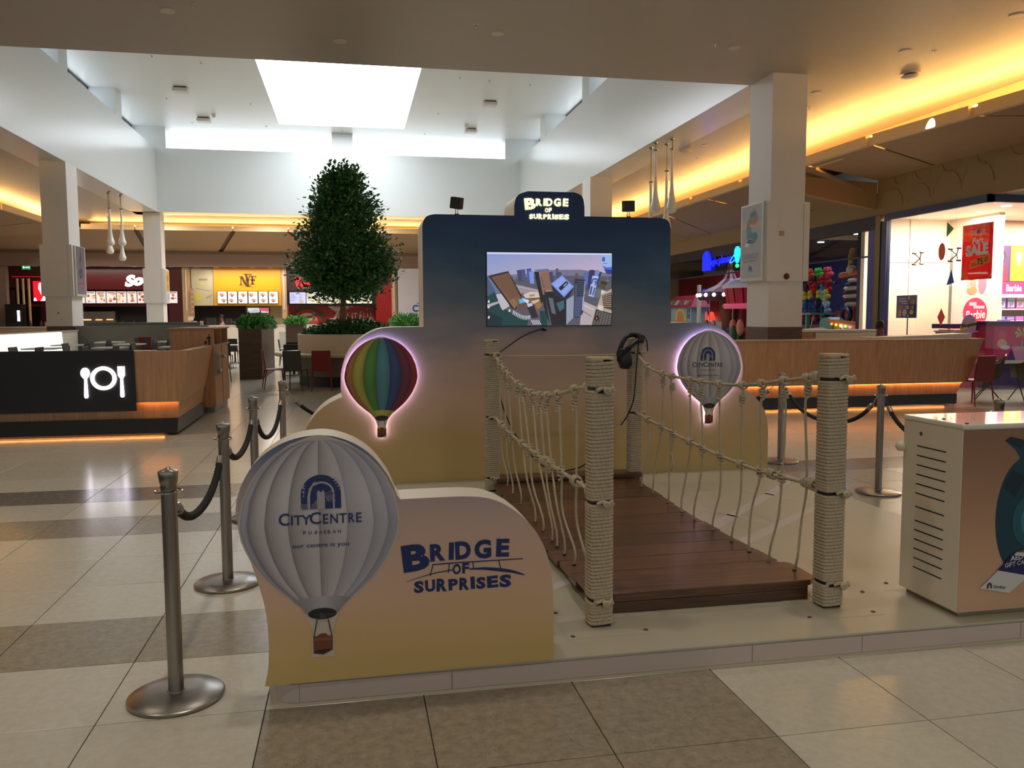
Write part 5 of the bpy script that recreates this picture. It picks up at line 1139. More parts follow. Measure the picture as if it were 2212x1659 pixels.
for i, p in enumerate(ht):
    if i % 3 != 2: bar(p[0] + .62, p[1], PI / 2, 'black bar chair, cabinet side, table of the ' + spot_of(i))
    if i % 3: bar(p[0] - .62, p[1], -PI / 2, 'black bar chair facing away, table of the ' + spot_of(i))
for x, y, lb in ((-5.7, 24.55, 'red bar chair at the grey stone partition, nearer the pale column'), (-4.75, 24.6, 'red bar chair at the grey stone partition, nearer the waste cabinet')): copy_tree(bc, (x, y, 0), 0.3, lb, 'red bar chairs at the grey partition', {'chair_black': REDC})
GL = 'low dining tables between the planters'; GLC = 'black dining chairs between the planters'
lt = [(-1.6, 24.0), (-1.7, 26.2), (-1.5, 28.6), (-3.9, 27.8), (-4.1, 31.0)]
LTN = ('nearest the round planter', 'beside the tall fern planter', 'farther along the walkway', 'just behind the fern planter', 'deep behind the fern planter')
tb2 = make_table('dining_table', 'white dining table ' + LTN[0], .75, .72, lt[0] + (0,), GL)
for p, n_ in list(zip(lt, LTN))[1:]: copy_tree(tb2, p + (0,), 0, 'white dining table ' + n_, GL)
first = None
for i, p in enumerate(lt):
    for dx, dy, r, sd in ((.62, 0, PI / 2, 'tree side'), (-.62, 0, -PI / 2, 'counter side'), (0, -.64, 0, 'near side')):
        if i in (0, 1) and dx < 0: continue
        lb = 'black dining chair on the %s of the table %s' % (sd, LTN[i])
        if first is None: first = make_chair('dining_chair', lb, BLKC, (p[0] + dx, p[1] + dy, 0), r, GLC)
        else: copy_tree(first, (p[0] + dx, p[1] + dy, 0), r, lb, GLC)

# ================================================================ planters and tree
LEAF = M('leaf_green', (78, 140, 58), .55, var=.45, scale=3.0); LEAFD = M('leaf_dark', (72, 122, 66), .5, var=.55, scale=2.2)
def leaves(n, point, size, droop=.3, seed=1, up=.5, aspect=.36):
    rnd = random.Random(seed); mb = MB()
    for _ in range(n):
        c, out = point(rnd); s = size * rnd.uniform(.7, 1.25)
        d = Vector(out) + Vector((rnd.gauss(0, .5), rnd.gauss(0, .5), rnd.gauss(0, .4) - droop)); d.normalize()
        sd = d.cross(Vector((rnd.gauss(0, .4), rnd.gauss(0, .4), 1))).normalized(); nn = sd.cross(d)
        c = Vector(c); p = [c, c + d * s * .45 + sd * s * aspect + nn * s * .06, c + d * s, c + d * s * .45 - sd * s * aspect + nn * s * .06]
        mb.quad(p)
    return mb
def box_planter(x0, y0, x1, y1, h, label, fol, hgt, seed, n=2600):
    t = thing('planter', label, 'planter', ((x0 + x1) / 2, (y0 + y1) / 2, 0))
    MB().box(x0, y0, 0, x1, y1, h - .06).build('box', WALNUT, t, bevel=.006)
    m = MB(); w = .03
    m.box(x0, y0, h - .06, x1, y0 + w, h).box(x0, y1 - w, h - .06, x1, y1, h).box(x0, y0 + w, h - .06, x0 + w, y1 - w, h).box(x1 - w, y0 + w, h - .06, x1, y1 - w, h); m.build('rim', WALNUT, t)
    MB().box(x0 + w, y0 + w, h - .07, x1 - w, y1 - w, h - .02).build('soil', M('soil', (40, 30, 22), .9), t)
    def pt(r):
        x, y = r.uniform(x0 - .04, x1 + .04), r.uniform(y0 - .05, y1 + .05); e = min(x - x0, x1 - x, y - y0, y1 - y)
        z = h - .05 + r.random() * (hgt * (.6 + .4 * min(1, max(0, e) / .2)) * (.85 + .2 * math.sin(4 * y + 3 * x)))
        return (x, y, z), ((x - (x0 + x1) / 2) * 1.6, (y - (y0 + y1) / 2) * .25, .75)
    leaves(n, pt, .15, .1, seed, aspect=.22).build('foliage', fol, t, kind='stuff', recalc=False)
    return t
box_planter(-2.88, 22.5, -2.30, 26.1, 1.335, 'tall brown wooden planter overflowing with fresh green ferns, nearest the waste cabinet', LEAF, .36, 3)
box_planter(-2.40, 32.0, -1.75, 34.4, 1.36, 'far brown planter with a small green bush, in front of the red pasta stall', LEAF, .32, 4, 1500)
box_planter(1.55, 30.0, 2.75, 32.5, 1.28, 'planter of light green plants beside the backdrop edge', LEAF, .42, 5, 2200)
rp = thing('round_planter', 'round white planter with a bar ledge, holding the tall ficus tree', 'planter', (.05, 20.6, 0))
cc = (.05, 20.6, 0)
MB().lathe([(1.0, 0), (1.30, 0), (1.30, .24), (1.0, .24)], cc, 64).build('plinth', BLACK, rp, smooth=True)
MB().lathe([(1.1, .24), (1.34, .24), (1.34, .70), (1.1, .70)], cc, 64).build('base_drum', M('taupe_panel', (120, 104, 88), .5), rp, smooth=True)
MB().lathe([(1.1, .705), (1.85, .705), (1.87, .73), (1.87, .765), (1.85, .78), (1.1, .78)], cc, 72).build('ledge', M('beige_ledge', (206, 190, 168), .35), rp, smooth=True)
MB().lathe([(1.18, .78), (1.32, .78), (1.32, 1.20), (1.31, 1.215), (1.23, 1.215), (1.22, 1.10), (.05, 1.10)], cc, 64).build('upper_drum', M('beige_drum', (214, 194, 170), .45), rp, smooth=True)
tr = thing('ficus_tree', 'tall dark green ficus tree with a rounded crown, rising out of the round planter', 'tree', (-.2, 20.4, 1.1))
MB().tube(catmull([(-.2, 20.4, 1.08), (-.19, 20.42, 1.6), (-.17, 20.4, 2.2), (-.15, 20.4, 3.0), (-.2, 20.4, 4.2)], 6), [.10 - .0034 * i for i in range(25)], 10).build('trunk', M('bark', (134, 104, 82), .85, var=.25, scale=20, bmp=.5), tr, smooth=True)
CP = [(2.12, .30), (2.3, .62), (2.5, .95), (2.8, 1.22), (3.05, 1.28), (3.4, 1.12), (3.8, .95), (4.2, .82), (4.5, .56), (4.8, .30), (5.0, .06)]
def crown_r(z):
    for (a, ra), (b, rb) in zip(CP, CP[1:]):
        if z <= b: return ra + (rb - ra) * (z - a) / (b - a)
    return .05
rnd = random.Random(5); tw = MB(); tips = []
for k in range(230):
    z = 2.38 + 2.57 * rnd.random() ** 1.35; a = rnd.uniform(0, 2 * PI); r = crown_r(z) * rnd.uniform(.55, 1.06)
    tip = Vector((-.12 + r * math.cos(a), 20.4 + r * math.sin(a), z)); rt = Vector((-.16, 20.4, max(2.0, z - .55 * r - .15)))
    tw.tube([rt, rt.lerp(tip, .55) + Vector((0, 0, .1)), tip], [.018, .010, .004], 5); tips.append((tip, tip - rt))
tw.build('branches', M('bark', (92, 70, 56), .85), tr, kind='stuff')
def pt(r):
    tip, d = tips[r.randrange(len(tips))]; f = r.random() ** .4
    base = tip - d * (1 - f) * .75; sp = .14 + .10 * (1 - f)
    return base + Vector((r.gauss(0, sp), r.gauss(0, sp), r.gauss(0, sp * .9))), d.normalized()
leaves(24000, pt, .105, .25, 9).build('foliage', LEAFD, tr, kind='stuff', recalc=False)
un = thing('planter_shrub', 'low dark green shrub round the foot of the ficus tree', 'shrub', (-.2, 20.5, 1.1))
MB().lathe([(.3, 0), (.02, .25)], (-.2, 20.5, 1.10), 10).build('stem', M('bark', (92, 70, 56), .85), un)
def pt2(r):
    a, q_ = r.uniform(0, 2 * PI), r.random() ** .5; x, y = q_ * 1.12 * math.cos(a), q_ * 1.12 * math.sin(a)
    return (.0 + x, 20.6 + y, 1.10 + r.random() * (.46 - .30 * q_ * q_)), (x, y, .5)
leaves(5200, pt2, .11, .1, 12, aspect=.25).build('foliage', LEAFD, un, kind='stuff', recalc=False)

# ================================================================ people
SKIN = M('skin_brown', (120, 78, 56), .55); HAIRM = M('hair_black', (14, 12, 12), .6)
def skin_body(chain, radii, edges, levels=1):
    me = bpy.data.meshes.new('b'); me.from_pydata([Vector(p) for p in chain], edges, []); o = bpy.data.objects.new('b', me); COL.objects.link(o)
    md = o.modifiers.new('s', 'SKIN'); sv = me.skin_vertices[0].data
    for i, r in enumerate(radii): sv[i].radius = r if isinstance(r, tuple) else (r, r)
    sv[0].use_root = True
    sb = o.modifiers.new('u', 'SUBSURF'); sb.levels = levels
    dg = bpy.context.evaluated_depsgraph_get(); ev = o.evaluated_get(dg); m = bpy.data.meshes.new_from_object(ev)
    bpy.data.objects.remove(o); m.polygons.foreach_set('use_smooth', [True] * len(m.polygons)); return m
def person(label, loc, rz, shirt, trousers, h=1.72, lean=0.0, cap=None, seated=False, arms='down', hair=HAIRM):
    t = thing('person', label, 'person', (0, 0, 0))
    k = h / 1.72; L = lean
    hipz = .90 if not seated else .46
    up = lambda z, s=0: (s, L * (z - hipz) , z * 1.0)
    ch = 1.30 - .90 + hipz; nk = 1.46 - .9 + hipz; hd = 1.60 - .9 + hipz
    V = [(0, 0, hipz), up(ch - .18), up(ch + .05), up(nk), up(hd - .04), up(hd + .06)]
    R = [(.15, .11), (.13, .10), (.16, .10), .055, (.075, .09), (.07, .085)]
    E = [(0, 1), (1, 2), (2, 3), (3, 4), (4, 5)]
    for s in (-1, 1):
        i = len(V); sh = up(ch + .06, s * .17)
        if arms == 'down': el_, ha = (s * .23, sh[1] + .02, ch - .22), (s * .22, sh[1] + .14, ch - .44)
        else: el_, ha = (s * .22, sh[1] + .12, ch - .18), (s * .12, sh[1] + .36, ch - .14)
        V += [sh, el_, ha, tuple(Vector(ha) + Vector((0, .05, -.06)))]; R += [.055, .042, .03, .03]; E += [(2, i), (i, i + 1), (i + 1, i + 2), (i + 2, i + 3)]
        i = len(V)
        if not seated: V += [(s * .09, 0, hipz - .06), (s * .10, .03, .48), (s * .10, 0, .08), (s * .11, .13, .03)]
        else: V += [(s * .09, .05, hipz), (s * .11, .42, hipz + .02), (s * .11, .42, .08), (s * .11, .52, .03)]
        R += [.09, .06, .042, .035]; E += [(0, i), (i, i + 1), (i + 1, i + 2), (i + 2, i + 3)]
    V = [(p[0] * k, p[1] * k, p[2] * k) for p in V]; R = [tuple(r * k for r in q_) if isinstance(q_, tuple) else q_ * k for q_ in R]
    put('body', skin_body(V, R, E), SKIN, t)
    # clothes: the same limbs a little fuller, ending at cuffs and hems
    cl = lambda ids, g, ed: skin_body([V[i] for i in ids], [tuple(v + g for v in R[i]) if isinstance(R[i], tuple) else R[i] + g for i in ids], ed)
    put('shirt', cl([0, 1, 2, 6, 7, 14, 15], .014, [(0, 1), (1, 2), (2, 3), (3, 4), (2, 5), (5, 6)]), M('cloth_%d_%d_%d' % shirt, shirt, .8), t)
    put('trousers', cl([0, 10, 11, 12, 18, 19, 20], .012, [(0, 1), (1, 2), (2, 3), (0, 4), (4, 5), (5, 6)]), M('cloth_%d_%d_%d' % trousers, trousers, .8), t)
    top = Vector(V[5]); m = MB()
    m.lathe([(.088 * k, -.03 * k), (.094 * k, .03 * k), (.075 * k, .085 * k), (.03 * k, .115 * k), (.004, .12 * k)], (top.x, top.y - .022 * k, top.z), 14, None, .92, 1.05)
    hh = m.build('hair', M('cap_dark', (20, 18, 20), .7) if cap else hair, t, smooth=True)
    fc = MB()
    for s in (-1, 1): fc.ball((top.x + s * .028 * k, top.y + .078 * k, top.z - .025 * k), .010 * k, 6)
    fc.build('eye', M('eye_dark', (20, 16, 14), .3), t)
    MB().hexa([(top.x - .012 * k, top.y + .075 * k, top.z - .07 * k), (top.x + .012 * k, top.y + .075 * k, top.z - .07 * k), (top.x + .016 * k, top.y + .10 * k, top.z - .062 * k), (top.x - .016 * k, top.y + .10 * k, top.z - .062 * k), (top.x - .006 * k, top.y + .07 * k, top.z - .02 * k), (top.x + .006 * k, top.y + .07 * k, top.z - .02 * k), (top.x + .006 * k, top.y + .082 * k, top.z - .025 * k), (top.x - .006 * k, top.y + .082 * k, top.z - .025 * k)]).build('nose', SKIN, t)
    for s in (-1, 1): MB().ball((top.x + s * .082 * k, top.y, top.z - .035 * k), (.012 * k, .02 * k, .03 * k), 8).build('ear', SKIN, t, smooth=True)
    t.location = loc; t.rotation_euler = (0, 0, rz); return t
person('person in a pale pink top bending over the snack stall worktop, hands raised', (-6.15, 43.0, 0), PI / 2 + .3, (190, 150, 140), (50, 46, 46), 1.72, .18, arms='fwd')
person('person in a red shirt and dark cap behind the pasta stall counter', (-1.82, 42.9, 0), PI * .8, (176, 30, 34), (40, 38, 40), 1.80, 0, cap=True)
person('person in a yellow shirt standing behind the pasta stall counter', (.52, 42.9, 0), PI, (196, 176, 60), (40, 40, 46), 1.84)
person('person in a white shirt leaning at the pasta stall counter, back turned', (.92, 40.6, 0), -.3, (216, 222, 232), (50, 54, 66), 1.74, .22, arms='fwd')
person('dark-haired person in a beige top sitting low behind the oak counter', (10.05, 14.45, 0), PI * .9, (186, 158, 124), (60, 54, 50), 1.72, .12, seated=True).location.z = .17
person('person in a white shirt and dark trousers, back turned, inside the game hall', (15.5, 32.0, 0), -.3, (206, 208, 214), (30, 30, 38), 1.86)
props(MB().box(9.85, 14.25, 0, 10.25, 14.65, .60).build('stool', DARK, None, bevel=.02), 'dark padded stool under the seated person behind the oak counter', 'stool')

# ================================================================ food court stalls along the back
FY = 44.05
DRED = M('dark_red_gloss', (66, 13, 16), .3); RED2 = M('bright_red_panel', (170, 28, 28), .35); YEL = M('yellow_panel', (226, 160, 26), .4, var=.03)
BRN = M('dark_brown_panel', (52, 32, 28), .45); PALEW = M_wood('pale_wood', (176, 140, 106), (204, 170, 132), 1.0, (14, 14, .8), .45)
CTRW = M('counter_white', (214, 206, 196), .4); KDARK = M('kitchen_dark', (36, 32, 32), .6)
def box_part(t, name, x0, y0, z0, x1, y1, z1, mat, **k): return MB().box(x0, y0, z0, x1, y1, z1).build(name, mat, t, **k)
def menu(t, x, z, w, h, seed, style):
    r = random.Random(seed); L = []
    if style == 'photo':
        L.append(([(0, 0), (w, 0), (w, h), (0, h)], (236, 222, 214)))
        for _ in range(7): L.append(el(r.uniform(.15, .85) * w, r.uniform(.15, .8) * h, r.uniform(.08, .2) * w, r.uniform(.05, .13) * h, r.choice([(206, 140, 80), (176, 96, 50), (226, 180, 110), (150, 74, 50), (190, 120, 90)]), 10))
        L.append(rc(.1 * w, .86 * h, .8 * w, .07 * h, (120, 60, 50)))
    elif style == 'fries':
        L.append(([(0, 0), (w, 0), (w, h), (0, h)], (246, 244, 246)))
        for cx, cy in ((r.uniform(.28, .72), .72), (r.uniform(.28, .72), .26)):
            L.append(el(cx * w, cy * h, .30 * w, .11 * h, (240, 176, 130), 12)); L.append(el((cx - .08) * w, (cy + .05) * h, .16 * w, .09 * h, (232, 150, 100), 10)); L.append(([((cx - .14) * w, (cy - .05) * h), ((cx + .14) * w, (cy - .05) * h), ((cx + .10) * w, (cy - .16) * h), ((cx - .10) * w, (cy - .16) * h)], (70, 80, 130)))
    else:
        bgc = (206, 204, 250) if style == 'lilac' else (240, 234, 206); L.append(([(0, 0), (w, 0), (w, h), (0, h)], bgc)); ink = (120, 120, 190) if style == 'lilac' else (130, 120, 100)
        for k in range(7):
            L.append(rc(.06 * w, (.84 - .10 * k) * h, r.uniform(.2, .4) * w, .035 * h, ink)); L.append(rc(.56 * w, (.84 - .10 * k) * h, r.uniform(.1, .25) * w, .03 * h, ink))
        L.append(el(.72 * w, .14 * h, .13 * w, .12 * h, (206, 170, 70), 12)); L.append(el(.72 * w, .14 * h, .08 * w, .07 * h, (226, 200, 130), 10))
    fr = box_part(t, 'menu_board', x - .015, FY - .09, z - .02, x + w + .015, FY - .02, z + h + .02, BLACK)
    art('menu_picture', (x, FY - .092, z), X, Z, L, MENU, fr, step=.002)
# -- fried chicken stall
k1 = thing('food_stall', 'dark red fried chicken stall with curved menu boards, behind the pale column', 'food stall', (-12.2, 44, 0))
box_part(k1, 'sign_panel', -16.1, FY, 3.02, -8.95, FY + .15, 4.13, DRED); box_part(k1, 'lintel', -16.1, FY - .04, 2.2, -8.95, FY + .1, 2.33, DRED)
box_part(k1, 'back_wall', -16.1, 45.2, 0, -8.3, 45.38, 4.1, KDARK); box_part(k1, 'side_panel', -16.1, FY, 0, -15.9, FY + .3, 3.1, DRED); box_part(k1, 'side_wall', -14.9, FY + .3, 0, -12.9, FY + .4, 3.1, DRED)
box_part(k1, 'pier', -8.92, FY - .05, 0, -8.24, FY + .4, 4.13, DRED); box_part(k1, 'red_strip', -16.0, FY - .03, 3.62, -13, FY - .01, 3.66, M('red_strip', (190, 30, 34), .4, emis=.5))
for k in range(10): menu(k1, -13.2 + .475 * k, 2.36, .44, .57, 20 + k, 'photo')
for k, x in enumerate((-15.75, -15.5, -15.25)): MB().cyl((x, FY - .1, 0.9), (x, FY - .1, 3.55), .06, 10).build('pale_tube', PALEW, k1)
sq = box_part(k1, 'lit_sign', -15.05, FY - .14, 2.47, -14.05, FY - .02, 3.42, M('lit_red', (225, 20, 40), .4, emis=.85, ecol=(232, 22, 44)))
art('sign_mark', (-15.05, FY - .142, 2.47), X, Z, [([(.0, .0), (.16, .0), (.10, .16), (.02, .14)], (250, 250, 250)), ([(.30, .0), (.46, .26), (.56, .14), (.66, .26), (.82, 0)], (250, 250, 250)), ([(.22, .60), (.26, .86), (.5, .92), (.8, .88), (.86, .6), (.74, .3), (.5, .22), (.34, .3)], (236, 226, 226))], MENU, sq, step=.002)
m = MB(); fit('So', -10.95, 3.2, -10.05, 3.76, (0, FY, 0), X, Z, m, .06, .3, .12, .04, .02); fit('good', -10.0, 3.2, -9.0, 3.7, (0, FY, 0), X, Z, m, .05, .3, .12, .04, .02); fit('ur', -13.2, 3.15, -12.72, 3.75, (0, FY, 0), X, Z, m, .05, .3, .1, .04, .02)
m.build('script_lettering', M('lit_white', (255, 255, 255), .4, emis=3.0), k1, recalc=False)
w1 = box_part(k1, 'food_warmer', -12.95, 43.9, 1.25, -11.4, 44.6, 1.95, STEEL)
MB().box(-12.9, 43.86, 1.52, -12.5, 43.9, 1.58).box(-12.3, 43.86, 1.52, -12.0, 43.9, 1.57).box(-11.8, 43.86, 1.53, -11.5, 43.9, 1.58).build('warmer_glow', M('warm_glow', (255, 160, 80), .4, emis=2.0), w1)
box_part(k1, 'counter', -16.0, 42.2, 0, -8.3, 42.9, 1.20, M('stall_counter', (176, 156, 140), .5)); box_part(k1, 'counter_top', -16.05, 42.15, 1.2, -8.25, 42.95, 1.24, CTRW)
fr = box_part(k1, 'drinks_fridge', -16.0, 43.0, 1.24, -15.3, 43.6, 2.3, BLACK); MB().cyl((-15.42, 42.98, 1.5), (-15.42, 42.98, 2.0), .05, 10).build('fridge_light', LEDW, fr)
rb_ = random.Random(3)
for x in (-14.75, -14.3, -11.0, -10.7, -10.2, -9.6): MB().lathe([(.05, 0), (.06, .02), (.06, .14), (.03, .2), (.03, .28)], (x, 42.5, 1.24), 10).build('bottle', M('bottle_dark', (60, 44, 38), .3), k1)
box_part(k1, 'box', -14.1, 42.4, 1.24, -13.85, 42.6, 1.46, PALEW)
# -- snack stall
k2 = thing('food_stall', 'bright yellow snack stall with six lit menu panels and dark lettering', 'food stall', (-5.6, 44, 0))
box_part(k2, 'wooden_pier', -8.23, FY - .12, 0, -7.86, FY + .3, 4.13, PALEW); box_part(k2, 'wooden_pier', -3.44, FY - .12, 0, -3.2, FY + .3, 4.13, PALEW)
MB().cyl((-8.05, FY - .16, 2.0), (-8.05, FY - .16, 4.0), .03, 8).build('rod', CTRW, k2); MB().cyl((-3.32, FY - .16, 2.0), (-3.32, FY - .16, 4.0), .03, 8).build('rod', CTRW, k2)
box_part(k2, 'pale_panel', -7.82, FY, 2.23, -6.77, FY + .1, 4.1, M('pale_print_panel', (190, 182, 150), .5, var=.1, scale=2))
art('pale_panel_print', (-7.82, FY - .001, 2.23), X, Z, [el(.28, .42, .17, .20, (206, 190, 70), 18), rc(.35, 1.25, .42, .10, (150, 140, 112)), ([(.2, .85), (.9, .72), (.9, .76), (.2, .89)], (160, 150, 120)), rc(.42, .95, .2, .2, (202, 192, 120)), ([(.7, .35), (.98, .5), (.95, .56), (.68, .42)], (160, 150, 124))], PAINT, k2, step=.002)
art('pole_menu', (-7.84, FY - .2, 1.6), X, Z, [([(0, 0), (.16, 0), (.16, 1.5), (0, 1.5)], (176, 160, 140))] + [el(.08, .2 + .25 * i, .06, .07, (190, 120, 60), 10) for i in range(6)], PAINT, k2, step=.002)
box_part(k2, 'sign_panel', -6.75, FY - .05, 2.23, -3.46, FY + .1, 4.12, YEL)
m = MB(); T_ = (0, FY - .05, 0); INKB = M('ink_brown', (58, 28, 18), .5)
def serif(ch, x0, z0, x1, z1):
    t_ = .07; s_ = .16
    if ch == 'N': m.prism([(x0 + .06, z0), (x0 + .06 + t_ * .5, z0), (x0 + .06 + t_ * .5, z1), (x0 + .06, z1)], 'y', FY - .075, FY - .05).prism([(x0 + .06, z1), (x0 + .06 + t_ * 1.5, z1), (x1 - .05, z0), (x1 - .05 - t_ * 1.3, z0)], 'y', FY - .077, FY - .05).prism([(x1 - .05 - t_ * .5, z0), (x1 - .05, z0), (x1 - .05, z1), (x1 - .05 - t_ * .5, z1)], 'y', FY - .075, FY - .05).box(x0, FY - .075, z1 - .02, x0 + .18, FY - .05, z1).box(x0, FY - .075, z0, x0 + .16, FY - .05, z0 + .02)
    if ch == 'Y': c = (x0 + x1) / 2; m.prism([(x0 + .04, z1), (x0 + .04 + t_ * 1.4, z1), (c + t_ * .6, (z0 + z1) / 2 - .02), (c - t_ * .6, (z0 + z1) / 2 - .02)], 'y', FY - .079, FY - .05).prism([(x1 - .04 - t_ * .6, z1), (x1 - .04, z1), (c + t_ * .6, (z0 + z1) / 2 - .02), (c + t_ * .1, (z0 + z1) / 2)], 'y', FY - .079, FY - .05).box(c - t_ * .6, FY - .079, z0, c + t_ * .6, FY - .05, (z0 + z1) / 2).box(x0 - .02, FY - .079, z1 - .025, x0 + .2, FY - .05, z1).box(x1 - .18, FY - .079, z1 - .025, x1 + .02, FY - .05, z1).box(c - .13, FY - .079, z0, c + .13, FY - .05, z0 + .025)
    if ch == 'F': m.box(x0 + .05, FY - .075, z0, x0 + .05 + t_ * 1.2, FY - .05, z1).box(x0, FY - .075, z1 - .03, x1, FY - .05, z1).box(x0, FY - .075, (z0 + z1) / 2 - .01, x1 - .07, FY - .05, (z0 + z1) / 2 + .03).box(x0 - .02, FY - .075, z0, x0 + .22, FY - .05, z0 + .02).box(x1 - .02, FY - .075, z1 - .13, x1, FY - .05, z1).box(x1 - .09, FY - .075, (z0 + z1) / 2 - .06, x1 - .07, FY - .05, (z0 + z1) / 2 + .08)
serif('N', -5.50, 3.27, -5.10, 3.70); serif('Y', -5.27, 3.21, -4.90, 3.82); serif('F', -4.96, 3.30, -4.68, 3.72)
fit('NEW YORK FRIES', -5.40, 3.15, -4.82, 3.19, T_, X, Z, m, .01); m.build('lettering', INKB, k2, recalc=False)
FY_ = FY; FY = FY - .05
for k in range(6): menu(k2, -6.56 + .497 * k, 2.34, .44, .60, 40 + k, 'fries')
FY = FY_
box_part(k2, 'back_wall', -8.2, 45.2, 0, -5.35, 45.38, 2.3, KDARK); box_part(k2, 'back_wall', -5.35, 45.1, 0, -3.2, 45.38, 2.3, M('pale_green_tile', (196, 190, 142), .4))
pw = box_part(k2, 'picture', -5.30, 45.0, 1.84, -4.16, 45.08, 2.16, BLACK)
art('picture_print', (-5.26, 44.998, 1.87), X, Z, [([(0, 0), (1.06, 0), (1.06, .26), (0, .26)], (214, 206, 206)), ([(.6, .1), (1.06, .05), (1.06, .26), (.55, .26)], (196, 90, 110)), ([(0, .05), (.4, .2), (.7, .05), (.3, 0)], (176, 186, 206))], MENU, pw, step=.002)
box_part(k2, 'counter', -8.2, 42.2, 0, -3.2, 42.9, 1.22, CTRW); box_part(k2, 'counter_top', -8.2, 42.15, 1.22, -3.2, 42.95, 1.26, CTRW)
for i in range(5): MB().lathe([(.06, 0), (.05, .12), (.02, .14)], (-5.3 + .14 * i, 42.5, 1.26), 10).build('jar', M('jar_glass', (150, 140, 110), .2), k2)
box_part(k2, 'till', -6.9, 42.4, 1.26, -6.5, 42.7, 1.62, KDARK); box_part(k2, 'till', -6.0, 42.4, 1.26, -5.75, 42.7, 1.58, KDARK); box_part(k2, 'paper', -7.75, 42.5, 1.5, -7.5, 42.52, 1.68, CTRW)
MB().ball((-3.95, 42.9, 1.62), .17, 14).build('mixer', BLACK, k2, smooth=True)
for i in range(3): MB().lathe([(.09, 0), (.09, .16), (.07, .2)], (-7.75 + .3 * i, 42.6, 1.26), 12).build('canister', M('canister_pink', (190, 150, 130), .4), k2)
# -- pasta stall
k3 = thing('food_stall', 'red and brown pasta stall with five menu screens, half hidden by the ficus tree', 'food stall', (-.6, 44, 0))
box_part(k3, 'sign_panel', -3.2, FY, 2.98, 1.28, FY + .12, 4.13, BRN); box_part(k3, 'menu_band', -3.2, FY - .015, 2.24, 1.28, FY + .1, 2.98, BLACK)
for k in range(10): box_part(k3, 'sign_plank', -3.2, FY - .012, 2.99 + .113 * k, 1.28, FY - .001, 3.095 + .113 * k, BRN)
m = MB(); fit('V', -2.83, 3.17, -2.50, 3.66, (0, FY, 0), X, Z, m, .05, .0, -.1, .04, .02); fit('anellis', -2.52, 3.19, -1.80, 3.54, (0, FY, 0), X, Z, m, .045, .15, .03, .04, .02)
m.build('script_lettering', M('lit_red_letters', (255, 30, 40), .4, emis=2.2, ecol=(255, 26, 40)), k3, recalc=False)
word('tagline', 'FRESH ITALIAN KITCHEN', (-2.66, 3.11, -1.82, 3.145), (0, FY - .012, 0), X, Z, CTRW, k3, .0)
FY = FY - .015
for k in range(5): menu(k3, -3.05 + .835 * k, 2.33, .80, .57, 60 + k, 'lilac' if k == 0 else 'list')
FY = FY_
mural = box_part(k3, 'mural_wall', -3.2, 45.1, 0, 1.28, 45.3, 2.24, RED2)
art('mural_print', (-3.2, 45.098, 1.0), X, Z, [el(.95, .42, .95, .86, (120, 60, 40), 30, 0, PI), el(.95, .42, .86, .76, (70, 80, 50), 30, 0, PI), el(.95, .42, .72, .62, (190, 50, 36), 30, 0, PI), el(.95, .42, .52, .44, (226, 214, 190), 24, 0, PI), ([(.55, .5), (1.3, .62), (1.34, .72), (.5, .62)], (90, 60, 40)), ([(2.0, 1.2), (2.4, .92), (2.9, 1.0), (3.2, 1.2)], (226, 206, 196)), ([(2.5, .95), (2.6, .92), (2.25, .30), (2.15, .32)], (226, 206, 196)), rc(2.1, .52, .5, .05, (226, 206, 196)), rc(2.1, .40, .45, .04, (226, 206, 196))], PAINT, k3, step=.002)
m = MB(); fit('VIVA', 2.4, .40, 3.15, .85, (-3.2, 45.08, 1.0), X, Z, m, .0); fit('ITALIA', 3.25, .40, 4.4, .85, (-3.2, 45.08, 1.0), X, Z, m, .0); m.build('mural_lettering', CTRW, k3, recalc=False)
box_part(k3, 'red_side_wall', 1.28, FY + .05, 0, 2.12, FY + .15, 4.1, M('red_gloss_wall', (150, 26, 22), .25)); box_part(k3, 'wooden_pier', 2.12, FY - .1, 0, 2.40, FY + .3, 4.13, PALEW)
MB().cyl((2.26, FY - .14, 1.9), (2.26, FY - .14, 4.0), .03, 8).build('rod', CTRW, k3)
box_part(k3, 'counter', -3.2, 42.2, 0, 2.1, 42.8, 1.16, CTRW); box_part(k3, 'counter_top', -3.2, 42.15, 1.16, 2.1, 42.85, 1.2, CTRW)
box_part(k3, 'display_case', -2.2, 41.7, 0, -1.2, 42.15, 1.28, CTRW)
wp = thing('hoarding', 'pale lilac hoarding wall printed with blue curls, beside the pasta stall', 'hoarding', (3.8, 44, 0))
MB().box(2.42, 43.5, 0, 6.5, 43.6, 4.12).build('panel', M('lilac_white', (206, 204, 214), .5, var=.02), wp)
arc_c = lambda cx, cz, r, r2: [(cx + r * math.cos(t), cz + r * math.sin(t)) for t in [.7 + 4.9 * i / 16 for i in range(17)]] + [(cx + r2 * math.cos(t), cz + r2 * math.sin(t)) for t in [.7 + 4.9 * (16 - i) / 16 for i in range(17)]]
art('panel_print', (2.42, 43.498, 0), X, Z, [(arc_c(.92, 2.06, .19, .10), (40, 90, 160)), (arc_c(.75, 1.72, .12, .06), (70, 120, 190)), ([(.98, 2.34), (1.04, 2.38), (1.06, 2.30), (1.0, 2.27)], (60, 110, 180)), rc(.45, 2.04, .2, .02, (150, 170, 200)), ([(.40, 1.8), (.46, 1.86), (.5, 1.78), (.44, 1.74)], (70, 120, 190)), ([(1.02, 1.72), (1.12, 1.8), (1.14, 1.7)], (70, 120, 190))], PAINT, wp, step=.002)
ex = thing('exit_sign', 'small green lit exit sign hung above the chicken stall', 'exit sign', (-15.15, 43.45, 3.95))
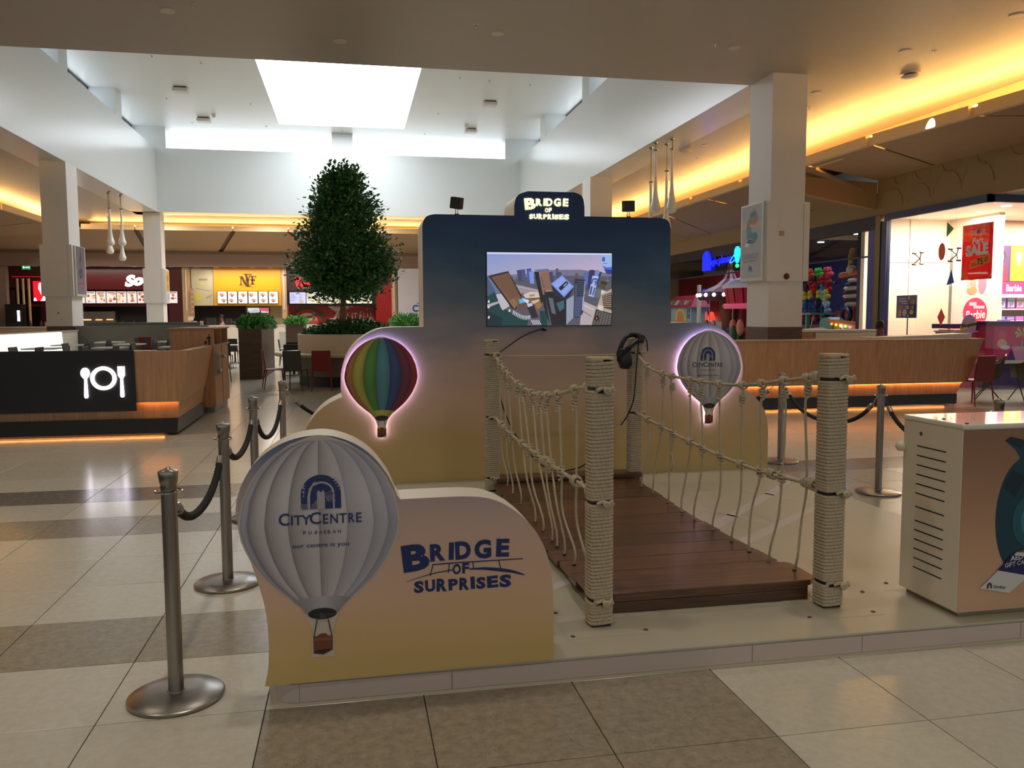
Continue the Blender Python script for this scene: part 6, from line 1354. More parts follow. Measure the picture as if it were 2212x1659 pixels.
MB().box(-15.33, 43.42, 3.95, -14.97, 43.5, 4.14).build('sign_case', M('exit_green', (40, 150, 90), .4, emis=.6), ex)
art('exit_pictogram', (-15.33, 43.418, 3.95), X, Z, [rc(.05, .05, .06, .10, (235, 250, 240)), ([(.12, .08), (.22, .08), (.22, .05), (.28, .10), (.22, .15), (.22, .12), (.12, .12)], (235, 250, 240)), rc(.29, .05, .05, .10, (235, 250, 240))], MENU, ex, step=.002)
wm_ = props(MB().box(-2.9, 35.2, 0, -1.3, 35.6, 1.05).build('white_divider', CTRW, None, bevel=.01), 'low white dividing wall between the two brown planters', 'partition')

# ================================================================ toy store and game hall on the far side
BLUEF = M('blue_frame', (24, 34, 78), .4); BRONZE = M_steel('bronze_mullion', (110, 96, 66), .4)
STW = M('store_white', (240, 226, 206), .5, var=.01)
XG = XR
ts = thing('toy_store', 'brightly lit toy store interior behind a glass front with a red sale poster', 'shop', (16, 17, 0))
box_part(ts, 'north_wall', XG + .02, 19.25, 0, 26, 19.4, 4.2, STW); box_part(ts, 'return_wall', 15.40, 17.6, 0, 15.55, 19.25, 4.2, STW); box_part(ts, 'far_wall', 15.56, 19.15, 0, 26, 19.24, 4.05, M('store_peach', (238, 206, 176), .5)); box_part(ts, 'east_wall', 26, 15.1, 0, 26.2, 19.4, 4.2, STW)
box_part(ts, 'store_ceiling', XG + .02, 15.02, 4.06, 26, 19.4, 4.2, STW)
box_part(ts, 'wall_joint', 14.2, 19.244, 0, 14.21, 19.25, 4.05, SEAM); box_part(ts, 'wall_joint', XG + .1, 19.244, 2.95, 15.4, 19.25, 2.96, SEAM)
for a, b, c in ((15.10, 17.22, 3.9), (17.22, 18.35, 3.9)): pass
hd = box_part(ts, 'header', XG - .04, 14.96, 3.90, XG + .06, 18.40, 4.06, BLUEF); box_part(ts, 'header', XG - .04, 14.96, 3.90, 26, 15.06, 4.06, BLUEF)
box_part(ts, 'jamb', XG - .04, 18.30, 0, XG + .08, 18.52, 3.9, BLUEF); box_part(ts, 'bronze_mullion', XG - .06, 18.52, 0, XG + .06, 18.72, 4.05, BRONZE)
for a, b in ((15.0, 15.975), (15.985, 17.16), (17.17, 18.3)):
    for z0, z1 in ((.02, 2.90), (2.91, 3.9)): box_part(ts, 'glass_pane', XG, a, z0, XG + .012, b, z1, GLASS)
for a, b in ((12.92, 14.4), (14.41, 16.0), (16.01, 18.0), (18.01, 20.5)): box_part(ts, 'glass_pane', a, 15.0, .02, b, 15.012, 3.9, GLASS)
for y, z in ((17.165, 2.905), (15.98, 2.905)):
    mm = MB()
    for sy in (-1, 1):
        for sz in (-1, 1): mm.tube([(XG + .05, y, z), (XG - .02, y + sy * .13, z + sz * .13)], .012, 6).cyl((XG - .05, y + sy * .13, z + sz * .13), (XG + .04, y + sy * .13, z + sz * .13), .024, 8)
    mm.build('glass_clamp', M_steel('clamp_steel', (130, 116, 96), .3), ts)
for x, y in ((13.4, 15.5), (13.4, 16.6), (13.4, 17.6), (14.6, 16.5), (13.6, 18.6), (17, 16.2), (18.5, 18), (20, 16)):
    MB().lathe([(.11, 0), (.11, .012), (.07, .014)], (x, y, 4.045), 16).build('store_downlight', M('lamp_lit', (255, 240, 220), .4, emis=7.0), ts)
for nm, pts, c in (('sticker', [(0, 0), (.22, .17), (0, .34)], (110, 150, 70)), ('sticker', [(0, 0), (.24, .05), (.14, .34)], (40, 60, 160)), ('sticker', [(.12, 0), (.25, .2), (.12, .4), (0, .2)], (206, 50, 60))):
    y0, z0 = {(110, 150, 70): (16.25, 3.3), (40, 60, 160): (16.2, 2.25), (206, 50, 60): (16.45, 1.35)}[c]
    art(nm, (XG - .003, y0, z0), NY, Z, [(pts, c)], PAINT, ts)
art('sticker', (XG - .003, 16.38, 3.0), NY, Z, [el(0, 0, .11, .19, (226, 90, 50), 18)], PAINT, ts)
spot = bpy.data.lights.new('wall_spot', 'SPOT'); spot.energy = 160; spot.color = (1, .85, .62); spot.spot_size = .9; spot.spot_blend = .6; spot.shadow_soft_size = .06
so = bpy.data.objects.new('wall_spot', spot); COL.objects.link(so); so.location = (13.75, 18.7, 4.0); so.rotation_euler = (.42, 0, 0)
# sale poster on the glass
sp = thing('sale_poster', 'tall red and yellow part sale poster hung inside the toy store glass', 'poster', (XG + .03, 15.3, 2.3))
SW, SH = .86, 1.16
MB().box(XG + .018, 14.92, 2.34, XG + .026, 15.78, 3.50).build('poster_sheet', M_trans('poster_red', (214, 40, 56)), sp)
rays = [([(0, SH), (0, .9), (.03, .86), (.09, SH)], (246, 196, 60))] + [([(.16 + .2 * k, SH), (.30 + .2 * k, SH), (.28 + .12 * k, .86), (.24 + .12 * k, .86)], (244, 180, 50)) for k in range(3)] + [([(.80, SH), (SW, SH), (SW, .98)], (246, 196, 60)), ([(.0, .10), (.16, .42), (.22, .46), (.20, .40), (.16, .36), (.17, .12), (.22, .03), (.05, .03)], (244, 186, 60)), ([(.74, 0), (SW, .12), (SW, .02)], (246, 206, 90)), ([(0, 0), (SW, 0), (SW, .06), (.7, .03), (.4, .05), (.2, .02), (0, .05)], (232, 110, 60))]
art('poster_print', (XG + .017, 15.78, 2.34), NY, Z, rays + [([(.25, .22), (.80, .34), (.80, .52), (.25, .40)], (226, 220, 70))], FILM, sp)
m1, m2, m3 = MB(), MB(), MB(); O_ = (XG + .017, 15.78, 2.34)
for ch, a, b, mk in (('TOYS', .22, .42, m1), ('R', .43, .52, m3), ('US', .53, .66, m1)): fit(ch, a, .93, b, 1.03, O_, NY, Z, mk, .03, 0, 0, 0, .008)
fit('Part', .30, .74, .62, .88, O_, NY, Z, m1, .04, 0, .03, 0, .008); fit('SALE', .12, .50, .76, .74, O_, NY, Z, m1, .06, 0, .04, 0, .008); fit('toysrusmths.com', .20, .11, .74, .16, O_, NY, Z, m1, .02, 0, 0, 0, .008)
fit('30%-', .29, .28, .44, .35, O_, NY, Z, m2, .01, 0, .15, 0, .008); fit('75', .45, .30, .62, .44, O_, NY, Z, m2, .03, 0, .1, 0, .008); fit('%OFF', .64, .36, .77, .46, O_, NY, Z, m2, .01, 0, .1, 0, .008)
m1.build('lettering', M('poster_white', (250, 246, 240), .5), sp, recalc=False); m2.build('lettering', BLACK, sp, recalc=False); m3.build('lettering', M('poster_blue', (60, 70, 170), .5), sp, recalc=False)
# blue board on a stand
bs_ = thing('board_stand', 'navy toy notice board on a thin floor stand inside the store window', 'sign stand', (13.6, 18.3, 0))
MB().box(13.5, 17.98, 1.53, 13.53, 18.72, 2.09).build('board', M('navy_board', (36, 44, 110), .5), bs_); MB().cyl((13.52, 18.3, 0), (13.52, 18.3, 1.53), .012, 8).build('pole', BRONZE, bs_); MB().lathe([(.22, 0), (.22, .015), (.02, .03)], (13.52, 18.3, 0), 16).build('foot', BRONZE, bs_)
art('board_print', (13.499, 18.72, 1.53), NY, Z, [el(.14, .12, .06, .10, (230, 150, 60), 10), el(.32, .13, .08, .09, (226, 190, 190), 12), el(.58, .14, .08, .06, (236, 200, 70), 12), el(.62, .40, .10, .07, (150, 90, 70), 12), el(.48, .49, .05, .05, (190, 140, 90), 10), el(.46, .05, .04, .03, (130, 190, 220), 10)], PAINT, bs_)
mc = [MB() for _ in range(5)]
for i, ch in enumerate("TOYSRUS"): fit(ch, .06 + .088 * i, .215, .14 + .088 * i, .30, (13.499, 18.72, 1.53), NY, Z, mc[i % 5], .05, 0, 0, 0, .006)
for i, c in enumerate(((220, 70, 60), (240, 190, 60), (90, 170, 90), (230, 110, 60), (230, 230, 240))): mc[i].build('lettering', M('toy_ink_%d' % i, c, .5), bs_, recalc=False)
m = MB(); fit('The Best', .12, .46, .36, .49, (13.499, 18.72, 1.53), NY, Z, m, .02, 0, 0, 0, .004); fit('Christmas', .10, .40, .42, .44, (13.499, 18.72, 1.53), NY, Z, m, .02, 0, 0, 0, .004); fit('Toys', .2, .335, .42, .385, (13.499, 18.72, 1.53), NY, Z, m, .02, 0, 0, 0, .004); m.build('lettering', M('poster_white', (250, 246, 240), .5), bs_, recalc=False)
# pink doll display
PINKM, PURP = M('hot_pink', (226, 60, 120), .45), M('deep_purple', (70, 34, 110), .45)
cr = thing('doll_display', 'white display panel with a pink doll brand disc, under the sale poster', 'display', (14.8, 17.45, 0))
MB().box(14.05, 17.45, 1.25, 15.35, 17.55, 3.2).build('panel', STW, cr); MB().box(14.0, 17.3, 0, 15.4, 17.8, 1.25).build('plinth', PINKM, cr)
art('disc', (14.70, 17.448, 1.65), X, Z, [el(0, 0, .33, .36, (226, 60, 100), 40), rc(-.17, .17, .20, .08, (246, 200, 206)), rc(-.05, .10, .30, .07, (246, 200, 206)), el(0, .95, .22, .12, (246, 226, 90), 20, PI, 2 * PI)], PAINT, cr)
m = MB(); fit('Barbie', -.27, -.15, .27, .06, (14.70, 17.444, 1.65), X, Z, m, .02, .25, .08, 0, .004); m.build('lettering', M('poster_white', (250, 246, 240), .5), cr, recalc=False)
art('picture', (14.45, 17.447, 2.1), X, Z, [el(.12, .25, .13, .26, (206, 170, 150), 14), el(.12, .42, .07, .10, (70, 44, 40), 12), el(.42, .25, .11, .26, (220, 140, 160), 14), el(.42, .44, .07, .08, (40, 34, 40), 12), el(.14, .08, .14, .10, (236, 160, 110), 12)], PAINT, cr)
def toy_box(x, y, z, w, d, h, c, label, grp):
    t = thing('toy_box', label, 'toy box', (x, y, z), 0, grp)
    MB().box(x, y, z, x + w, y + d, z + h).build('carton', M('carton_%d_%d_%d' % c, c, .45), t, bevel=.006)
    r = random.Random(int(x * 37 + z * 11)); art('carton_print', (x, y - .001, z), X, Z, [rc(.1 * w, .15 * h, .8 * w, .5 * h, (236, 200, 216)), el(.4 * w, .4 * h, .2 * w, .22 * h, (190, 110, 180), 10), el(.65 * w, .45 * h, .12 * w, .2 * h, (110, 150, 210), 10), rc(.08 * w, .74 * h, .84 * w, .16 * h, tuple(r.randint(90, 240) for _ in range(3)))], PAINT, t)
    return t
td = thing('display_table', 'pink and purple toy display table with collectible packs, behind the counter end', 'display', (13.2, 16.2, 0))
MB().box(12.98, 16.0, 0, 14.0, 16.6, 1.22).build('table', PINKM, td); MB().box(12.96, 15.98, 1.30, 14.3, 16.7, 1.40).build('back_band', PURP, td); MB().box(12.95, 15.96, 1.22, 14.05, 16.62, 1.25).build('top', KW, td)
art('egg_card', (13.06, 15.95, 1.12), X, Z, [([(.24 + .19 * math.cos(t), .24 + (.25 if math.sin(t) > 0 else .2) * math.sin(t)) for t in [2 * PI * k / 24 for k in range(24)]], (206, 150, 200)), ([(.02, .12), (.46, .26), (.46, .36), (.02, .24)], (246, 210, 90))], PAINT, td)
word('lettering', 'Shopkins', (.05, .20, .44, .31), (13.06, 15.947, 1.12), X, Z, M('ink_dark_purple', (60, 40, 70), .5), td, .05, 0, 0, .003, .15)
rr = random.Random(8)
for k, (c, w, h) in enumerate((((200, 170, 220), .11, .17), ((190, 160, 220), .10, .13), ((226, 170, 210), .16, .22), ((230, 130, 170), .16, .16), ((240, 220, 170), .07, .2), ((200, 170, 226), .22, .24))):
    toy_box(13.48 + .135 * k + (.06 if k > 4 else 0), 16.05, 1.25, w, .15, h, c, 'small %s toy pack on the pink display table, %s' % (('lilac', 'lavender', 'rosy', 'pink', 'cream', 'violet')[k], ('nearest the egg card', 'second from the egg card', 'third from the egg card', 'tall, in the middle', 'slim, in the middle', 'last before the doll panel')[k]), 'toy packs on the pink display table')
wd_ = thing('display_box', 'large pink toy display box with a palm tree and bold lettering, behind the glass', 'display', (14.6, 15.6, 0))
MB().box(13.55, 15.5, .62, 16.4, 16.0, 1.38).build('box', PINKM, wd_); MB().box(13.5, 15.45, .55, 16.4, 16.05, .62).build('shelf', KW, wd_); MB().box(13.6, 15.6, 0, 16.4, 15.95, .55).build('plinth', PURP, wd_); MB().box(13.5, 15.46, 1.38, 16.4, 16.02, 1.46).build('top_band', PURP, wd_)
palm = [([(.66, .22), (.69, .22), (.72, .55), (.70, .55)], (226, 180, 120))] + [([(.71, .55), (.71 + .20 * math.cos(t), .55 + .15 * math.sin(t) + .05), (.71 + .22 * math.cos(t + .25), .53 + .15 * math.sin(t))], (236, 196, 150)) for t in (0, .7, 1.4, 2.2, 2.9, 3.5, -.5)]
art('box_print', (13.55, 15.499, .62), X, Z, [([(.46, .0), (2.8, 0), (2.8, .25), (.46, .30)], (236, 160, 206)), el(.2, .5, .10, .14, (236, 96, 120), 14), el(.2, .36, .12, .1, (246, 180, 170), 14), el(.28, .28, .12, .05, (230, 226, 236), 12), el(.95, .12, .18, .14, (206, 130, 206), 14), ([(.32, .0), (.55, .0), (.45, .25)], (90, 50, 140)), el(.60, .20, .08, .10, (250, 170, 170), 12, 0, PI), rc(1.12, .05, 1.2, .12, (246, 200, 80)), rc(1.1, .18, .22, .06, (230, 120, 60)), rc(.62, .30, .07, .07, (80, 120, 190)), el(.80, .25, .06, .06, (250, 180, 110), 10)] + palm, PAINT, wd_)
m = MB(); fit('WiLD', .98, .50, 1.40, .70, (13.55, 15.497, .62), X, Z, m, .09, 0, .05, 0, .012); m.build('lettering', M('ink_crimson', (206, 60, 90), .5), wd_, recalc=False)
m = MB(); fit('Style', .94, .27, 1.38, .50, (13.55, 15.497, .62), X, Z, m, .05, .2, .1, 0, .012); fit('TO STYLE!', 1.16, .07, 1.48, .15, (13.55, 15.497, .62), X, Z, m, .02, .1, .05, 0, .012); m.build('lettering', M('ink_dark_purple', (60, 40, 70), .5), wd_, recalc=False)
shf = thing('toy_shelf', 'white toy shelf filled with doll cartons under a pink header, deep in the store', 'shelf', (17.4, 18.4, 0))
MB().box(15.75, 18.3, 0, 20.5, 18.9, .12).box(15.75, 18.8, 0, 20.5, 18.9, 2.6).build('carcass', KW, shf)
for z in (.75, 1.25, 1.72): MB().box(15.75, 18.25, z, 20.5, 18.8, z + .03).build('shelf_board', KW, shf)
MB().box(15.7, 18.2, 2.12, 20.5, 18.35, 2.42).build('header', PINKM, shf); MB().box(15.7, 18.15, 2.04, 20.5, 18.36, 2.1).build('light_strip', EMISSIVE_W, shf)
word('header_lettering', 'Barbie', (.5, .06, .95, .24), (15.7, 18.2, 2.12), X, Z, M('poster_white', (250, 246, 240), .5), shf, .02, 0, 0, .003)
GX = 'doll cartons on the white toy shelf'
for j, z in enumerate((.78, 1.28, 1.75)):
    for i in range(9):
        c = rr.choice([(200, 90, 150), (150, 110, 190), (226, 150, 180), (110, 90, 160), (214, 190, 150)])
        toy_box(15.8 + .27 * i, 18.3, z, .23, .2, .28, c, 'doll carton on the %s shelf board, %s from the doll display' % (('lowest', 'middle', 'top')[j], ('first', 'second', 'third', 'fourth', 'fifth', 'sixth', 'seventh', 'eighth', 'ninth')[i]), GX)
dp = thing('doll_picture', 'wide wall picture of three dressed dolls above the pink shelf header', 'picture', (17, 18.6, 2.5))
MB().box(15.6, 18.55, 2.46, 20.4, 18.62, 3.36).build('picture_board', M('picture_purple', (90, 60, 110), .5), dp)
def doll(x, c, hair, k=1.0): return [([(x - .22, 0), (x + .22, 0), (x + .16, .42), (x - .16, .42)], c), ([(x - .05, .38), (x + .05, .38), (x + .05, .5), (x - .05, .5)], (226, 180, 150)), el(x, .64, .13, .18, hair, 14), el(x, .60, .085, .12, (230, 184, 154), 14)]
art('picture_print', (15.6, 18.549, 2.46), X, Z, doll(.28, (44, 60, 130), (60, 50, 50)) + doll(.72, (200, 50, 70), (70, 46, 40)) + [rc(1.0, 0, .5, .9, (226, 170, 40))] + doll(1.25, (240, 200, 40), (236, 200, 90)) + doll(1.85, (120, 60, 160), (50, 40, 40)), PAINT, dp)
lf = thing('armchair_box', 'plain white carton standing beside the doll shelf', 'box', (15.4, 17.9, 0)); MB().box(15.45, 17.85, 1.25, 15.8, 18.15, 1.85).build('carton', KW, lf, bevel=.02); MB().box(15.4, 17.82, 0, 15.85, 18.18, 1.25).build('stand', KW, lf)
lf.name = 'white_carton'

# -- game hall
NIGHT = M('night_blue', (40, 40, 92), .6, var=.25, scale=1.2); HD = M('header_navy', (20, 24, 48), .5)
gh = thing('game_hall', 'dark blue game hall with a glowing blue name sign over its wide entrance', 'shop', (15.5, 25, 0))
box_part(gh, 'header', XG - .03, 18.75, 3.73, XG + .1, 39.6, 4.06, HD)
for a, b in ((18.9, 21.7), (21.72, 25.4), (25.42, 29.0), (29.02, 33), (33.02, 39)): box_part(gh, 'transom_glass', XG + .02, a, 3.10, XG + .03, b, 3.73, GLASS)
box_part(gh, 'transom', XG - .01, 18.9, 3.06, XG + .05, 39.0, 3.10, HD); box_part(gh, 'back_wall', 19.5, 19.6, 0, 19.7, 44, 4.4, NIGHT); box_part(gh, 'side_wall', XG + .02, 19.42, 0, 19.5, 19.55, 4.4, NIGHT); box_part(gh, 'far_wall', XG + .1, 43, 0, 19.6, 43.2, 4.4, NIGHT)
box_part(gh, 'hall_ceiling', XG + .1, 19.5, 4.3, 19.6, 43.2, 4.4, M('hall_ceiling', (50, 54, 70), .5)); box_part(gh, 'blue_jamb', XG - .02, 18.74, 0, XG + .08, 19.05, 3.75, M('royal_blue', (30, 50, 130), .35))
SB = M('sign_blue', (20, 30, 255), .4, emis=2.4, ecol=(16, 28, 255)); SC_ = M('sign_cyan', (40, 200, 255), .4, emis=1.6, ecol=(30, 190, 255)); SGn = M('sign_green', (60, 240, 150), .4, emis=1.4, ecol=(60, 240, 150))
O_ = (XG - .06, 29.0, 3.26); m = MB()
def arch_sign(s, x, z, mb, xx):
    f = lambda u_, w_: (xx, 29.0 - (x + u_ * s), 3.26 + z + w_ * s)
    for r in (.10, .19, .28): mb.tube([f(.3 - r, 0)] + [f(.3 + r * math.cos(t), .42 + r * 1.0 * math.sin(t)) for t in [PI - PI * i / 12 for i in range(13)]] + [f(.3 + r, 0)], .030 * s / .55, 6)
arch_sign(.95, .02, .0, m, XG - .05); fit('agic', .66, .10, 1.33, .40, O_, NY, Z, m, .0, 0, 0, .02, .01); fit('planet', 1.42, .10, 2.32, .46, O_, NY, Z, m, .0, 0, 0, .02, .01)
m.build('sign_lettering', SB, gh, recalc=False)
bm_ = MB().prism([(29.0 - (2.75 + p[0]), 3.26 + p[1]) for p in ((-.22, .40), (-.20, .58), (-.08, .68), (.08, .68), (.20, .58), (.22, .40), (.10, .16), (.06, .12), (-.06, .12), (-.10, .16))], 'x', XG - .06, XG - .03); bm_.build('sign_balloon', SC_, gh)
MB().tube([(XG - .08, 29.0 - (2.70 + .42 * math.cos(t)), 3.26 + .36 + .10 * math.sin(t) + .18 * math.cos(t)) for t in [2 * PI * k / 30 for k in range(30)]], .018, 6, True).build('sign_ring', SC_, gh); MB().ball((XG - .05, 29.0 - 2.76, 3.29), .07, 8).build('sign_basket', SGn, gh)
for y, x in ((26.5, 14.0), (23.0, 14.4), (20.6, 13.8), (30, 14.6), (33, 14), (25, 16.5), (28, 17), (22, 17)): MB().lathe([(.12, 0), (.12, .02), (.08, .024)], (x, y, 4.27), 14).build('hall_downlight', M('lamp_lit_cool', (235, 240, 255), .4, emis=6.0), gh)
mst = MB()
for i in range(26): mst.ball((19.45, 20 + rr.random() * 22, 1.4 + rr.random() * 2.4), rr.uniform(.03, .07), 6)
mst.build('wall_star', M('pale_star', (140, 140, 190), .5), gh, kind='stuff')
# lit counter kiosk in red
ck = thing('ticket_kiosk', 'tall dark red ticket counter with a small glowing blue sign and screen', 'kiosk', (16.4, 36, 0))
MB().box(16.2, 32.6, 0, 16.6, 39.5, 3.5).build('red_surround', M('kiosk_red', (110, 14, 20), .4), ck, bevel=.05); MB().box(15.6, 32.8, 0, 16.15, 38.6, 1.35).build('counter', CTRW, ck)
m = MB(); arch_sign(.5, -7.45, -.78, m, 16.15); m.build('kiosk_sign', SB, ck, recalc=False)
m = MB(); fit('magic planet', -6.95, -.72, -5.6, -.50, (16.16, 29.0, 3.26), NY, Z, m, .0, 0, 0, .01, .01); m.build('kiosk_lettering', SC_, ck, recalc=False)
MB().box(16.1, 36.0, 1.6, 16.2, 36.9, 2.35).build('screen_case', M('screen_blue', (20, 16, 90), .4, emis=.5, ecol=(20, 16, 110)), ck)
art('screen_picture', (16.09, 36.85, 1.65), NY, Z, [rc(.03, .05, .74, .38, (190, 206, 250)), rc(.03, .52, .74, .07, (210, 220, 255)), rc(.1, .15, .5, .03, (80, 90, 180)), rc(.1, .25, .5, .03, (80, 90, 180))], MENU, ck, step=.002)
for y in (35.6, 34.9): MB().lathe([(.12, 0), (.15, .15), (.10, .36), (.02, .42)], (15.9, y, 1.38), 12).build('red_lamp', M('red_lamp', (255, 50, 30), .4, emis=1.4, ecol=(255, 60, 36)), ck, smooth=True)
for y in (36.6, 35.9): MB().box(15.9, y, 1.36, 16.0, y + .3, 1.5).build('white_glow', LEDW, ck)
# candy carousel
ca = thing('carousel', 'small candy-striped carousel with a ring of glowing bulbs and a cone mast', 'carousel', (14.5, 30.4, 0))
c0 = (14.6, 30.4, 0)
MB().lathe([(1.25, 0), (1.25, .35), (1.2, .40)], c0, 32).build('base', M('carousel_base', (110, 130, 60), .5), ca, smooth=True)
MB().lathe([(.30, .4), (.30, 1.3), (.42, 2.15)], c0, 16).build('waffle_mast', M('waffle', (120, 62, 30), .6, var=.2), ca, smooth=True)
MB().lathe([(1.15, 2.22), (1.22, 2.30), (1.22, 2.52), (1.12, 2.56)], c0, 32).build('canopy_rim', M('canopy_dark', (70, 24, 40), .5), ca, smooth=True)
for k in range(12):
    a0, a1 = 2 * PI * k / 12, 2 * PI * (k + 1) / 12; P = lambda r, a, z: (c0[0] + r * math.cos(a), c0[1] + r * math.sin(a), z)
    prf = [(1.15, 2.54), (.55, 2.80), (.25, 3.05), (.10, 3.40)]; mb = MB()
    for (r0, z0), (r1, z1) in zip(prf, prf[1:]): mb.quad([P(r0, a0, z0), P(r0, a1, z0), P(r1, a1, z1), P(r1, a0, z1)])
    mb.build('canopy_segment', (M('candy_white', (206, 190, 196), .5), M('candy_red', (140, 24, 44), .5))[k % 2], ca, smooth=True)
for k in range(20): a = 2 * PI * k / 20; MB().ball((c0[0] + 1.24 * math.cos(a), c0[1] + 1.24 * math.sin(a), 2.41), .075, 8).build('bulb', M('bulb_lit', (255, 240, 250), .4, emis=4.0, ecol=(250, 232, 255)), ca)
for k in range(6): a = 2 * PI * k / 6 + .2; MB().cyl((c0[0] + .95 * math.cos(a), c0[1] + .95 * math.sin(a), .4), (c0[0] + .95 * math.cos(a), c0[1] + .95 * math.sin(a), 2.25), .02, 8).build('pole', M('pole_white', (200, 196, 200), .3), ca)
MB().ball((c0[0], c0[1], 3.5), (.11, .11, .2), 10).ball((c0[0] - .05, c0[1], 3.72), (.08, .1, .09), 8).build('finial', M('finial_brown', (120, 80, 40), .6), ca, smooth=True)
for k, a in enumerate((2.6, 3.4, 4.2, 5.1)):
    x, y = c0[0] + .95 * math.cos(a + .05), c0[1] + .95 * math.sin(a + .05)
    MB().ball((x, y, 1.05), (.16, .34, .17), 10).ball((x - .05, y - .3, 1.3), (.09, .12, .16), 8).cyl((x, y - .2, .55), (x, y - .2, 1.0), .05, 6).cyl((x, y + .2, .55), (x, y + .2, 1.0), .05, 6).build('ride_animal', M('ride_%d' % k, ((150, 96, 60), (196, 150, 110), (60, 50, 90), (170, 60, 60))[k], .5), ca, smooth=True)
ic_ = thing('cupcake_ride', 'pink and white cupcake-shaped ride canopy with a green leaf, beside the carousel', 'ride', (14.4, 28.0, 0))
c1_ = (14.3, 27.7, 0)
MB().lathe([(.95, 0), (.95, .4), (.2, .42)], c1_, 24).build('base', M('ride_base', (60, 70, 60), .5), ic_, smooth=True)
MB().cyl((14.3, 27.7, .4), (14.3, 27.7, 2.0), .09, 8).build('mast', M('pole_white', (200, 196, 200), .3), ic_)
for k in range(18): a = 2 * PI * k / 18; MB().hexa([(c1_[0] + r * math.cos(b), c1_[1] + r * math.sin(b), z) for z, r0 in ((2.0, 1.0), (2.6, 1.12)) for r, b in ((r0, a + .02), (r0, a + .32), (r0 - .12, a + .32), (r0 - .12, a + .02))]).build('wrapper_fold', M('candy_crimson', (170, 20, 60), .45), ic_)
MB().lathe([(1.15, 2.58), (1.18, 2.68), (.95, 2.85), (.55, 2.98), (.05, 3.02)], c1_, 28).build('icing', M('icing_white', (220, 214, 222), .4), ic_, smooth=True)
for k in range(3): MB().ball((14.1 + .1 * k, 27.2 + .3 * k, 3.08), (.14, .22, .10), 10).build('leaf', M('leaf_toy', (60, 160, 70), .5), ic_, smooth=True)
for k in range(14): a = 2 * PI * k / 14; MB().ball((c1_[0] + .85 * math.cos(a), c1_[1] + .85 * math.sin(a), .75 + .22 * (k % 3)), (.14, .16, .3), 8).build('seat_figure', M('seat_%d' % (k % 3), ((150, 40, 60), (60, 100, 60), (190, 130, 110))[k % 3], .6), ic_, smooth=True)
MB().lathe([(1.1, 1.86), (1.14, 1.92), (1.14, 2.02), (1.08, 2.04)], c1_, 28).build('pink_rim', M('pink_rim', (226, 90, 130), .4, emis=.25), ic_, smooth=True)
# play house with a pitched roof
ho = thing('play_house', 'little play house with a pink sloping roof and colourful roof lettering', 'play house', (15.4, 36.4, 0))
MB().box(15.0, 35.3, 0, 16.0, 37.9, .9).build('bench', PALEW, ho); MB().box(15.0, 35.3, 1.28, 15.9, 37.9, 1.36).build('bench_top', PALEW, ho); MB().box(15.15, 35.5, 1.36, 15.8, 37.8, 2.0).build('wall', M('pale_blue_wall', (150, 186, 196), .5), ho)
MB().hexa([(15.0, 35.2, 1.98), (15.0, 38.1, 1.98), (15.9, 38.1, 1.98), (15.9, 35.2, 1.98), (15.35, 35.5, 2.5), (15.35, 37.9, 2.5), (15.6, 37.9, 2.5), (15.6, 35.5, 2.5)]).build('roof', M('roof_pink', (190, 60, 90), .5), ho)
art('arch_print', (15.148, 37.5, 1.38), NY, Z, [el(.8, 0, .62, .55, (226, 206, 90), 24, 0, PI), el(.8, .12, .4, .34, (206, 150, 110), 20)], PAINT, ho, step=.002); art('window_print', (15.148, 35.95, 1.5), NY, Z, [rc(0, 0, .32, .42, (60, 90, 120)), rc(.14, 0, .03, .42, (180, 200, 206)), rc(0, .2, .32, .03, (180, 200, 206))], PAINT, ho, step=.002)
mc = [MB() for _ in range(4)]; vr = Vector((.35, 0, .52)).normalized()
for i, ch in enumerate('HelloKitty'): fit(ch, .15 + .22 * i + (.12 if i > 4 else 0), .12, .33 + .22 * i + (.12 if i > 4 else 0), .38, (15.0, 37.95, 1.98), NY, vr, mc[i % 4], .04, 0, 0, 0, .02)
for i, c in enumerate(((240, 200, 60), (90, 190, 90), (90, 150, 220), (240, 240, 240))): mc[i].build('lettering', M('kitty_ink_%d' % i, c, .5), ho, recalc=False)
MB().box(15.1, 34.6, 0, 15.2, 34.8, 2.9).build('white_post', CTRW, ho)
ho.location.x -= .78; ho.location.y -= 1.9; LOC[ho] = Matrix.Translation(ho.location)
# plush toy tower
pt_ = thing('plush_tower', 'tall rack crammed with bright plush toys beside the tan column', 'toy rack', (14.4, 23.6, 0))
MB().box(14.2, 22.7, 0, 14.9, 24.6, 1.3).build('rack_base', M('rack_red', (120, 24, 30), .4), pt_, bevel=.03); MB().cyl((14.5, 23.7, 1.3), (14.5, 23.7, 2.9), .05, 8).build('rack_pole', CHROME, pt_); MB().tube([(14.0, 23.6, 1.2), (14.05, 23.3, 2.5)], .02, 6).build('white_rod', CTRW, pt_)
rows = ((2.86, ((190, 60, 40), (206, 70, 40), (60, 170, 70), (220, 90, 110))), (2.62, ((60, 30, 40), (170, 40, 50), (190, 80, 60), (150, 50, 60))), (2.4, ((190, 30, 40), (60, 140, 170), (140, 50, 70), (60, 50, 60))), (2.18, ((120, 180, 200), (60, 60, 70), (206, 190, 60), (110, 60, 70))), (1.96, ((90, 150, 206), (30, 60, 130), (190, 190, 180), (40, 40, 60))), (1.74, ((40, 90, 170), (150, 170, 200), (50, 70, 120), (190, 196, 206))), (1.50, ((150, 30, 40), (190, 60, 60), (120, 20, 36), (170, 90, 80))))
tp_, tq_ = [], None
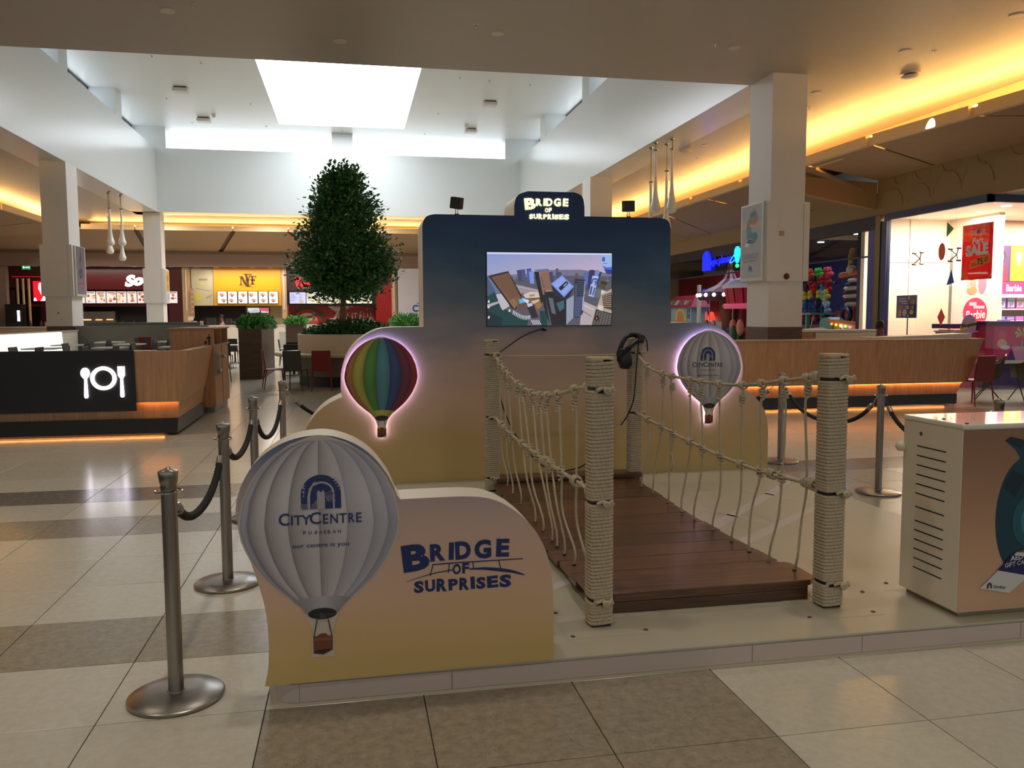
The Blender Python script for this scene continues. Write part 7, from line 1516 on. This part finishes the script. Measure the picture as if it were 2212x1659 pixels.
for z, cs in rows:
    for i in range(8):
        c = cs[rr.randrange(4)]; y = 22.75 + .24 * i + rr.uniform(-.05, .05); x = 14.05 + rr.uniform(-.06, .06)
        t = thing('plush_toy', '%s plush toy, %s from the open end, %s row' % ({190: 'red', 206: 'warm coloured', 60: 'blue or green'}.get(c[0], 'bright'), ('first', 'second', 'third', 'fourth', 'fifth', 'sixth', 'seventh', 'eighth')[i], {2.86: 'topmost', 2.62: 'second', 2.4: 'third', 2.18: 'fourth', 1.96: 'fifth', 1.74: 'sixth', 1.5: 'lowest'}[z]), 'plush toy', (x, y, z), 0, 'plush toys on the rack')
        mt_ = M('plush_%d_%d_%d' % c, c, .85, var=.2, scale=20)
        MB().ball((x, y, z), (.12, .11, .10), 8).build('body', mt_, t, smooth=True); MB().ball((x - .04, y, z + .13), .085, 8).ball((x - .04, y - .06, z + .20), .03, 6).ball((x - .04, y + .06, z + .20), .03, 6).build('head', mt_, t, smooth=True)
for o in [pt_] + [o for o in COL.objects if o.get('group') == 'plush toys on the rack']: o.location.x += .3; o.location.y += .4
# race car and pirate boat rides
rcx = thing('racing_car_ride', 'green and teal racing car ride with a big rear wing, behind the oak counter', 'ride', (13.8, 22.2, 0))
MB().hexa([(13.4, 21.3, .5), (14.2, 21.3, .5), (14.2, 23.2, .5), (13.4, 23.2, .5), (13.5, 21.3, 1.02), (14.1, 21.3, 1.02), (14.1, 23.2, 1.22), (13.5, 23.2, 1.22)]).build('body', M('car_green', (36, 90, 46), .3), rcx, bevel=.05)
MB().hexa([(13.42, 21.2, 1.05), (14.18, 21.2, 1.05), (14.18, 23.0, 1.2), (13.42, 23.0, 1.2), (13.46, 21.2, 1.10), (14.14, 21.2, 1.10), (14.14, 22.0, 1.26), (13.46, 22.0, 1.26)]).build('white_stripe', CTRW, rcx)
MB().prism([(21.5, 1.1), (22.2, 1.1), (22.25, 1.4), (22.1, 1.52), (21.8, 1.55), (21.55, 1.45)], 'x', 13.5, 14.0).build('seat_shell', M('car_teal', (90, 150, 150), .3), rcx, bevel=.04)
MB().box(13.4, 22.5, 1.62, 14.2, 23.6, 1.68).box(13.5, 22.9, 1.1, 13.6, 23.0, 1.62).box(14.0, 22.9, 1.1, 14.1, 23.0, 1.62).build('rear_wing', M('car_teal', (90, 150, 150), .3), rcx, bevel=.01)
for x in (13.35, 14.25):
    for y in (21.6, 22.9): MB().cyl((x - .1, y, .45), (x + .1, y, .45), .32, 16).build('wheel', BLACK, rcx)
MB().box(13.3, 23.2, .9, 13.9, 23.7, 1.25).build('nose', M('car_white', (206, 206, 214), .3), rcx, bevel=.05); MB().box(13.3, 21.2, 0, 14.3, 23.4, .5).build('plinth', DARK, rcx)
bo_ = thing('pirate_boat_ride', 'yellow pirate boat ride with a striped sail and an orange cross mast', 'ride', (13.9, 20.7, 0))
MB().hexa([(13.4, 20.1, .5), (14.3, 20.1, .5), (14.2, 21.2, .5), (13.5, 21.2, .5), (13.3, 19.9, 1.40), (14.4, 19.9, 1.36), (14.3, 21.4, 1.45), (13.4, 21.4, 1.45)]).build('hull', M('hull_yellow', (226, 176, 40), .3), bo_, bevel=.05, smooth=True)
MB().tube([(13.28, 19.9, 1.38), (13.36, 21.4, 1.44), (14.3, 21.42, 1.44)], .05, 8).build('gunwale', M('hull_orange', (220, 120, 30), .35), bo_, smooth=True)
eye = MB().ball((13.36, 20.85, 1.16), (.03, .14, .16), 14).build('hull_eye', M('eye_white', (230, 230, 226), .3), bo_, smooth=True); MB().ball((13.335, 20.86, 1.16), (.02, .09, .10), 12).build('hull_eye_iris', M('eye_blue', (40, 90, 130), .2), eye, smooth=True)  # eye of the boat's face, white oval with blue iris
for k, c in enumerate(((255, 120, 40), (250, 230, 60), (255, 255, 255), (120, 255, 120), (200, 90, 255))): MB().ball((13.3, 21.25 - .22 * k, 1.36 - .02 * k), .035, 8).build('bulb', M('fairy_%d' % k, c, .4, emis=3.0), bo_)
for k in range(7): z = 1.86 + .11 * k; w = (.44, .50, .54, .54, .52, .46, .34)[k]; MB().hexa([(13.70, 20.75 - w, z), (13.70, 20.75 + w, z), (13.86, 20.75 + w, z), (13.86, 20.75 - w, z), (13.64, 20.75 - w, z + .055), (13.64, 20.75 + w, z + .055), (13.80, 20.75 + w, z + .055), (13.80, 20.75 - w, z + .055), ]).build('sail_stripe', (CTRW, M('sail_purple', (44, 30, 50), .6))[k % 2], bo_); MB().hexa([(13.64, 20.75 - w, z + .055), (13.64, 20.75 + w, z + .055), (13.80, 20.75 + w, z + .055), (13.80, 20.75 - w, z + .055), (13.70, 20.75 - w, z + .11), (13.70, 20.75 + w, z + .11), (13.86, 20.75 + w, z + .11), (13.86, 20.75 - w, z + .11)]).build('sail_stripe', (CTRW, M('sail_purple', (44, 30, 50), .6))[k % 2], bo_)
OR = M('mast_orange', (190, 96, 44), .5)
MB().cyl((13.75, 20.85, 1.4), (13.75, 20.85, 2.95), .06, 8).build('mast', OR, bo_); MB().tube([(13.62, 21.38, 2.72), (13.62, 20.32, 2.78)], [.08, .07], 8).build('yard', OR, bo_)
MB().ball((13.6, 20.85, 2.86), (.12, .16, .13), 10).build('crow_nest', M('nest_white', (206, 190, 170), .5), bo_, smooth=True); MB().ball((13.6, 20.85, 3.18), (.09, .10, .16), 10).ball((13.58, 20.78, 3.36), .09, 8).tube([(13.6, 20.92, 3.1), (13.6, 21.0, 2.95)], [.04, .02], 6).build('parrot', M('parrot_yellow', (196, 156, 50), .5), bo_, smooth=True)
MB().ring((13.55, 20.95, 1.62), .2, .07, 'x', 20, 8).build('life_ring', M('ring_blue', (30, 60, 110), .25), bo_, smooth=True); MB().hexa([(13.9, 20.1, 1.4), (13.9, 20.7, 1.4), (14.3, 20.7, 1.4), (14.3, 20.1, 1.4), (13.9, 20.0, 1.85), (13.9, 20.6, 1.85), (14.3, 20.6, 1.85), (14.3, 20.0, 1.85)]).build('striped_bow', M('bow_stripe', (170, 60, 70), .4, var=.5, stretch=(.1, .1, 3)), bo_)
rdk = thing('red_cabinet', 'long dark red cabinet against the starry wall, between plush rack and pirate boat', 'cabinet', (16.4, 23.5, 0)); MB().box(16.0, 22.4, 0, 16.8, 25.4, 1.75).build('body', M('rack_red', (120, 24, 30), .4), rdk, bevel=.04); MB().box(15.99, 22.6, 1.5, 16.0, 25.2, 1.62).build('trim', M('trim_gold', (170, 60, 40), .4), rdk)

# ================================================================ fittings on the ceilings
FIT = M('fitting_white', (222, 214, 204), .4); FITD = M('fitting_dark', (70, 60, 52), .5)
def downlight(x, y, z, label, grp='unlit round downlights in the front ceiling', lit=None, r=.10):
    t = thing('downlight', label, 'ceiling light', (x, y, z), 0, grp)
    MB().lathe([(r, -.012), (r, 0), (r * .7, 0), (r * .66, -.010), (r * .72, -.014)], (x, y, z), 20).build('trim_ring', FIT, t, smooth=True)
    MB().lathe([(.001, -.004), (r * .68, -.004), (r * .68, -.001), (.001, -.001)], (x, y, z), 16).build('lens', lit or FITD, t)
for x, y, lb in ((-.08, 13.57, 'unlit round downlight nearest the skylight well edge, above the ficus tree'), (2.28, 12.78, 'unlit round downlight above the backdrop header'), (6.14, 12.77, 'unlit round downlight just before the tan column'), (8.98, 12.43, 'pale ringed unlit downlight by the smoke detector'), (-2.44, 12.69, 'unlit round downlight over the dining counter side, nearer the well edge'), (9.5, 10.7, 'unlit round downlight close to the glowing cove'), (8.94, 15.0, 'unlit round downlight high beside the tan column'), (8.86, 19.97, 'unlit downlight over the aisle, beyond the tan column'), (9.98, 25.4, 'unlit downlight deep in the aisle over the flood lamp'), (-9.6, 24.0, 'unlit downlight in the aisle behind the pale column')): downlight(x, y, CZ, lb)
def sensor(x, y, z, label, grp, r=.045):
    t = thing('sprinkler', label, 'sprinkler', (x, y, z), 0, grp)
    MB().lathe([(r, -.006), (r, 0)], (x, y, z), 12).build('rosette', FIT, t); MB().cyl((x, y, z - .05), (x, y, z - .004), .012, 8, .02).build('nozzle', CHROME, t)
for x, y, lb in ((1.89, 12.45, 'tiny sprinkler just in front of the downlight above the backdrop header'), (9.44, 12.35, 'tiny sprinkler between the ringed downlight and the glowing cove'), (-2.05, 12.35, 'tiny sprinkler beside the downlight over the dining counter side'), (9.39, 16.03, 'tiny sprinkler low beside the tan column top'), (9.34, 21.55, 'tiny sprinkler over the aisle between the pendants and the cove'), (5.76, 12.66, 'faint small sprinkler beside the downlight before the tan column')): sensor(x, y, CZ, lb, 'ceiling sprinklers')
sd = thing('smoke_detector', 'white dome smoke detector with a dark gap, on the ceiling near the glowing cove', 'detector', (9.88, 13.52, CZ))
MB().lathe([(.17, -.02), (.17, 0)], (9.88, 13.52, CZ), 24).build('base', FIT, sd); MB().lathe([(.10, -.05), (.11, -.02)], (9.88, 13.52, CZ), 20).build('dark_gap', BLACK, sd); MB().lathe([(.001, -.10), (.10, -.095), (.16, -.065), (.15, -.05)], (9.88, 13.52, CZ), 24).build('dome', FIT, sd, smooth=True)
sd2 = thing('smoke_detector', 'white round smoke detector over the aisle behind the hanging drop lamps', 'detector', (8.6, 20.6, CZ)); MB().lathe([(.14, -.06), (.15, -.03), (.15, 0)], (8.6, 20.6, CZ), 20).build('base', FIT, sd2, smooth=True); MB().lathe([(.05, -.09), (.12, -.06)], (8.6, 20.6, CZ), 16).build('dome', FIT, sd2, smooth=True)
for x, y, lb in ((-5.45, 30.0, 'white box unit nearer the well edge, between the piers and skylight'), (-5.42, 34.3, 'white box unit near the back windows, beside the first pier wall'), (5.05, 30.0, 'white box unit across the skylight, nearer the well edge'), (4.98, 34.4, 'white box unit across the skylight, near the back windows')):
    t = thing('ceiling_unit', lb, 'ceiling unit', (x, y, TZ), 0, 'box units on the skylight ceiling')
    MB().box(x - .24, y - .2, TZ - .16, x + .24, y + .2, TZ - .045).build('casing', FIT, t, bevel=.012); MB().box(x - .20, y - .16, TZ - .045, x + .20, y + .16, TZ - .001).build('neck', FITD, t)
for x, y, lb in ((-4.95, 33.6, 'small round sensor beside the white box unit near the back windows'), (4.72, 33.7, 'small round sensor across the skylight beside the box unit near the windows')):
    t = thing('ceiling_sensor', lb, 'sensor', (x, y, TZ)); MB().lathe([(.03, -.14), (.07, -.10), (.08, -.03), (.08, 0)], (x, y, TZ), 14).build('housing', FIT, t, smooth=True)
for i, (x, y) in enumerate(((-5.6, 26.6), (-4.3, 27.0), (3.6, 27.2), (4.6, 27.4), (6.0, 27.6), (-6.2, 31.5), (-3.4, 31.8), (3.4, 32.0), (-6.0, 35.2), (-.2, 35.6), (-3.2, 35.3), (3.2, 35.6))): sensor(x, y, TZ, 'small sprinkler point on the white skylight ceiling, %s' % ('first by the near pier', 'second by the near pier', 'first past the skylight edge', 'second past the skylight edge', 'third past the skylight edge', 'by the far pier', 'at the middle of the skylight side', 'opposite, at the middle of the skylight side', 'in the corner by the pier', 'behind the skylight, in the middle', 'behind the skylight, pier side', 'behind the skylight, far side')[i], 'sprinklers on the skylight ceiling', .05)
# drop-shaped pendants
DROP = M('opal_glass', (232, 228, 222), .25, var=.01, coat=.3)
def drop(x, y, zt, ln, label, grp):
    t = thing('pendant_lamp', label, 'pendant lamp', (x, y, CZ), 0, grp)
    MB().lathe([(.06, -.03), (.065, -.005), (.02, 0)], (x, y, CZ), 16).build('ceiling_rose', CHROME, t, smooth=True); MB().cyl((x, y, zt), (x, y, CZ - .02), .006, 6).build('wire', FITD, t)
    MB().lathe([(.05, .02), (.055, .04), (.01, .05)], (x, y, zt), 14).build('cap', CHROME, t, smooth=True)
    p = [(.04, 0), (.035, -.05), (.034, -.3), (.038, -.5), (.05, -.66), (.075, -.80), (.105, -.90), (.125, -.955), (.13, -.99), (.115, -1.03), (.07, -1.06), (.005, -1.07)]
    MB().lathe([(r, z * ln) for r, z in p], (x, y, zt), 24).build('drop_shade', DROP, t, smooth=True)
G1, G2 = 'drop pendants beside the tan column', 'drop pendants behind the pale column'
drop(7.52, 19.9, 5.68, 1.42, 'white drop pendant hung nearer the well wall, in front pair above the backdrop', G1); drop(7.75, 19.4, 5.62, 1.42, 'white drop pendant nearest the tan column, front pair', G1)
drop(7.62, 20.5, 5.0, 1.30, 'lower white drop pendant whose tip shows behind the backdrop corner', G1); drop(7.85, 20.0, 5.2, 1.38, 'lower white drop pendant tucked behind the one nearest the tan column', G1)
drop(-8.10, 30.9, 5.05, 1.15, 'lower white drop pendant of the far group, closest to the pale column', G2); drop(-7.96, 30.5, 5.30, 1.15, 'upper white drop pendant of the far group, close to the pale column', G2)
drop(-7.86, 31.5, 4.80, 1.10, 'lowest white drop pendant of the far group, nearer the far column', G2); drop(-7.74, 31.1, 5.35, 1.15, 'upper white drop pendant of the far group, nearer the far column', G2)
# food court downlights in the bulkhead
LIT = M('lamp_lit', (255, 240, 220), .4, emis=7.0)
for i, x in enumerate((-14.9, -12.6, -11.4, -10.4, -8.7, -7.52, -6.58, -5.7, -4.85, -3.96, -2.86, -2.5, -1.0, .6, 2.1, 3.4)): downlight(x, 43.82, 4.138, 'lit round downlight above the %s' % ('drinks fridge of the chicken stall', 'first menu boards of the chicken stall', 'middle menu boards of the chicken stall', 'white script of the chicken stall', 'dark red pier', 'pale yellow side panel', 'edge of the yellow sign', 'snack stall lettering', 'middle of the yellow sign', 'last menu of the snack stall', 'start of the red script', 'red script, second in pair', 'pasta stall behind the tree crown', 'last pasta menu', 'red pasta stall wall', 'lilac hoarding')[i], 'lit downlights above the food stalls', LIT, .13)
